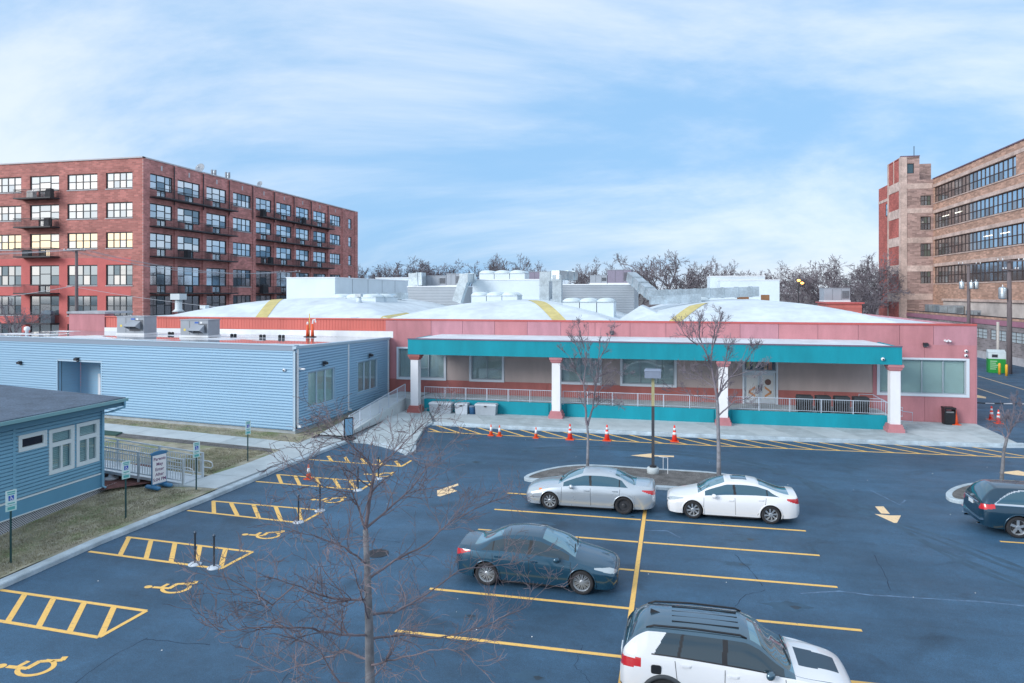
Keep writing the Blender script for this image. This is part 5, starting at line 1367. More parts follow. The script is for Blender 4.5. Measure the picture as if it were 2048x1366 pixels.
# annex roof: two orange delineators on a black foot, stone markers, pipe vents
M_orange = pmat('orange_plastic', (.80, .11, .03), .5, .06, 2)
M_cwhite = flat('reflective_white', (.80, .82, .85), .35)
zr = 4.98
for i, px in enumerate((615, 625)):
    x, y = gp(px, 669, zr); y = min(y, 46.9)
    x = on_y(px, 669, 46.6)[0]; y = 46.6
    t = thing('roof_delineator', (x, y, zr), ['left orange delineator post on the annex roof', 'right orange delineator post with white hood on the annex roof'][i], 'delineator')
    m_ = MB(); m_.lathe([(.3, 0), (.28, .06), (.14, .08)], (0, 0, 0), 12); m_.build('foot', M_black, t, local=True)
    m_ = MB(); m_.lathe([(.12, .07), (.10, .5), (.07, 1.0)], (0, 0, 0), 12); m_.build('post', M_orange, t, True, local=True)
    m_ = MB(); m_.lathe([(.075, .9), (.07, 1.05), (.03, 1.15)], (0, 0, 0), 10) if i == 0 else m_.tube([(0, 0, .98), (.06, 0, 1.3), (.2, 0, 1.36), (.26, 0, 1.1)], .055, 7); m_.build('top', M_cwhite, t, local=True)
o = MB().tube([(on_y(619, 660, 46.75)[0], 46.75, zr), (on_y(619, 660, 46.75)[0], 46.75, zr + 1.75)], .03, 6).build('yellow_marker_pole', flat('marker_yellow', (.85, .62, .12), .5)); tag(o, 'thin yellow pole between the two orange delineators', 'pole')
for i, (px, py, Y) in enumerate(((467, 671, 44.5), (525, 672, 44.2), (563, 672, 44.2), (342, 668, 45.5))):
    x, z = on_y(px, py, Y); m_ = MB()
    for s_ in (-.14, .14): m_.lathe([(.11, 0), (.11, .2), (.05, .24)], (x + s_, Y, 5.05), 8)
    o = m_.build('drain_weight', M_black); tag(o, ['first pair of black drain weights right of the rooftop units', 'second pair of black drain weights on the annex roof', 'third pair of black drain weights nearest the delineators', 'pair of black drain weights between the two rooftop units'][i], 'roof weight')
x, z = on_y(54, 664, 43.5); o = MB().lathe([(.12, 0), (.12, .25), (.22, .3), (.2, .5), (.08, .58)], (x, 43.5, 5.1), 10).build('roof_vent', M_whitemetal, None, True); tag(o, 'small white mushroom vent at the left edge of the annex roof', 'roof vent')
# units on the low building
hvac('rooftop_unit', (1858, 1880, 610, 625), 120, 1.8, 'round-topped silver unit on the low brick building roof', M_galv, z_base=4.9)
hvac('rooftop_unit', (1879, 1927, 612, 628), 114, 2.0, 'long dark-faced unit on the low brick building roof', M_galv, z_base=4.9)
hvac('rooftop_unit', (1940, 1962, 622, 630), 106, 1.4, 'small dark condenser on the low brick building roof', M_galv, z_base=4.9)
# ------------------------------------------------------------------ cars
def pchip(keys):
    kk = [keys[0]]
    for q in keys[1:-1]:
        if q[0] > kk[-1][0] + .02 and q[0] < keys[-1][0] - .02: kk.append(q)
    keys = kk + [keys[-1]]
    xs = [k[0] for k in keys]; ys = [k[1] for k in keys]; n = len(xs)
    d = [(ys[i + 1] - ys[i]) / (xs[i + 1] - xs[i]) for i in range(n - 1)]; m = [d[0]] + [0] * (n - 2) + [d[-1]]
    for i in range(1, n - 1):
        if d[i - 1] * d[i] > 0:
            w1, w2 = 2 * (xs[i + 1] - xs[i]) + (xs[i] - xs[i - 1]), (xs[i + 1] - xs[i]) + 2 * (xs[i] - xs[i - 1])
            m[i] = (w1 + w2) / (w1 / d[i - 1] + w2 / d[i])
    def f(x):
        if x <= xs[0]: return ys[0]
        if x >= xs[-1]: return ys[-1]
        i = 0
        while x > xs[i + 1]: i += 1
        h = xs[i + 1] - xs[i]; t = (x - xs[i]) / h
        return (2 * t**3 - 3 * t**2 + 1) * ys[i] + (t**3 - 2 * t**2 + t) * h * m[i] + (-2 * t**3 + 3 * t**2) * ys[i + 1] + (t**3 - t**2) * h * m[i + 1]
    return f
def car_paint(name, col, metal=.35, rough=.32):
    m, nt, b = nt_new(name); N, L = nt.nodes, nt.links
    b.inputs['Base Color'].default_value = (*col, 1); b.inputs['Metallic'].default_value = metal; b.inputs['Roughness'].default_value = rough
    b.inputs['Coat Weight'].default_value = 1.0; b.inputs['Coat Roughness'].default_value = .04
    tc = N.new('ShaderNodeTexCoord'); n = N.new('ShaderNodeTexNoise'); n.inputs['Scale'].default_value = 2.5; n.inputs['Detail'].default_value = 6; L.new(tc.outputs['Object'], n.inputs['Vector'])
    r = N.new('ShaderNodeMapRange'); r.inputs['To Min'].default_value = rough * .8; r.inputs['To Max'].default_value = rough * 1.3; L.new(n.outputs['Fac'], r.inputs['Value']); L.new(r.outputs[0], b.inputs['Roughness'])
    return m
M_carglass = flat('tinted_car_glass', (.035, .115, .165), .03, metal=.5, spec=.9, coat=1)
M_carglass_dk = flat('dark_car_glass', (.014, .04, .058), .03, metal=.4, spec=.9, coat=1)
M_wshield = flat('windscreen_glass', (.14, .30, .37), .03, metal=.55, spec=.9, coat=1)
M_tyre = pmat('tyre_rubber', (.022, .024, .028), .85, .2, 4)
M_rim = flat('alloy_rim', (.55, .60, .64), .3, metal=.8)
M_rimdk = flat('dark_rim_void', (.02, .022, .028), .5)
M_steelrim = flat('black_steel_rim', (.05, .055, .065), .5, metal=.4)
M_tail = flat('tail_lamp_red', (.55, .012, .02), .15, coat=1)
M_lamp = flat('head_lamp_clear', (.50, .58, .62), .08, metal=.5, coat=1)
M_amber = flat('amber_lamp', (.75, .22, .05), .2, coat=1)
M_gap = flat('panel_gap', (.01, .012, .016), .8)
M_chrome = flat('chrome_trim', (.72, .76, .80), .12, metal=1)
M_plate = flat('licence_plate', (.62, .70, .76), .5)
def make_car(name, label, S, loc, rz):
    car = thing(name, loc, label, 'car' if 'suv' not in name else 'suv', None, rz)
    L = S['L']; C = {k: pchip(S[k]) for k in ('zc', 'zr', 'wr', 'zb', 'wb', 'zm', 'wm', 'zs', 'ws')}
    # stations, denser near the ends
    st = []; s_ = 0.0
    while s_ < L - 1e-6:
        st.append(s_); e = min(s_, L - s_); s_ += .006 if e < .06 else (.012 if e < .35 else .02)
    st.append(L)
    seg = (14, 14, 18, 16)
    def sec(s_, k, u):
        if k == 0: return (C['ws'](s_) + (C['wm'](s_) - C['ws'](s_)) * math.sin(PI / 2 * u), C['zs'](s_) + (C['zm'](s_) - C['zs'](s_)) * u)
        if k == 1: return (C['wb'](s_) + (C['wm'](s_) - C['wb'](s_)) * math.cos(PI / 2 * u) ** .8, C['zm'](s_) + (C['zb'](s_) - C['zm'](s_)) * u)
        if k == 2:
            a, b = (C['wb'](s_), C['zb'](s_)), (C['wr'](s_), C['zr'](s_)); q = min(.03, .06 * abs(b[1] - a[1])) * math.sin(PI * u)
            return (a[0] + (b[0] - a[0]) * u + q, a[1] + (b[1] - a[1]) * u)
        v = 1 - u; p = 2.4
        return (C['wr'](s_) * v, C['zr'](s_) + (C['zc'](s_) - C['zr'](s_)) * (1 - v ** p))
    ts = [(k, j / n) for k, n in enumerate(seg) for j in range(n)] + [(3, 1.0)]
    m = len(ts); tot = 2 * m - 1
    V = []; 
    for s_ in st:
        half = [sec(s_, k, u) for k, u in ts]
        row = [(L / 2 - s_, y, z) for y, z in half] + [(L / 2 - s_, -y, z) for y, z in half[-2::-1]]
        V += row
    Fq = []; key = []
    wheels = S['wheels']; Ra = S['arch']
    cls = S['cls']
    for i in range(len(st) - 1):
        sc = (st[i] + st[i + 1]) / 2
        for j in range(tot - 1):
            jj = j if j < m - 1 else tot - 2 - j
            k, u0 = ts[jj]; n = seg[k]; u = u0 + .5 / n
            a, b = i * tot + j, i * tot + j + 1; c, d = (i + 1) * tot + j + 1, (i + 1) * tot + j
            y = (V[a][1] + V[b][1] + V[c][1] + V[d][1]) / 4; z = (V[a][2] + V[b][2] + V[c][2] + V[d][2]) / 4
            if k < 2 and any((sc - w) ** 2 + (z - S['wz']) ** 2 < Ra * Ra for w in wheels): continue
            Fq.append((a, d, c, b)); key.append(cls(sc, k, u, y, z) or 'body')
    for e, i in ((0, 0), (1, len(st) - 1)):
        Fq.append(tuple(range(i * tot, (i + 1) * tot)) if e == 0 else tuple(range((i + 1) * tot - 1, i * tot - 1, -1))); key.append('body' if e == 0 else S.get('rear_key', 'body'))
    full = bpy.data.meshes.new('tmp'); full.from_pydata(V, [], Fq); full.update()
    vn = [tuple(v.normal) for v in full.vertices]; bpy.data.meshes.remove(full)
    groups = {}
    for f, kk in zip(Fq, key): groups.setdefault(kk, []).append(f)
    objs = {}
    order = sorted(groups, key=lambda q: q.count('>'))
    for kk in order:
        fs = groups[kk]; idx = {}; v2 = []; f2 = []
        for f in fs:
            g = []
            for q in f:
                if q not in idx: idx[q] = len(v2); v2.append(q)
                g.append(idx[q])
            f2.append(tuple(g))
        base = kk.split('|')[0]
        me = bpy.data.meshes.new(base); me.from_pydata([V[q] for q in v2], [], f2)
        me.polygons.foreach_set('use_smooth', [len(f) < 5 for f in f2]); me.materials.append(S['mats'].get(base, S['mats']['body'])); me.update()
        me.normals_split_custom_set_from_vertices([vn[q] for q in v2])
        o = bpy.data.objects.new(base, me); COL.objects.link(o); o.parent = car; objs[kk] = o
    # surface lookup for fittings
    def surf(s_, z, side, k0=0):
        best = None
        for k in (0, 1, 2):
            for q in range(13):
                y, zz = sec(s_, k, q / 12)
                if best is None or abs(zz - z) < best[0]: best = (abs(zz - z), y)
        return Vector((L / 2 - s_, best[1] * side, z))
    # underbody and wheel wells
    mb = MB(); zs0 = C['zs'](L / 2)
    mb.box(-L / 2 + .35, L / 2 - .3, -.60, .60, zs0 - .05, zs0 + .3); mb.box(-L / 2 + L - wheels[1] + .45, L / 2 - wheels[0] - .45, -.84, .84, zs0 - .045, zs0 + .02); mb.build('underbody', M_black, car, local=True)
    for w in wheels:
        for sd_ in (1, -1):
            mb = MB(); rings = []
            for yy in (.50, C['wm'](w) - .02):
                rings.append([(L / 2 - w + (Ra + .015) * math.cos(PI * q / 14 - .25 + .5 * q / 14), yy * sd_, S['wz'] + (Ra + .015) * math.sin(PI * q / 14 - .25 + .5 * q / 14)) for q in range(15)])
            mb.loft(rings, False, False); mb.add(rings[0], [tuple(range(15))]); mb.build('wheel_well', M_black, car, True, local=True)
            mb = MB(); pts = []
            for q in range(25):
                t = -.32 + (PI + .64) * q / 24; ss, zz = w - Ra * math.cos(t), S['wz'] + Ra * math.sin(t)
                if zz < zs0 - .02: zz = zs0 - .02
                p = surf(ss, zz, sd_); pts.append(p)
            mb.tube(pts, S.get('lip', .022), 6); mb.build('arch_trim', S['mats'].get('arch', S['mats']['body']), car, True, local=True)
    # wheels
    Rw = S['Rw']
    for wi, w in enumerate(wheels):
        for sd_ in (1, -1):
            yo = C['wm'](w) - .035; c0 = (L / 2 - w, 0, Rw); wd = .215
            mb = MB(); prof = [(Rw * .66, yo - wd), (Rw * .93, yo - wd), (Rw, yo - wd + .04), (Rw, yo - .04), (Rw * .95, yo - .005), (Rw * .8, yo), (Rw * .70, yo - .012), (Rw * .66, yo - .03)]
            mb.lathe([(r, h * sd_) for r, h in prof], c0, 32, 'y', None, False); tw = mb.build('wheel', M_tyre, car, True, local=True)
            steel = S.get('steel') and (wi, sd_) in S['steel']
            mb = MB(); mb.lathe([(Rw * .66, (yo - .10) * sd_), (.02, (yo - .10) * sd_), (.019, (yo - .11) * sd_), (Rw * .66, (yo - .11) * sd_)], c0, 28, 'y', None, False); mb.build('rim_well', M_rimdk if not steel else M_steelrim, tw, local=True)
            mb = MB(); mb.lathe([(Rw * .62, (yo - .05) * sd_), (Rw * .695, (yo - .012) * sd_), (Rw * .70, (yo - .02) * sd_), (Rw * .66, (yo - .09) * sd_), (Rw * .61, (yo - .09) * sd_)], c0, 32, 'y', None, False)
            ns, wdt = S['spokes']
            if not steel:
                for q in range(ns):
                    a = 2 * PI * q / ns + .3
                    for tw_ in ((0,) if not S.get('twin') else (-.09, .09)):
                        ca, sa = math.cos(a + tw_), math.sin(a + tw_); cb, sb = math.cos(a + tw_ * 1.5 + S.get('sweep', 0)), math.sin(a + tw_ * 1.5 + S.get('sweep', 0))
                        p0, p1 = Vector((ca, sa)) * .05, Vector((cb, sb)) * Rw * .63; dd = (p1 - p0).normalized(); nn = Vector((-dd.y, dd.x)) * wdt / 2
                        y0_, y1_ = (yo - .035) * sd_, (yo - .075) * sd_
                        quad = [p0 + nn * .8, p0 - nn * .8, p1 - nn * S.get('flare', 1.2), p1 + nn * S.get('flare', 1.2)]
                        mb.add([(c0[0] + q2.x, y0_, c0[2] + q2.y) for q2 in quad] + [(c0[0] + q2.x, y1_, c0[2] + q2.y) for q2 in quad], [(0, 1, 2, 3), (7, 6, 5, 4), (0, 4, 5, 1), (1, 5, 6, 2), (2, 6, 7, 3), (3, 7, 4, 0)])
            mb.lathe([(.07, (yo - .09) * sd_), (.07, (yo - .04) * sd_), (.045, (yo - .03) * sd_), (.01, (yo - .03) * sd_)], c0, 14, 'y')
            mb.build('rim', M_steelrim if steel else S.get('rimmat', M_rim), tw, False, local=True)
    # panel gaps
    mb = MB()
    def rib(pts, w=.011):
        for a, b in zip(pts[:-1], pts[1:]):
            d = (b - a).normalized(); out = Vector((0, 1 if a.y > 0 else -1, .15)).normalized(); n = d.cross(out).normalized() * w / 2; o_ = out * .004
            mb.add([a + n + o_, a - n + o_, b - n + o_, b + n + o_], [(0, 1, 2, 3)])
    for side in (1, -1):
        for (s0, z0, s1, z1) in S['gaps']:
            rib([surf(s0 + (s1 - s0) * q / 10, z0 + (z1 - z0) * q / 10, side) for q in range(11)])
    if mb.f: mb.build('door_gaps', M_gap, car, local=True)
    for side in (1, -1):
        for (hs, hz) in S['handles']:
            p = surf(hs, hz, side); b = MB(); b.loft([[(p.x + dx, p.y + side * .0, p.z - .02), (p.x + dx, p.y + side * oy, p.z - .016), (p.x + dx, p.y + side * oy, p.z + .016), (p.x + dx, p.y, p.z + .02)] for dx, oy in ((-.11, .012), (-.07, .034), (.07, .034), (.11, .012))])
            b.build('door_handle', S['mats'].get('handle', S['mats']['body']), car, local=True)
        ms, mz = S['mirror']; p = surf(ms, mz, side)
        b = MB(); b.loft([[Vector((p.x + .02 * f, p.y + side * (oy), p.z + .06)) + Vector((math.cos(t) * rx, 0, math.sin(t) * rzz)) for t in [2 * PI * q / 10 for q in range(10)]] for oy, rx, rzz, f in ((-.02, .03, .03, 0), (.05, .06, .055, 0), (.09, .085, .08, 0), (.16, .085, .08, -1), (.20, .05, .055, -2))]); b.build('mirror', S['mats'].get('mirror', S['mats']['body']), car, True, local=True)
    # wipers, plates
    if 'wiper' in S:
        b = MB()
        for y0 in (-.45, .1):
            s0 = S['wiper']; z0 = C['zc'](s0)
            b.tube([(L / 2 - s0, y0, z0 + .005), (L / 2 - s0 - .06, y0 + .5, C['zc'](s0 + .06) + .015)], .012, 4)
        b.build('wipers', M_black, car, local=True)
    zp = S.get('plate_r', .75)
    b = MB(); b.box(-L / 2 - .012, -L / 2 + .02, -.16, .16, zp - .08, zp + .08); b.build('licence_plate', M_plate, car, local=True)
    return car, C, surf, sec
def sedan_spec(L, W, H, sH, wt, rt, rb, deck, sF, sB, sR, sl, sQ, wheels, paint, Rw=.325, belt=(.90, .97), hoodz=(.80, .95), **kw):
    w = W / 2; k = w / .925
    S = dict(L=L, wheels=wheels, Rw=Rw, arch=Rw + .055, wz=Rw)
    h0, h1 = hoodz; b0, b1 = belt
    S['zc'] = [(0, .60), (.03, .66), (.12, .73), (.4, h0 + .02), (sH - .05, h1 + .03), (sH + .35, h1 + .27), (wt - .15, H - .075), (wt + .12, H - .015), ((wt + rt) / 2, H), (rt - .1, H - .05), (rt + .12, H - .12), (rb, deck + .03), (rb + .25, deck + .02), (L - .14, deck + .015), (L - .05, deck - .05), (L, deck - .2)]
    S['zr'] = [(0, .57), (.03, .62), (.12, .69), (.4, h0 - .03), (sH - .05, h1 - .03), (sH + .35, h1 + .18), (wt - .15, H - .17), (wt + .12, H - .085), ((wt + rt) / 2, H - .07), (rt - .1, H - .11), (rt + .12, H - .18), (rb, deck - .02), (rb + .25, deck - .02), (L - .14, deck - .03), (L - .05, deck - .09), (L, deck - .24)]
    S['wr'] = [(0, .40 * k), (.1, .55 * k), (.4, .66 * k), (sH - .05, .72 * k), (sH + .35, .68 * k), (wt + .1, .565 * k), ((wt + rt) / 2, .56 * k), (rt + .1, .56 * k), (rb, .66 * k), (L - .3, .68 * k), (L - .08, .58 * k), (L, .46 * k)]
    S['zb'] = [(0, .52), (.03, .57), (.12, .64), (.4, h0 - .09), (sH - .05, b0 - .03), (sH + .4, b0), (rb - .3, b1), (rb + .2, deck - .07), (L - .14, deck - .08), (L - .05, deck - .14), (L, deck - .28)]
    S['wb'] = [(0, .50 * k), (.1, .68 * k), (.3, .79 * k), (.8, .845 * k), (sB, .86 * k), (rb, .83 * k), (L - .35, .80 * k), (L - .1, .70 * k), (L, .55 * k)]
    S['zm'] = [(0, .44), (.12, .50), (.5, .58), (sB, .62), (L - .5, .66), (L - .1, .62), (L, .56)]
    S['wm'] = [(0, .56 * k), (.05, .70 * k), (.15, .80 * k), (.35, .88 * k), (.8, .92 * k), (sB, .925 * k), (L - .9, .92 * k), (L - .4, .88 * k), (L - .15, .80 * k), (L - .05, .70 * k), (L, .60 * k)]
    S['zs'] = [(0, .27), (.1, .20), (.5, .185), (sB, .20), (L - .6, .22), (L - .1, .27), (L, .34)]
    S['ws'] = [(0, .50 * k), (.12, .74 * k), (.4, .84 * k), (sB, .87 * k), (L - .5, .84 * k), (L - .12, .72 * k), (L, .54 * k)]
    hl, tl = kw.get('hl', (.62, .60, .72)), kw.get('tl', (.48, .74, .92))
    d0, d2 = kw.get('doors', (sH + .1, sR - .05))
    sun = kw.get('sunroof')
    def cls(s_, kk, u, y, z):
        sd_ = 'L' if y > 0 else 'R'; a = abs(y)
        if kk <= 2 and s_ < hl[0] and a > .42 * k and hl[1] - .02 + .24 * s_ < z < hl[2] + .08 * s_: return ('turn_lamp|' if kw.get('amber') and s_ > hl[0] - .13 else 'headlight|') + sd_
        if kk <= 2 and s_ > L - tl[0] and a > .36 * k and tl[1] + .34 * (L - s_) < z < tl[2] + .04 * (L - s_): return 'taillight|' + sd_
        if s_ < .10 and a < .60 * k and z < .56 and kk < 2: return 'grille'
        if kk == 3:
            if sH < s_ < wt and u > .06: return 'windshield'
            if rt < s_ < rb and u > .10: return 'rear_window'
            if sun and sun[0] < s_ < sun[1] and u > .42: return 'sunroof'
            if .22 < s_ <= sH and u > .1: return 'hood'
            if wt <= s_ <= rt: return 'roof'
            if rb <= s_ < L - .12: return 'trunk_lid'
            return 'body'
        if kk == 2 and sF < s_ < sR - sl * u and .12 < u < .86:
            if abs(s_ - sB + .06 * u) < .045: return 'pillar|' + sd_
            if sQ and abs(s_ - sQ) < .018: return 'pillar|q' + sd_
            return 'side_window|%s%d' % (sd_, 0 if s_ < sB else (2 if sQ and s_ > sQ else 1))
        if kk == 2 and sF - .06 < s_ < sR + .04 - sl * u and (u <= .12 or .86 <= u < .93): return kw.get('trimkey', 'body')
        if kk < 2 and z > .30:
            if d0 < s_ < sB: return 'door|f' + sd_
            if sB <= s_ < d2 - (.0 if z > .62 else .25): return 'door|r' + sd_
        return 'body'
    S['cls'] = cls
    S['gaps'] = [(d0, .30, d0 + .02, b0 - .02), (sB, .26, sB - .02, b0 + .01), (d2 - .28, .30, d2 - .02, .62), (d2 - .02, .62, d2 + .02, b1 - .04)]
    S['handles'] = [(sB - .16, b0 - .09), (d2 - .16, b1 - .12)]
    S['mirror'] = (sF + .30, b0 - .01)
    S['wiper'] = sH + .03; S['plate_r'] = deck - .27
    S['mats'] = dict(body=paint, windshield=M_wshield, rear_window=M_wshield, side_window=M_carglass, pillar=M_black, headlight=M_lamp, turn_lamp=M_amber, taillight=M_tail, grille=M_black, sunroof=M_carglass, trim=M_black)
    S['spokes'] = kw.get('spokes', (10, .03))
    for q in ('twin', 'sweep', 'flare', 'steel', 'lip'):
        if q in kw: S[q] = kw[q]
    return S
P_silver = car_paint('silver_paint', (.50, .57, .63), .55, .28)
P_white = car_paint('white_paint', (.74, .77, .80), .0, .35)
P_blue = car_paint('slate_blue_paint', (.016, .078, .135), .5, .22)
P_navy = car_paint('dark_navy_paint', (.010, .05, .09), .5, .22)
S1 = sedan_spec(4.93, 1.85, 1.475, 1.28, 2.22, 3.45, 4.22, 1.06, 1.50, 2.55, 3.98, .32, 3.62, (.98, 3.78), P_silver, .33, spokes=(10, .045), amber=True, steel={(1, 1)}, hl=(.68, .60, .73), doors=(1.42, 3.62))
c1 = make_car('parked_sedan', 'silver four-door sedan parked nose left beside the tree island', S1, (-3.17 + .12, 26.93, 0), R(180))
S2 = sedan_spec(4.63, 1.80, 1.43, 1.12, 2.05, 3.25, 4.28, 1.02, 1.36, 2.42, 4.02, .55, 3.52, (.93, 3.63), P_white, .33, belt=(.86, .96), hoodz=(.78, .92), spokes=(8, .05), sweep=.35, sunroof=(2.30, 2.85), hl=(.60, .60, .70), tl=(.46, .72, .93), doors=(1.30, 3.45))
c2 = make_car('parked_sedan', 'white sedan with a sunroof parked behind the silver sedan', S2, (2.19 - .03, 27.0, 0), R(180))
S3 = sedan_spec(4.64, 1.80, 1.455, 1.15, 2.10, 3.30, 4.08, 1.05, 1.32, 2.45, 3.88, .35, 3.50, (.96, 3.66), P_blue, .335, belt=(.89, .97), hoodz=(.80, .95), spokes=(10, .022), twin=True, hl=(.62, .60, .71), tl=(.5, .76, .94), doors=(1.25, 3.48))
S3['mats']['side_window'] = M_carglass_dk
c3 = make_car('parked_sedan', 'dark slate blue sedan parked nose right behind the bare tree', S3, (-3.74 - .02, 19.72, 0), 0)
# two-box bodies ---------------------------------------------------------------
def suv_spec(L, W, H, sH, wt, rt, wheels, Rw, paint, roofmat, belt, hoodz, sF, sB, sQ, sR, **kw):
    w = W / 2; k = w / .925
    S = dict(L=L, wheels=wheels, Rw=Rw, arch=Rw + .065, wz=Rw)
    h0, h1 = hoodz; b0, b1 = belt
    S['zc'] = [(0, .70), (.03, .80), (.12, .88), (.4, h0 + .02), (sH - .05, h1 + .03), (sH + .3, h1 + .24), (wt - .12, H - .08), (wt + .15, H - .012), ((wt + rt) / 2, H), (rt - .1, H - .03), (rt, H - .06), (L - .10, b1 + .12), (L - .03, b1 - .10), (L, b1 - .3)]
    S['zr'] = [(0, .66), (.03, .76), (.12, .84), (.4, h0 - .02), (sH - .05, h1 - .02), (sH + .3, h1 + .16), (wt - .12, H - .17), (wt + .15, H - .085), ((wt + rt) / 2, H - .07), (rt - .1, H - .09), (rt, H - .13), (L - .10, b1 + .06), (L - .03, b1 - .14), (L, b1 - .33)]
    S['wr'] = [(0, .46 * k), (.1, .62 * k), (.4, .70 * k), (sH, .75 * k), (sH + .35, .70 * k), (wt + .1, .62 * k), ((wt + rt) / 2, .61 * k), (rt, .58 * k), (L - .1, .66 * k), (L, .52 * k)]
    S['zb'] = [(0, .60), (.03, .70), (.12, .78), (.4, h0 - .08), (sH, b0 - .02), (sH + .4, b0), (rt - .3, b1), (L - .10, b1 + .0), (L - .03, b1 - .18), (L, b1 - .36)]
    S['wb'] = [(0, .54 * k), (.1, .74 * k), (.3, .82 * k), (.8, .86 * k), (sB, .87 * k), (L - .5, .84 * k), (L - .15, .76 * k), (L - .05, .68 * k), (L, .58 * k)]
    S['zm'] = [(0, .52), (.12, .58), (.5, .66), (sB, .70), (L - .5, .74), (L - .1, .70), (L, .62)]
    S['wm'] = [(0, .60 * k), (.05, .74 * k), (.15, .84 * k), (.35, .90 * k), (.8, .925 * k), (L - .7, .925 * k), (L - .3, .88 * k), (L - .1, .80 * k), (L, .64 * k)]
    S['zs'] = [(0, .32), (.1, .25), (.5, .23), (sB, .25), (L - .6, .27), (L - .1, .32), (L, .40)]
    S['ws'] = [(0, .54 * k), (.12, .78 * k), (.4, .86 * k), (sB, .88 * k), (L - .5, .86 * k), (L - .12, .76 * k), (L, .58 * k)]
    d0, d2 = kw['doors']; tl = kw['tl']; arcb = kw.get('arc', 0)
    def cls(s_, kk, u, y, z):
        sd_ = 'L' if y > 0 else 'R'; a = abs(y)
        if kk <= 2 and s_ < .62 and a > .46 * k and .73 + .24 * s_ < z < .88 + .06 * s_: return 'headlight|' + sd_
        if kk <= 2 and s_ > L - tl[0] and a > .40 * k and tl[1] + .22 * (L - s_) < z < tl[2] + .10 * (L - s_): return 'taillight|' + sd_
        if s_ < .10 and a < .62 * k and z < .66 and kk < 2: return 'grille'
        if kw.get('clad') and kk == 0 and z < .43: return 'cladding'
        if kk == 3:
            if sH < s_ < wt and u > .06: return 'windshield'
            if rt < s_ < L - .07 and u > .12: return 'rear_window'
            if kw.get('blackpillar') and (sH < s_ < wt or rt - .05 < s_ < L - .05): return 'roof_rail_panel'
            if kw.get('decal') and .25 < s_ < sH - .12 and u > .48 + .12 * (1 - s_ / sH): return 'hood_decal'
            if .22 < s_ <= sH and u > .1: return 'hood'
            if wt <= s_ <= rt: return 'roof'
            return 'rear_body' if kw.get('clad') and s_ > sB else 'body'
        ub = .88 - arcb * max(0.0, (s_ - sQ) / max(.01, sR - sQ)) ** 2
        if kk == 2 and sF < s_ < sR - .30 * u * (1 if not arcb else .2) and .10 < u < ub:
            if abs(s_ - sB + .05 * u) < .05: return 'pillar|' + sd_
            if abs(s_ - sQ + .10 * u) < .03: return 'pillar|q' + sd_
            return 'side_window|%s%d' % (sd_, 0 if s_ < sB else (2 if s_ > sQ - .1 * u else 1))
        if kk == 2 and not kw.get('chrome') and sF - .1 < s_ < sR + .03 - .30 * u and (.03 < u <= .10): return 'pillar|t' + sd_
        if kk == 2 and kw.get('chrome') and sF < s_ < sR + .06 and (.02 < u <= .10 or ub <= u < ub + .07): return 'window_trim'
        if kk == 2 and kw.get('blackpillar') and (u >= .88 or (s_ < sF + .1 and s_ > sH)): return 'roof_rail_panel'
        if kk < 2 and z > .43:
            if d0 < s_ < sB: return 'door|f' + sd_
            if sB <= s_ < d2 - (0 if z > .75 else .25): return 'door|r' + sd_
        return 'rear_body' if kw.get('clad') and s_ > sB else 'body'
    S['cls'] = cls
    S['gaps'] = [(d0, .36, d0 + .02, b0 - .02), (sB, .34, sB - .02, b0 + .01), (d2 - .28, .40, d2 - .02, .75), (d2 - .02, .75, d2 + .02, b1 - .03)]
    S['handles'] = [(sB - .17, b0 - .09), (d2 - .18, b1 - .10)]
    S['mirror'] = (sF + .25, b0 + .0); S['wiper'] = sH + .03; S['plate_r'] = kw.get('plate', .8)
    S['mats'] = dict(body=paint, roof=roofmat, roof_rail_panel=roofmat, windshield=M_wshield, rear_window=M_carglass, side_window=M_carglass, pillar=M_black, headlight=M_lamp, taillight=M_tail, grille=M_black, hood_decal=flat('hood_decal_' + paint.name, (.025, .06, .095), .45), cladding=pmat('grey_cladding_' + paint.name, (.05, .06, .07), .7, .1), window_trim=M_chrome, mirror=kw.get('mirrormat', paint))
    if kw.get('clad'): S['mats']['arch'] = S['mats']['cladding']
    if kw.get('clad'): S['rear_key'] = 'rear_body'
    S['spokes'] = kw.get('spokes', (5, .07)); S['lip'] = kw.get('lip', .025)
    for q in ('flare', 'twin', 'sweep'):
        if q in kw: S[q] = kw[q]
    return S
P_black = car_paint('black_roof_paint', (.075, .15, .21), .6, .22)
S4 = suv_spec(4.42, 1.82, 1.64, 1.12, 1.92, 3.95, (.90, 3.54), .36, P_white, P_black, (1.02, 1.12), (.95, 1.03), 1.32, 2.42, 3.28, 3.78, doors=(1.28, 3.32), tl=(.42, .82, 1.02), decal=True, clad=True, blackpillar=True, lip=.045, mirrormat=P_black)
S4['mats']['side_window'] = M_carglass_dk
car4, C4, surf4, sec4 = make_car('parked_suv', 'white compact suv with a black roof and hood decal', S4, (1.2, 14.73, 0), 0)
for sd_ in (1, -1):
    mb = MB(); pts = [(4.42 / 2 - s_, sd_ * (C4['wr'](s_) - .02), C4['zr'](s_) + dz) for s_, dz in ((1.98, .01), (2.1, .045), (3.0, .055), (3.75, .045), (3.9, .01))]
    mb.tube(pts, .02, 6); mb.build('roof_rail', M_black, car4, True, local=True)
mb = MB()
for y in (-.33, -.11, .11, .33): mb.box(4.42 / 2 - 3.4, 4.42 / 2 - 2.1, y - .006, y + .006, 1.58, C4['zc'](2.75) + .002 - abs(y) * .02)
mb.build('roof_ribs', M_black, car4, local=True)
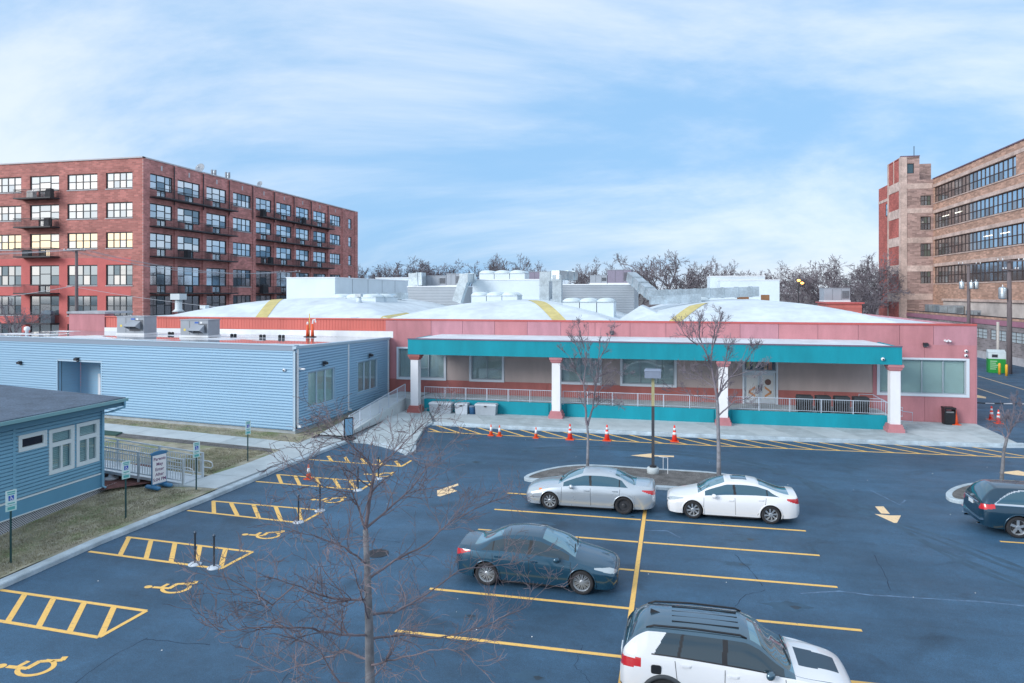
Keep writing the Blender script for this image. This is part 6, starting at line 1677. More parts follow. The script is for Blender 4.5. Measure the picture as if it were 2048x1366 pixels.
mb = MB(); mb.add([(4.42 / 2 - 3.62, 0, 1.62), (4.42 / 2 - 3.84, .035, 1.60), (4.42 / 2 - 3.84, -.035, 1.60), (4.42 / 2 - 3.83, 0, 1.69)], [(0, 1, 3), (0, 3, 2), (1, 2, 3)]); mb.build('shark_fin_antenna', M_black, car4, local=True)
p = surf4(3.70, .90, -1); mb = MB(); mb.prism([(p.x + .10 * math.copysign(abs(math.cos(t)) ** .4, math.cos(t)), p.z + .085 * math.copysign(abs(math.sin(t)) ** .4, math.sin(t))) for t in [2 * PI * (q + .5) / 16 for q in range(16)]], 0, .02)
mb.v = [(a, p.y - .012 + c, b) for a, b, c in mb.v]; mb.build('fuel_cap', M_black, car4, local=True)
p = surf4(1.15, .82, -1); mb = MB(); mb.lathe([(.001, -.004), (.045, -.004), (.045, .004), (.001, .004)], (p.x, p.y - .004, p.z), 14, 'y'); mb.build('round_badge', flat('badge_red', (.30, .04, .07), .4), car4, local=True)
S5 = suv_spec(4.92, 1.92, 1.66, 1.2, 2.1, 4.42, (.95, 3.83), .365, P_navy, P_navy, (1.0, 1.06), (.93, 1.02), 1.4, 2.55, 3.55, 4.45, doors=(1.35, 3.55), tl=(.40, .86, 1.04), chrome=True, arc=.72, spokes=(5, .10), flare=.9, plate=.98)
car5, C5, surf5, sec5 = make_car('parked_suv', 'dark navy wagon with an arched chrome window line at the right edge', S5, (10.33 + 2.46, 27.45, 0), 0)
mb = MB(); mb.box(-4.92 / 2 - .02, -4.92 / 2 + .03, -.55, .55, 1.045, 1.065); mb.build('chrome_strip', M_chrome, car5, local=True)
mb = MB(); mb.box(-4.92 / 2 - .03, -4.92 / 2 + .12, -.80, .80, .52, .56); mb.build('bumper_step', M_chrome, car5, local=True)
for y in (-.5, .5):
    mb = MB(); mb.lathe([(.04, -4.92 / 2 - .02), (.045, -4.92 / 2 + .2), (.03, -4.92 / 2 + .2), (.03, -4.92 / 2 - .02)], (0, y, .31), 10, 'x'); mb.build('exhaust', M_chrome, car5, local=True)
# ------------------------------------------------------------------ bare trees
M_bark = pmat('bark_grey', (.17, .175, .19), .9, .4, 5, bump=.5, bscale=18)
M_twig = pmat('twig_brown', (.17, .14, .155), .9, .45, 1.5)
M_bark2 = pmat('bark_silver', (.22, .23, .26), .9, .4, 4, bump=.5, bscale=14)
M_twig2 = pmat('twig_mauve', (.19, .17, .20), .9, .3, 2)
M_fartwig = pmat('far_twig', (.185, .17, .195), .95, .3, .3)
def crook(a, b, n, j, rng):
    L = (b - a).length
    return [a] + [a.lerp(b, k / n) + Vector((rng.uniform(-1, 1), rng.uniform(-1, 1), rng.uniform(-1, 1))) * L * j for k in range(1, n)] + [b]
def grow(mb, p, d, L, r, lvl, rng, P):
    """one crooked shoot and its side shoots"""
    n = P['n'][min(lvl, len(P['n']) - 1)]; pts = [p]; q = p.copy(); dd = d.normalized()
    for k in range(n):
        w = P['wob'] * (1 + .3 * lvl)
        dd = (dd + Vector((rng.uniform(-w, w), rng.uniform(-w, w), rng.uniform(-w, w) + P['up'])) * 1.0).normalized()
        q = q + dd * L / n; pts.append(q.copy())
    r1 = max(r * P['taper'], P['rmin'])
    rad = [r + (r1 - r) * k / n for k in range(n + 1)]
    mb.tube(pts, rad, 5 if r > .012 else (4 if r > .006 else 3), False)
    if lvl >= P['levels']: return
    nb = P['kids'][min(lvl, len(P['kids']) - 1)]
    for k in range(nb):
        t = rng.uniform(P['t0'], 1.0); i = min(int(t * n), n - 1); base = pts[i].lerp(pts[i + 1], t * n - i)
        ax = (pts[i + 1] - pts[i]).normalized(); o = ax.orthogonal().normalized(); o = Matrix.Rotation(rng.uniform(0, 2 * PI), 3, ax) @ o
        a = rng.uniform(*P['ang']); nd = ax * math.cos(a) + o * math.sin(a)
        if P.get('flat'): nd.z *= P['flat']
        grow(mb, base, nd, L * rng.uniform(*P['lr']) * (1.1 - .35 * t), max(rad[i] * P['rr'], P['rmin']), lvl + 1, rng, P)
def limb(mb, pts, r0, r1, rng, P, nkid, lvl=1, j=.02, klen=1.0):
    fine = []
    for a, b in zip(pts[:-1], pts[1:]): fine += crook(a, b, 4, j, rng)[:-1]
    fine.append(pts[-1]); n = len(fine) - 1
    rad = [r0 + (r1 - r0) * (k / n) ** .8 for k in range(n + 1)]
    mb.tube(fine, rad, 7 if r0 > .03 else 5, False)
    for k in range(nkid):
        t = rng.uniform(.12, 1.0); i = min(int(t * n), n - 1); base = fine[i].lerp(fine[i + 1], t * n - i); ax = (fine[i + 1] - fine[i]).normalized()
        o = Matrix.Rotation(rng.uniform(0, 2 * PI), 3, ax) @ ax.orthogonal().normalized(); a = rng.uniform(*P['ang']); nd = ax * math.cos(a) + o * math.sin(a)
        if P.get('flat'): nd.z *= P['flat']
        grow(mb, base, nd, klen * rng.uniform(.5, 1.1) * (1.15 - .5 * t), max(rad[i] * P['rr'], P['rmin']), lvl, rng, P)
# the honey locust in the foreground, its limbs laid out where the photograph shows them
rng = random.Random(11)
D0 = 10.6
base = wp(740, 1366, D0)
ft = thing('bare_tree', (base.x, base.y, 0), 'large bare tree with crooked reddish twigs in the foreground', 'tree')
Pf = dict(n=(8, 8, 7, 5), wob=.19, up=.04, taper=.4, rmin=.0034, levels=3, kids=(3, 3, 3, 1), t0=.12, ang=(.4, .95), lr=(.55, .95), rr=.55, flat=.85)
tr = MB(); g0 = Vector((base.x + .05, base.y, -.02)); trunk = [g0, g0.lerp(base, .5) + Vector((.03, 0, 0)), base, wp(738, 1240, D0), wp(735, 1150, D0), wp(731, 1060, D0)]
tr.tube([p for p in trunk], [.10, .088, .074, .062, .049, .04], 12, True); tr.build('trunk', M_bark, ft, True)
cr = MB()
def PX(*pts): return [wp(x, y, D0 + d) for x, y, d in pts]
limbs = [
    (PX((731, 1060, 0), (742, 985, .1), (746, 960, .1), (748, 935, .15)), .05, .03, 6, .8),
    (PX((748, 935, .15), (720, 905, .0), (690, 880, -.1), (662, 872, -.2), (640, 860, -.3)), .026, .008, 10, .7),
    (PX((748, 935, .15), (790, 905, .3), (825, 868, .4), (870, 830, .6)), .024, .006, 12, .7),
    (PX((690, 880, -.1), (668, 850, .1), (650, 812, .2)), .012, .005, 5, .5),
    (PX((731, 1060, 0), (715, 1010, -.2), (702, 980, -.3), (690, 945, -.35)), .03, .008, 10, .7),
    (PX((702, 985, -.3), (650, 975, -.5), (610, 950, -.6), (580, 930, -.7)), .018, .005, 9, .6),
    (PX((733, 1055, 0), (775, 1020, .3), (820, 980, .6), (860, 930, .9), (905, 880, 1.2)), .034, .006, 14, .8),
    (PX((735, 1130, 0), (690, 1095, -.3), (640, 1075, -.5), (585, 1060, -.8)), .028, .006, 11, .8),
    (PX((735, 1160, 0), (790, 1120, .4), (850, 1090, .6), (905, 1040, .9), (990, 1000, 1.3), (1045, 985, 1.6)), .036, .006, 16, .8),
    (PX((737, 1200, 0), (690, 1200, -.3), (640, 1190, -.7), (590, 1170, -1.0), (540, 1155, -1.2)), .034, .006, 14, .8),
    (PX((590, 1170, -1.0), (545, 1210, -1.1), (500, 1180, -1.3), (455, 1155, -1.4), (420, 1150, -1.5)), .02, .005, 12, .7),
    (PX((737, 1230, 0), (790, 1225, .4), (850, 1190, .8), (920, 1140, 1.0), (1000, 1130, 1.2), (1060, 1120, 1.4)), .036, .006, 15, .8),
    (PX((738, 1270, 0), (680, 1270, -.4), (600, 1255, -.8), (520, 1255, -1.1), (440, 1262, -1.3), (395, 1225, -1.5)), .034, .005, 15, .8),
    (PX((738, 1280, 0), (800, 1270, .5), (880, 1275, .8), (960, 1255, 1.1), (1050, 1215, 1.4), (1100, 1165, 1.6)), .034, .005, 15, .8),
    (PX((739, 1320, 0), (690, 1300, .5), (640, 1320, 1.0), (560, 1345, 1.3), (470, 1310, 1.6)), .03, .005, 12, .8),
    (PX((739, 1330, 0), (790, 1320, -.6), (860, 1300, -1.0), (930, 1300, -1.2)), .03, .005, 12, .7),
    (PX((740, 1366, 0), (770, 1330, .8), (800, 1250, 1.3), (815, 1190, 1.5)), .03, .006, 11, .8),
    (PX((740, 1370, 0), (680, 1366, -.7), (640, 1300, -1.0), (590, 1270, -1.2)), .028, .006, 10, .8),
    (PX((738, 1240, 0), (720, 1180, -.9), (700, 1120, -1.2), (655, 1060, -1.4)), .024, .005, 10, .7)]
for pts, r0, r1, nk, kl in limbs:
    limb(cr, pts, r0 * .62, r1 * .65, rng, Pf, int(nk * 1.15), 1, .022, kl * .95)
cr.build('crown', M_twig, ft)
# the two street trees on the island and one on the east island
def guided(name, label, D, scale_px, trunk_px, limbs_px, seed, kids, klen, mats, rt, flat_=.95, up=.10, base_z=.15):
    rg = random.Random(seed); b = Vector((*gp(*trunk_px[0], base_z), base_z)); D = (Matrix.Rotation(-YAW, 3, 'Z') @ b).y
    t = thing(name, (b.x, b.y, base_z), label, 'tree')
    m_ = MB(); T_ = [b - Vector((0, 0, .12))] + [wp(x, y, D) for x, y in trunk_px[1:]]
    m_.tube([T_[0]] + crook(T_[0], T_[1], 3, .004, rg)[1:] + T_[2:], [rt * 1.25, rt * 1.1, rt] + [rt * .9] + [rt * (.85 - .12 * k) for k in range(len(T_) - 2)], 9, True); m_.build('trunk', mats[0], t, True)
    P = dict(n=(5, 5, 4, 3), wob=.2, up=up, taper=.4, rmin=.0055, levels=3, kids=(5, 5, 4, 2), t0=.2, ang=(.35, .8), lr=(.45, .75), rr=.5, flat=flat_)
    c_ = MB()
    for (pts, r0) in limbs_px:
        limb(c_, [wp(x, y, D + d) for x, y, d in pts], r0 * .8, .007, rg, P, kids, 1, .02, klen)
    c_.build('crown', mats[1], t)
guided('bare_tree', 'young forked bare tree beside the silver sedan on the island', 0, 0, [(1175, 934), (1176, 870), (1174, 850)],
    [([(1174, 850, 0), (1170, 800, 0), (1168, 760, .1), (1172, 715, .2), (1177, 650, .2)], .075), ([(1175, 852, 0), (1186, 815, .2), (1192, 770, .3), (1198, 710, .2), (1202, 655, .2)], .07),
     ([(1168, 770, 0), (1150, 740, .4), (1140, 715, .5), (1122, 695, .6)], .04), ([(1170, 730, 0), (1155, 695, -.4), (1142, 665, -.5)], .035), ([(1192, 775, 0), (1182, 740, -.5), (1178, 700, -.6)], .035),
     ([(1198, 720, 0), (1215, 690, .3), (1228, 655, .4)], .04), ([(1192, 790, 0), (1215, 765, .5), (1240, 740, .7)], .03), ([(1190, 760, 0), (1215, 740, -.4), (1250, 745, -.6)], .03), ([(1172, 715, 0), (1165, 680, .2), (1155, 650, .2)], .03), ([(1186, 815, 0), (1210, 800, .3), (1240, 805, .4)], .02)], 5, 8, .66, (M_bark2, M_twig2), .062)
guided('bare_tree', 'larger bare tree in front of the third column, beside the white sedan', 0, 0, [(1438, 952), (1437, 880), (1435, 810), (1434, 800)],
    [([(1434, 800, 0), (1428, 760, 0), (1422, 730, 0), (1412, 705, -.2), (1395, 680, -.3), (1380, 640, -.3)], .085), ([(1434, 795, 0), (1445, 775, .2), (1460, 755, .3), (1478, 735, .3), (1495, 690, .5)], .075),
     ([(1422, 730, 0), (1424, 690, .3), (1430, 660, .3), (1440, 625, .2)], .05), ([(1412, 705, 0), (1398, 670, .3), (1400, 640, .3), (1408, 620, .2)], .045), ([(1395, 690, 0), (1370, 670, -.4), (1358, 650, -.5)], .04),
     ([(1438, 830, 0), (1455, 815, -.3), (1470, 802, -.5), (1500, 795, -.6), (1518, 780, -.7)], .05), ([(1434, 800, 0), (1405, 795, .4), (1380, 790, .6), (1345, 780, .8)], .04), ([(1430, 775, 0), (1400, 755, .5), (1372, 745, .6)], .035),
     ([(1478, 735, 0), (1495, 720, .3), (1510, 695, .4)], .035), ([(1440, 780, 0), (1448, 740, -.4), (1455, 700, -.5), (1462, 665, -.5)], .045), ([(1460, 755, 0), (1490, 745, -.3), (1525, 735, -.4)], .03), ([(1424, 700, 0), (1435, 660, -.3), (1450, 630, -.3)], .035)], 9, 9, .74, (M_bark2, M_twig2), .088)
guided('bare_tree', 'slim bare tree behind the dark wagon at the right edge', 0, 0, [(2003, 962), (2007, 905), (2013, 880), (2014, 875)],
    [([(2014, 875, 0), (2025, 855, 0), (2035, 840, .1), (2045, 815, .2)], .05), ([(2012, 880, 0), (2004, 865, .2), (1992, 855, .3), (1985, 848, .3)], .035), ([(2016, 872, 0), (2012, 850, .2), (2005, 815, .3), (2000, 800, .3)], .035), ([(2030, 845, 0), (2042, 842, .3), (2060, 838, .4)], .03), ([(2020, 862, 0), (2026, 830, -.3), (2030, 795, -.3)], .03)], 14, 8, .55, (M_bark, M_twig2), .07)
# trees far behind: a few grown shapes, each placed as a tree of its own
def far_proto(seed, h, spread, levels=4):
    rg = random.Random(seed); P = dict(n=(5, 5, 3, 3, 2, 2), wob=.2, up=.06, taper=.4, rmin=.017, levels=5, kids=(6, 5, 4, 4, 3), t0=.3, ang=(.35, .85), lr=(.45, .72), rr=.5)
    tm = MB(); th = h * .3; tm.tube([Vector((0, 0, -.6)), Vector((.1, 0, th * .5)), Vector((0, .1, th))], [h * .028, h * .024, h * .02], 8, True)
    cm = MB()
    for k in range(6):
        a = 2 * PI * k / 6 + rg.uniform(-.4, .4); tilt = rg.uniform(.15, .75) * spread
        grow(cm, Vector((0, .0, th * rg.uniform(.75, 1))), Vector((math.cos(a) * tilt, math.sin(a) * tilt, 1)), h * .5, h * .013, 1, rg, P)
    a = bpy.data.meshes.new('trunk'); a.from_pydata([tuple(v) for v in tm.v], [], tm.f); a.materials.append(M_fartwig)
    b = bpy.data.meshes.new('crown'); b.from_pydata([tuple(v) for v in cm.v], [], cm.f); b.materials.append(M_fartwig)
    return a, b, max(v[2] for v in cm.v)
protos = [far_proto(s, 11.0, sp) for s, sp in ((1, 1.0), (2, .8), (3, 1.15), (4, .9), (5, 1.05))]
def far_tree(px, top, Y, pi, label, group=None, wide=1.0):
    x, z = on_y(px, top, Y); h = z + .6
    t = thing('far_bare_tree', (x, Y, -.0), label, 'tree', group)
    for nm, me in zip(('trunk', 'crown'), protos[pi][:2]):
        o = bpy.data.objects.new(nm, me); COL.objects.link(o); o.parent = t
    s_ = h / protos[pi][2]; t.scale = (s_ * wide, s_ * wide, s_); t.rotation_euler.z = random.uniform(0, 6.28)
ftrees = [(735, 528, 165, 0, 'bare tree touching the right end of the brick loft block', 1.0), (775, 527, 175, 1, 'bare tree second from the brick loft block', 1.0), (818, 517, 160, 2, 'broad bare tree crown above the far white roof box', 1.35), (848, 522, 170, 3, 'bare tree just left of the fan units', 1.1),
    (915, 520, 150, 4, 'bare tree above the left corrugated roof house', 1.2), (970, 514, 145, 0, 'slim bare tree left of the penthouse skylights', .8), (994, 510, 145, 1, 'slim bare tree over the penthouse skylights', .7), (1030, 512, 140, 2, 'round bare tree right over the penthouse skylights', .9), (1068, 538, 150, 3, 'low bare tree behind the mauve unit by the ducts', 1.0),
    (1195, 516, 135, 4, 'upright bare tree left of the large mauve unit', .9), (1172, 532, 140, 1, 'small bare tree right of the tall ducts', .8), (1262, 513, 130, 0, 'flat topped bare tree behind the large mauve unit', 1.1), (1340, 503, 118, 2, 'tallest round bare tree behind the bent duct', 1.15), (1388, 530, 125, 3, 'bare tree right of the tallest round one', 1.0),
    (1450, 516, 125, 4, 'upright bare tree over the rear white penthouse', .9), (1420, 545, 140, 1, 'low bare tree left of the rear white penthouse', 1.2), (1500, 545, 150, 0, 'low bare tree over the front white penthouse', 1.3), (1545, 538, 150, 3, 'bare tree right of the front white penthouse', 1.1), (1600, 535, 140, 1, 'bare tree around the lit street lamp', 1.2), (1665, 513, 120, 2, 'broad bare tree above the brick plant room', 1.15), (1720, 518, 130, 0, 'bare tree left of the tan factory tower', 1.2), (1745, 505, 128, 4, 'tall bare tree against the red side of the tower', 1.0), (1700, 560, 110, 3, 'low bare tree beside the tower foot', 1.3), (1630, 552, 118, 4, 'low bare tree right of the street lamp', 1.2)]
for i, (px, top, Y, pi, lb, wd) in enumerate(ftrees): far_tree(px, top, Y, pi, lb, 'bare trees beyond the hall roof', wd)
# the thicket behind them: one mass of fine stems
rg = random.Random(3); V = []; Fc = []
for _ in range(9000):
    px = rg.uniform(700, 1770); Y = rg.uniform(185, 260); x = on_y(px, 580, Y)[0]; z = rg.uniform(0, 1) ** .8 * (6.5 + 2 * math.sin(x * .09) + 1.5 * math.sin(x * .31 + 1)); L_ = rg.uniform(1.0, 3.2); a = rg.uniform(-.6, .6); w = rg.uniform(.03, .075)
    k = len(V); V += [(x - w, Y, z - .6), (x + w, Y, z - .6), (x + a * L_, Y + rg.uniform(-.8, .8), z + L_)]; Fc.append((k, k + 1, k + 2))
m_ = MB(); m_.v = V; m_.f = Fc; o = m_.build('far_thicket', M_fartwig); tag(o, 'thicket of bare branches along the skyline behind the hall', 'thicket', None, 'stuff')
# scrubby tree at the far left behind the annex
b = on_y(25, 700, 56); t = thing('bare_tree', (b[0], 56, 0), 'scrubby bare tree in front of the brick block at the left edge', 'tree')
rg = random.Random(21); P = dict(n=(5, 5, 4, 3), wob=.25, up=.05, taper=.4, rmin=.014, levels=4, kids=(6, 5, 4, 2), t0=.25, ang=(.4, 1.0), lr=(.45, .75), rr=.6)
m_ = MB(); m_.tube([Vector((b[0], 56, -.6)), Vector((b[0] + .1, 56, 2)), Vector((b[0], 56, 4.2))], [.17, .14, .12], 8); m_.build('trunk', M_bark2, t)
m_ = MB()
for k in range(6):
    a = k * 1.05; grow(m_, Vector((b[0], 56, 3.4 + .15 * k)), Vector((math.cos(a) * .7, math.sin(a) * .7, .8)), 3.1, .07, 1, rg, P)
m_.build('crown', M_twig2, t)
# ------------------------------------------------------------------ cones, posts, signs and other small things
def cone(px, py, label, kind, z=0.0, h=.72):
    x, y = gp(px, py, z); t = thing('traffic_cone', (x, y, z), label, 'traffic cone', 'traffic cones')
    k = h / .72; b = .19 * k
    m_ = MB(); m_.prism([(-b, -b), (b, -b), (b, b), (-b, b)], .002, .035); m_.build('base', M_orange, t, local=True)
    prof = [(.125 * k, .035), (.03 * k, h)]
    def rad(z_): return prof[0][0] + (prof[1][0] - prof[0][0]) * (z_ - .035) / (h - .035)
    m_ = MB(); m_.lathe([(rad(.035), .035), (rad(h * .5), h * .5), (rad(h), h), (.02 * k, h + .004)], (0, 0, 0), 18); m_.build('body', M_orange if kind != 'hot' else M_hot, t, True, local=True)
    bands = {'two': ((.40, .58), (.70, .82)), 'hot': ((.42, .58), (.70, .84)), 'one': ((.42, .78),), 'none': ()}[kind]
    for (a, c) in bands:
        m_ = MB(); m_.lathe([(rad(h * a) + .004, h * a), (rad(h * c) + .004, h * c), (rad(h * c), h * c), (rad(h * a), h * a)], (0, 0, 0), 18); m_.build('reflective_band', M_cwhite, t, True, local=True)
M_hot = pmat('red_orange_plastic', (.80, .05, .03), .5, .06, 2)
cone(982, 871, 'small orange cone with one white band, leftmost in the hatched lane', 'one', h=.64)
cone(999, 872, 'small orange cone with one white band, second in the hatched lane', 'one', h=.62)
cone(1072, 876, 'small orange cone with one white band, third in the hatched lane', 'one', h=.62)
cone(1140, 879, 'tall red-orange cone with two white bands left of the forked tree', 'hot', h=.88)
cone(1214, 881, 'tall red-orange cone with two white bands right of the forked tree', 'hot', h=.88)
cone(1349, 883, 'tall red-orange cone with two white bands between lamp post and large tree', 'hot', h=.9)
cone(617, 958, 'orange cone with one white band on the accessible bay hatching', 'one', h=.64)
cone(1983, 840, 'farther of two tall red-orange cones by the alley', 'hot', h=.9)
cone(1997, 847, 'nearer of two tall red-orange cones by the alley', 'hot', h=.88)
cone(1911, 849, 'plain orange cone beside the black litter bin', 'none', z=.145, h=.95)
# stanchions
for i, (px, py) in enumerate(((390, 1129), (428, 1136), (597, 1045), (640, 1022), (716, 981), (757, 958))):
    x, y = gp(px, py); t = thing('stanchion', (x, y, 0), ['left stanchion of the near pair on the second hatched bay', 'right stanchion of the near pair on the second hatched bay', 'left stanchion on the third hatched bay behind the twigs', 'right stanchion on the third hatched bay behind the twigs', 'stanchion at the tip of the fourth hatched bay', 'stanchion at the tip of the last wheelchair symbol'][i], 'stanchion', 'stanchions on the accessible bays')
    m_ = MB(); m_.lathe([(.20, 0.0), (.20, .02), (.16, .045), (.05, .06), (.03, .065)], (0, 0, 0), 20); m_.build('base', pmat('pale_stanchion_base_%d' % i, (.50, .57, .64), .5, .1), t, True, local=True)
    m_ = MB(); m_.lathe([(.03, .06), (.03, .93), (.042, .94), (.042, 1.0), (.02, 1.02)], (0, 0, 0), 12); m_.build('post', flat('stanchion_post_%d' % i, (.10, .13, .17), .3, metal=.7), t, True, local=True)
# accessible parking signs
M_signpost = pmat('green_sign_post', (.012, .06, .065), .5, .15, 3)
M_signface = flat('sign_face_white', (.62, .80, .80), .4)
M_signblue = flat('sign_blue', (.01, .09, .50), .4)
M_signgreen = flat('sign_green_text', (.10, .42, .42), .5)
labels = ['accessible parking sign nearest the camera at the left edge', 'accessible parking sign in front of the blue-grey building ramp', 'accessible parking sign right of the standing notice board', 'accessible parking sign in front of the grey annex wall']
for i, (px, py, ptop) in enumerate(((22, 1118, 980), (252, 1035, 922), (393, 980, 884), (496, 923, 842))):
    x, y = gp(px, py, .12); zb = lawn_z(x, y) if i < 2 else .13
    d = (Matrix.Rotation(-YAW, 3, 'Z') @ Vector((x, y, 0))).y
    top = CAM_H - (ptop - HY) / FPX * d
    t = thing('parking_sign', (x, y, zb), labels[i], 'sign', 'accessible parking signs', rz=R(74))
    H_ = top - zb
    m_ = MB(); m_.box(-.025, .025, .0, .03, -.2, H_ - .02); m_.build('post', M_signpost, t, local=True)
    def plate(name, w, z0, z1, mat):
        m_ = MB(); m_.box(-w / 2, w / 2, -.012, -.002, z0, z1); return m_.build(name, mat, t, local=True)
    f = plate('sign_plate', .305, H_ - .46, H_, M_signface)
    g = plate('lower_plate', .305, H_ - .64, H_ - .475, flat('lower_plate_%d' % i, (.50, .74, .72), .4))
    m_ = MB(); m_.box(-.075, .075, -.016, -.0125, H_ - .32, H_ - .17); m_.build('blue_square', M_signblue, f, local=True)
    m_ = MB(); ci = [0]
    def put(p):
        ci[0] += 1; yy = -.0175 - .0002 * (ci[0] % 5); m_.add([(q.x * .14, yy, H_ - .245 + q.y * .14) for q in p], [tuple(range(len(p)))])
    isa(put, 12); m_.build('wheelchair_mark', M_cwhite, f, local=True)
    m_ = MB(); m_.box(-.11, .11, -.016, -.0125, H_ - .08, H_ - .04); m_.box(-.10, .10, -.016, -.0125, H_ - .14, H_ - .105); m_.box(-.10, .10, -.016, -.0125, H_ - .42, H_ - .385); m_.build('sign_lettering', M_signgreen, f, local=True)
    m_ = MB(); m_.box(-.10, .10, -.016, -.0125, H_ - .60, H_ - .51); m_.build('sign_lettering', M_signgreen, g, local=True)
# text helper
def text_mesh(body, size, mat, parent, M, name='lettering', align='CENTER'):
    cu = bpy.data.curves.new('txt', 'FONT'); cu.body = body; cu.size = size; cu.align_x = align; cu.offset = size * .018
    ob = bpy.data.objects.new('txt', cu); COL.objects.link(ob); dg = bpy.context.evaluated_depsgraph_get(); dg.update()
    me = bpy.data.meshes.new_from_object(ob.evaluated_get(dg)); bpy.data.objects.remove(ob); bpy.data.curves.remove(cu)
    me.transform(M); me.materials.clear(); me.materials.append(mat); me.name = name
    o = bpy.data.objects.new(name, me); COL.objects.link(o); o.parent = parent; return o
# standing notice board on the lawn
x, y = gp(318, 976, .10)
nb = thing('notice_board', (x, y, .10), 'standing blue framed notice board with dark lettering on the lawn', 'sign', None, R(76))
M_nblue = pmat('blue_board_frame', (.05, .19, .36), .5, .1)
m_ = MB(); m_.box(-.34, .34, -.03, .03, .16, 1.45); m_.build('frame', M_nblue, nb, local=True)
m_ = MB(); m_.box(-.315, .315, -.038, -.0302, .22, 1.40); pn = m_.build('panel', M_cwhite, nb, local=True)
m_ = MB(); m_.loft([[(u, v, 1.45 + hh) for u, v in ((-w, -.04), (w, -.04), (w, .04), (-w, .04))] for w, hh in ((.40, .0), (.36, .06), (.14, .11))]); m_.build('top_cap', M_nblue, nb, local=True)
for sx in (-.28, .28):
    m_ = MB(); m_.loft([[(sx + .12 * math.cos(t) * f, yy, .09 + .085 * math.sin(t) * f) for t in [2 * PI * k / 10 for k in range(10)]] for yy, f in ((-.42, .5), (-.36, .95), (0, 1), (.36, .95), (.42, .5))]); m_.build('foot', M_nblue, nb, True, local=True)
    m_ = MB(); m_.box(sx - .03, sx + .03, -.02, .02, .16, .22); m_.build('bracket', M_black, nb, local=True)
M_plumtext = flat('plum_lettering', (.16, .06, .17), .6)
for k, s_ in enumerate(('Parents', 'May', 'Enter', 'After', '5:04 PM')):
    text_mesh(s_, .185, M_plumtext, pn, Matrix.Translation((0, -.0415, 1.18 - .215 * k)) @ Matrix.Rotation(R(90), 4, 'X'))
# pavement sign by the ramp
x, y = gp(697, 878, .145); ps = thing('pavement_sign', (x, y, .145), 'black framed pavement sign on the walk at the ramp foot', 'sign', None, R(52))
m_ = MB(); m_.box(-.27, .27, -.025, .025, .15, 1.2); m_.build('frame', M_black, ps, local=True)
m_ = MB(); m_.box(-.22, .22, -.033, -.0255, .22, 1.13); m_.build('panel', flat('blue_grey_panel', (.22, .42, .60), .25), ps, local=True)
m_ = MB(); m_.lathe([(.42, 0), (.42, .05), (.3, .1), (.1, .12), (.05, .16)], (0, 0, 0), 16); m_.build('foot', M_black, ps, local=True)
# lamp post on the island with a square head
x, y = gp(1306, 945, .17); zt = None
d = (Matrix.Rotation(-YAW, 3, 'Z') @ Vector((x, y, 0))).y
ztop = CAM_H - (752 - HY) / FPX * d
lp = thing('lamp_post', (x, y, .15), 'square-headed lamp post on a round concrete foot between the island trees', 'lamp post')
m_ = MB(); m_.lathe([(.27, -.05), (.27, .22), (.24, .26), (.1, .27)], (0, 0, 0), 18); m_.build('concrete_foot', M_concrete, lp, True, local=True)
m_ = MB(); m_.lathe([(.16, .27), (.16, .34), (.085, .37)], (0, 0, 0), 12); m_.build('collar', M_darkmetal, lp, local=True)
Hh = ztop - .15
m_ = MB(); m_.box(-.065, .065, -.065, .065, .34, Hh - 1.35); m_.build('pole', pmat('bronze_pole', (.05, .055, .065), .5, .2, 1.5), lp, local=True)
m_ = MB(); m_.box(-.066, .066, -.066, .066, Hh - 1.35, Hh - .05); m_.build('upper_pole', pmat('yellow_reflection_pole', (.42, .40, .22), .5, .25, .8, stretch=(1, 1, .5)), lp, local=True)  # yellow reflection put into the colour of the upper pole
m_ = MB(); m_.loft([[(u * .36, v * .36 - .1, z) for u, v in ((-1, -1), (1, -1), (1, 1), (-1, 1))] for z in (Hh - .05, Hh + .26)]); m_.loft([[(u * w, v * w - .1, z) for u, v in ((-1, -1), (1, -1), (1, 1), (-1, 1))] for w, z in ((.38, Hh + .262), (.34, Hh + .31))]); hd = m_.build('lamp_head', pmat('grey_lamp_head', (.20, .25, .34), .5, .1), lp, local=True)
m_ = MB(); m_.box(-.3, .3, -.4, .2, Hh - .06, Hh - .0505); m_.build('lens', M_acryl, hd, local=True)
t = thing('wire_stand', (x + .45, y, .15), 'small white wire stand beside the lamp post foot', 'stand')
m_ = MB(); m_.tube([(-.2, 0, .75), (.2, 0, .72), (.2, 0, 0)], .015, 5); m_.tube([(0, 0, .72), (0, 0, .2)], .012, 5); m_.build('frame', M_whitemetal, t, local=True)
# litter bin and porch objects
x, y = gp(1897, 848, .145); lb = thing('litter_bin', (x, y, .145), 'black square litter bin against the pink wall', 'litter bin')
m_ = MB(); m_.loft([[(u * w, v * w, z) for u, v in ((-1, -.7), (-.7, -1), (.7, -1), (1, -.7), (1, .7), (.7, 1), (-.7, 1), (-1, .7))] for w, z in ((.29, 0), (.31, .1), (.32, .72))]); m_.build('body', M_black, lb, local=True)
m_ = MB()
for sx in (-.3, .26): m_.box(sx, sx + .05, -.3, .3, .72, .98)
m_.box(-.32, .32, -.32, .32, .95, 1.05); m_.build('hood', M_black, lb, local=True)
m_ = MB(); m_.box(-.24, .24, -.2, .2, .72, .80); m_.build('liner', pmat('bin_liner', (.25, .27, .30), .6, .2), lb, local=True)
M_boxgrey = pmat('grey_deck_box', (.34, .39, .44), .6, .1, 1.5); M_boxpale = pmat('pale_deck_box', (.50, .56, .62), .6, .1, 1.5); M_boxblue = pmat('blue_tub', (.04, .14, .30), .5, .1)
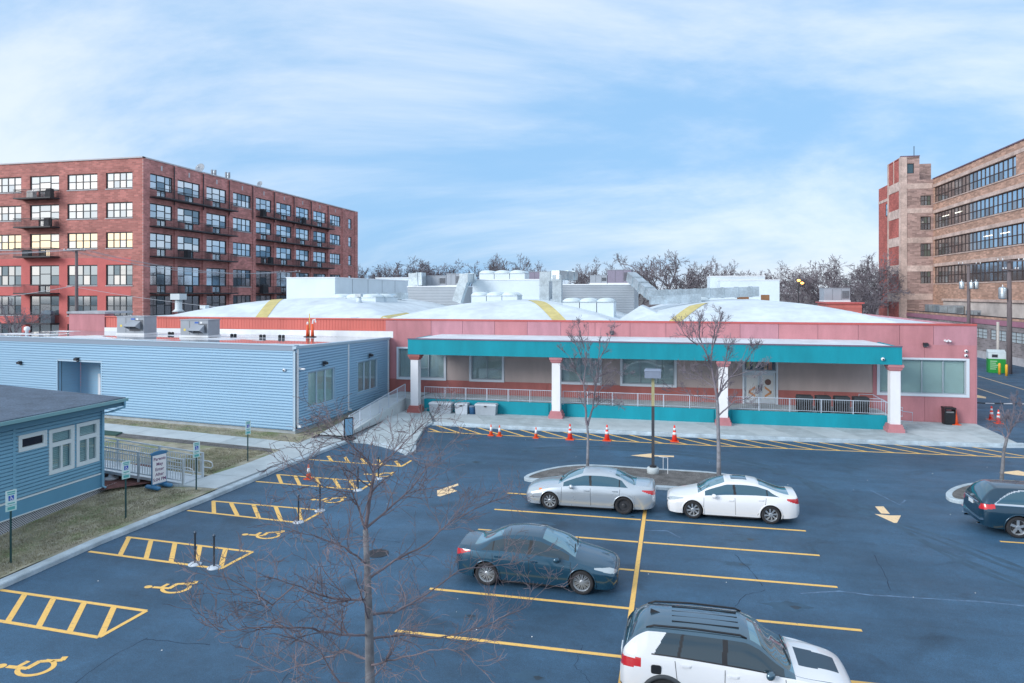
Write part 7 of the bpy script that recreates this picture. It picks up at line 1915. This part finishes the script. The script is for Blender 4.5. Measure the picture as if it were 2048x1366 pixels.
def deck_box(x0, x1, py, h, label, mat, lidmat, dep=.62, slope=0):
    a = on_y(x0, py, 44.6)[0]; b = on_y(x1, py, 44.6)[0]; t = thing('storage_box', ((a + b) / 2, 44.6, .145), label, 'storage box')
    w = (b - a) / 2; m_ = MB(); m_.loft([[(u * w * f, v * dep / 2 * f, z) for u, v in ((-1, -1), (1, -1), (1, 1), (-1, 1))] for f, z in ((.93, 0), (.98, h * .82))]); m_.build('body', mat, t, local=True)
    m_ = MB(); m_.loft([[(u * w * f, v * dep / 2 * f, z) for u, v in ((-1, -1), (1, -1), (1, 1), (-1, 1))] for f, z in ((1.03, h * .82 + .002), (1.03, h * .9), (.94, h))]); m_.build('lid', lidmat, t, local=True)
    m_ = MB(); m_.box(-.08, .08, -dep / 2 * 1.03 - .02, -dep / 2 * .98, h * .72, h * .82); m_.build('latch', M_black, t, local=True)
deck_box(861, 905, 826, .72, 'long pale storage chest by the first column', M_boxgrey, M_boxpale)
deck_box(912, 937, 828, .72, 'small pale storage box left of the blue tub', M_boxpale, M_boxpale)
deck_box(952, 994, 831, .74, 'grey deck box right of the blue tub', M_boxgrey, M_boxpale)
xx = on_y(945, 828, 44.6)[0]; t = thing('storage_tub', (xx, 44.6, .145), 'round blue lidded tub between two storage boxes', 'tub')
m_ = MB(); m_.lathe([(.2, 0), (.24, .45), (.25, .47)], (0, 0, 0), 16); m_.build('body', M_boxblue, t, True, local=True); m_ = MB(); m_.lathe([(.26, .472), (.26, .53), (.2, .57)], (0, 0, 0), 16); m_.build('lid', flat('grey_lid', (.16, .22, .3), .5), t, True, local=True)
names4 = ['first from the door of four black porch bins', 'second from the door of four black porch bins', 'third from the door of four black porch bins', 'fourth from the door, last of four black porch bins']
for i, (x0, x1) in enumerate(((1593, 1624), (1631, 1660), (1668, 1698), (1706, 1736))):
    Y = 45.9; a, b = on_y(x0, 820, Y)[0], on_y(x1, 820, Y)[0]; t = thing('porch_bin', ((a + b) / 2, Y, .9), names4[i], 'bin', 'black porch bins'); w = (b - a) / 2
    m_ = MB(); m_.box(-w * .96, w * .96, -.3, .3, .08, .62); m_.build('body', M_dark, t, local=True)
    m_ = MB(); m_.loft([[(u * w, v * .33, z) for u, v in ((-1, -1), (1, -1), (1, 1), (-1, 1))] for z in (.622, .98)]); m_.loft([[(u * w * f, v * .33 * f, z) for u, v in ((-1, -1), (1, -1), (1, 1), (-1, 1))] for f, z in ((1, .982), (.9, 1.02))]); m_.build('hood', pmat('black_hood_%d' % i, (.03, .038, .045), .6, .2, 2), t, local=True)
    for sx in (-.8, .8):
        m_ = MB(); m_.lathe([(.001, -.05), (.08, -.05), (.08, .05), (.001, .05)], (sx * w, -.2, .08), 10, 'x'); m_.build('wheel', M_tyre, t, local=True)
# wall lights and cameras
def wall_light(px, py, face, label, kind='light'):
    if face == 'hall': X, Z = on_y(px, py, FY - .06); loc, rz = (X, FY - .06, Z), 0
    elif face == 'annex_end': Y, Z = on_x(px, py, -20.98); loc, rz = (-21.0 + (Y - 36) * .043 - .02, Y, Z), R(90)
    elif face == 'canopy': X, Z = on_y(px, py, 44.08); loc, rz = (X, 44.09, Z), 0
    else:
        s_ = along(px, py); p = Tf(s_, .03, 0); dd = (Matrix.Rotation(-YAW, 3, 'Z') @ Vector((p[0], p[1], 0))).y; loc, rz = (p[0], p[1], CAM_H - (py - HY) / FPX * dd), R(-7)
    t = thing('security_camera' if kind != 'light' else 'wall_light', loc, label, 'camera' if kind != 'light' else 'wall light', None, rz)
    if kind == 'light':
        m_ = MB(); m_.box(-.10, .10, -.04, 0, -.14, .14); m_.build('back_plate', M_darkmetal, t, local=True); m_ = MB(); m_.loft([[(-.14, y, z) , (.14, y, z), (.14, y2, z2), (-.14, y2, z2)] for (y, z, y2, z2) in ((-.04, -.05, -.04, .15), (-.24, -.05, -.24, .08))]); m_.build('shade', M_darkmetal, t, local=True)
        m_ = MB(); m_.box(-.11, .11, -.2, -.05, -.07, -.0505); m_.build('lens', M_whiteplastic, t, local=True)
    else:
        m_ = MB(); m_.lathe([(.07, -.05), (.075, 0)], (0, 0, .02), 12, 'y'); m_.build('mount', M_whiteplastic, t, local=True)
        if kind == 'dome':
            m_ = MB(); m_.lathe([(.02, -.17), (.07, -.15), (.10, -.1), (.10, -.05), (.02, -.045)], (0, 0, 0), 14, 'y'); m_.build('dome', M_whiteplastic, t, True, local=True); m_ = MB(); m_.lathe([(.01, -.19), (.045, -.175), (.05, -.16), (.01, -.155)], (0, 0, -.02), 12, 'y'); m_.build('lens', M_black, t, True, local=True)
        else:
            m_ = MB(); m_.lathe([(.05, -.35), (.06, -.33), (.06, -.06), (.03, -.05)], (0, 0, 0), 12, 'y'); m_.build('barrel', M_whiteplastic, t, True, local=True)
wall_light(1850, 690, 'hall', 'dark wall light on the pink wall right of the canopy')
wall_light(1890, 682, 'hall', 'left of a pair of white cameras above the wide window', 'barrel')
wall_light(1897, 682, 'hall', 'right of a pair of white cameras above the wide window', 'barrel')
wall_light(1931, 702, 'hall', 'upper white dome camera at the right corner of the hall', 'dome')
wall_light(1931, 711, 'hall', 'lower white dome camera at the right corner of the hall', 'dome')
wall_light(1765, 718, 'canopy', 'white dome camera on the right end of the teal canopy', 'dome')
wall_light(1224, 666, 'hall', 'small dark camera on the pink band above the forked tree', 'light')
wall_light(645, 727, 'annex_end', 'dark wall light over the first end window of the annex')
wall_light(730, 711, 'annex_end', 'dark wall light over the second end window of the annex')
wall_light(600, 738, 'annex_end', 'white camera on the annex end wall beside the corner', 'barrel')
wall_light(571, 740, 'long', 'white dome camera on the long annex wall near the corner', 'dome')
wall_light(157, 719, 'long', 'dark wall light over the recessed entry of the annex')
wall_light(43, 726, 'long', 'small dark wall light at the left of the recessed entry')
# donation box, bollards, poles, cones of the alley
x, y = 33.0, 81.2
db = thing('donation_box', (x, y, 0), 'green and white donation box by the alley utility pole', 'donation box', None, R(-14))
M_dgreen = pmat('donation_green', (.01, .28, .04), .5, .08); M_dwhite = pmat('donation_white', (.55, .66, .70), .5, .08)
m_ = MB(); m_.box(-.85, .65, -.65, .65, 0, 1.45); m_.build('bin', M_dgreen, db, local=True)
m_ = MB(); m_.box(-.85, .65, -.65, .65, 1.452, 2.1); m_.add([(-.87, -.67, 2.1), (.67, -.67, 2.1), (.67, .67, 2.1), (-.87, .67, 2.1), (-.87, .3, 2.35), (.67, .3, 2.35)], [(0, 1, 5, 4), (4, 5, 2, 3), (0, 4, 3), (1, 2, 5)]); m_.build('top', M_dwhite, db, local=True)
m_ = MB(); m_.box(-.55, -.05, -.67, -.652, 1.6, 1.9); m_.build('chute', M_darkmetal, db, local=True)
m_ = MB()
for k in range(5): m_.box(-.7, -.2 + .1 * (k % 3), -.662, -.652, .35 + .2 * k, .45 + .2 * k)
m_.build('side_print', flat('pale_green_print', (.30, .55, .34), .6), db, local=True)
for i, (px, py) in enumerate(((1999, 749), (2013, 752))):
    x, y = gp(px, py); o = MB().lathe([(.12, 0), (.12, 1.05), (.09, 1.13), (.02, 1.16)], (x, y, 0), 14).build('bollard', pmat('bollard_yellow_%d' % i, (.85, .45, .04), .5, .1), None, True); tag(o, ['yellow bollard left, in front of the donation box', 'yellow bollard right, at the utility pole foot'][i], 'bollard')
M_pole = pmat('weathered_pole', (.15, .13, .14), .9, .3, 2, stretch=(4, 4, .4))
def upole(loc, h, r, label, arms, cans, base=0, axis=(1, 0)):
    t = thing('utility_pole', loc, label, 'utility pole')
    m_ = MB(); m_.tube([(0, 0, base), (.02, 0, h * .5), (0, 0, h)], [r, r * .85, r * .68], 10); m_.build('pole', M_pole, t, True, local=True)
    ax, ay = axis
    for (z, w) in arms:
        m_ = MB(); M = Matrix.Rotation(math.atan2(ay, ax), 4, 'Z'); m_.box(-w, w, -r - .1, -r, z - .06, z + .06, M); a = m_.build('crossarm', M_pole, t, local=True)
        for q in (-.95, -.6, .6, .95):
            m_ = MB(); p = M @ Vector((q * w, -r - .05, z + .06)); m_.lathe([(.03, 0), (.06, .06), (.06, .14), (.03, .18)], tuple(p), 8); m_.build('insulator', M_whitemetal, a, local=True)
    for (cx_, cy_, z, s_) in cans:
        m_ = MB(); m_.lathe([(.02, -.02), (.27 * s_, 0), (.29 * s_, .1), (.29 * s_, .85 * s_), (.25 * s_, .95 * s_), (.08, 1.0 * s_)], (cx_, cy_, z), 14); c_ = m_.build('transformer', M_galv, t, True, local=True)
        m_ = MB(); m_.lathe([(.03, 0), (.05, .05), (.03, .22)], (cx_, cy_, z + 1.0 * s_), 8); m_.build('bushing', M_whitemetal, c_, local=True)
    return t
px1 = gp(2014, 748); d1 = (Matrix.Rotation(-YAW, 3, 'Z') @ Vector((px1[0], px1[1], 0))).y
z1 = CAM_H - (520 - HY) / FPX * d1
upole((px1[0] + .2, px1[1], 0), z1, .26, 'near utility pole with one large transformer beside the donation box', [(z1 - .1, 1.2), (z1 - 1.0, .7)], [(-.65, -.15, CAM_H - (598 - HY) / FPX * d1, 1.25)])
p2 = (35.4, 93.0); d2 = (Matrix.Rotation(-YAW, 3, 'Z') @ Vector((p2[0], p2[1], 0))).y
x2 = on_y(1937, 620, 100)[0]
d2 = (Matrix.Rotation(-YAW, 3, 'Z') @ Vector((x2, 100, 0))).y; z2 = CAM_H - (527 - HY) / FPX * d2
upole((x2, 100, 0), z2, .24, 'far utility pole with a cluster of transformers before the factory', [(z2 - .1, 1.3)], [(-.85, -.2, CAM_H - (578 - HY) / FPX * d2, 1.0), (.15, -.5, CAM_H - (578 - HY) / FPX * d2, .95), (.8, -.2, CAM_H - (578 - HY) / FPX * d2, 1.0)])
xl, zl = on_y(153, 500, 60); upole((xl, 60, 0), zl, .2, 'utility pole with crossarm in front of the brick block', [(zl - .1, 1.35)], [], -.6)
x3, z3 = on_y(582, 543, 90); upole((x3, 90, 0), z3, .2, 'distant utility pole behind the long white penthouse', [(z3 - .1, 1.6)], [], -.6)
o = MB().tube([(33.55, 82.4, 0), (33.55, 82.4, 5.2)], .14, 8).build('pale_conduit', pmat('pale_conduit', (.45, .44, .42), .7, .1), None, True); tag(o, 'pale vertical pipe behind the donation box', 'pipe')
# overhead wires
M_wire = flat('overhead_wire', (.42, .46, .52), .5)
def wire(a, b, sag, label, r=.018):
    a, b = Vector(a), Vector(b); pts = []
    for k in range(17):
        t = k / 16; p = a.lerp(b, t); p.z -= sag * 4 * t * (1 - t); pts.append(p)
    o = MB().tube(pts, r, 4, True).build('overhead_wire', M_wire); tag(o, label, 'wire', 'overhead wires')
for i, q in enumerate((-1.25, -.8, .8, 1.25)):
    wire((xl + q, 60 - .25, zl + .05), (x3 + q * 1.2, 90 - .25, z3 + .05), 1.2, 'long wire from the left utility pole toward the penthouse, strand %s' % ('one', 'two', 'three', 'four')[i])
for i, q in enumerate((-1.25, .8, 1.25)):
    wire((xl + q, 59.75, zl + .05), (xl - 30, 50 + q, zl - .6), .5, 'wire from the left utility pole off the left edge, strand %s' % ('one', 'two', 'three')[i])
wire((xl, 60, zl - 3.7), (xl - 14, 57, zl - 5.6), .2, 'low service wire slanting down to the left', .03)
wire((xl, 60, zl - 3.9), (-40, 60, zl - 6.2), .2, 'low service wire slanting down to the vaulted roof', .02)
# black and white rope across the alley mouth, small lit street lamp far behind
t = thing('barrier_rope', (19.5, 53.2, .8), 'black and white barrier rope across the alley', 'rope')
for k in range(16):
    a = 18.7 + k * .55; m_ = MB(); m_.tube([(a, 53.2, .75 + .02 * math.sin(k)), (a + .54, 53.2, .75 + .02 * math.sin(k + 1))], .035, 6); m_.build('rope_piece', M_black if k % 2 else M_cwhite, t)
o = box('rope_post', 18.62, 18.7, 53.15, 53.25, 0, 1.0, M_darkmetal, t)
o = box('rope_post', 27.5, 27.58, 53.15, 53.25, 0, 1.0, M_darkmetal, t)
xs_, zs_ = on_y(1597, 563, 112)
sl = thing('street_lamp', (xs_, 112, -.6), 'lit orange street lamp among the far trees', 'street lamp')
m_ = MB(); m_.tube([(xs_, 112, -.6), (xs_, 112, zs_ - .2), (xs_ + .3, 112, zs_ + .1)], .08, 6); m_.build('pole', M_darkmetal, sl)
M_sodium = flat('lit_sodium_lens', (1, .6, .2), .3, emis=((1.0, .42, .06), 4.0))
for dx, dz in ((0, .15), (.5, -.25)):
    m_ = MB(); m_.lathe([(.04, -.16), (.21, -.09), (.24, .04), (.14, .14), (.02, .17)], (xs_ + dx, 111.8, zs_ + dz), 12); m_.build('lit_lens', M_sodium, sl, True)
# green tarp edge on the mid lawn, concrete disc by the ramp
o = MB().prism([gp(*p, .14) for p in ((205, 862), (245, 866), (232, 872), (205, 870))], .14, .2).build('ground_mat', pmat('dark_green_mat', (.02, .07, .06), .8, .2)); tag(o, 'dark green mat on the grass at the building corner', 'mat')
x, y = gp(222, 958, .14); o = MB().lathe([(.3, 0), (.3, .06), (.12, .1), (.06, .3), (.02, .31)], (x, y, .14), 14).build('umbrella_base', pmat('pale_base', (.5, .52, .55), .7, .1), None, True); tag(o, 'pale round post base on the mulch under the ramp', 'post base')

# grit and scraps lying on the asphalt
rg = random.Random(5); m_ = MB()
for _ in range(55):
    x, y = rg.uniform(-17, 17), rg.uniform(12.5, 38.5); r_ = rg.choice((.01, .012, .016, .02)); a = rg.uniform(0, 3)
    m_.lathe([(r_, .001), (r_ * .8, r_ * .7), (r_ * .2, r_)], (x, y, 0), 5)
o = m_.build('loose_grit', pmat('pale_grit', (.55, .58, .60), .9, .3, 3)); tag(o, 'pale grit and scraps scattered over the asphalt', 'grit', None, 'stuff')
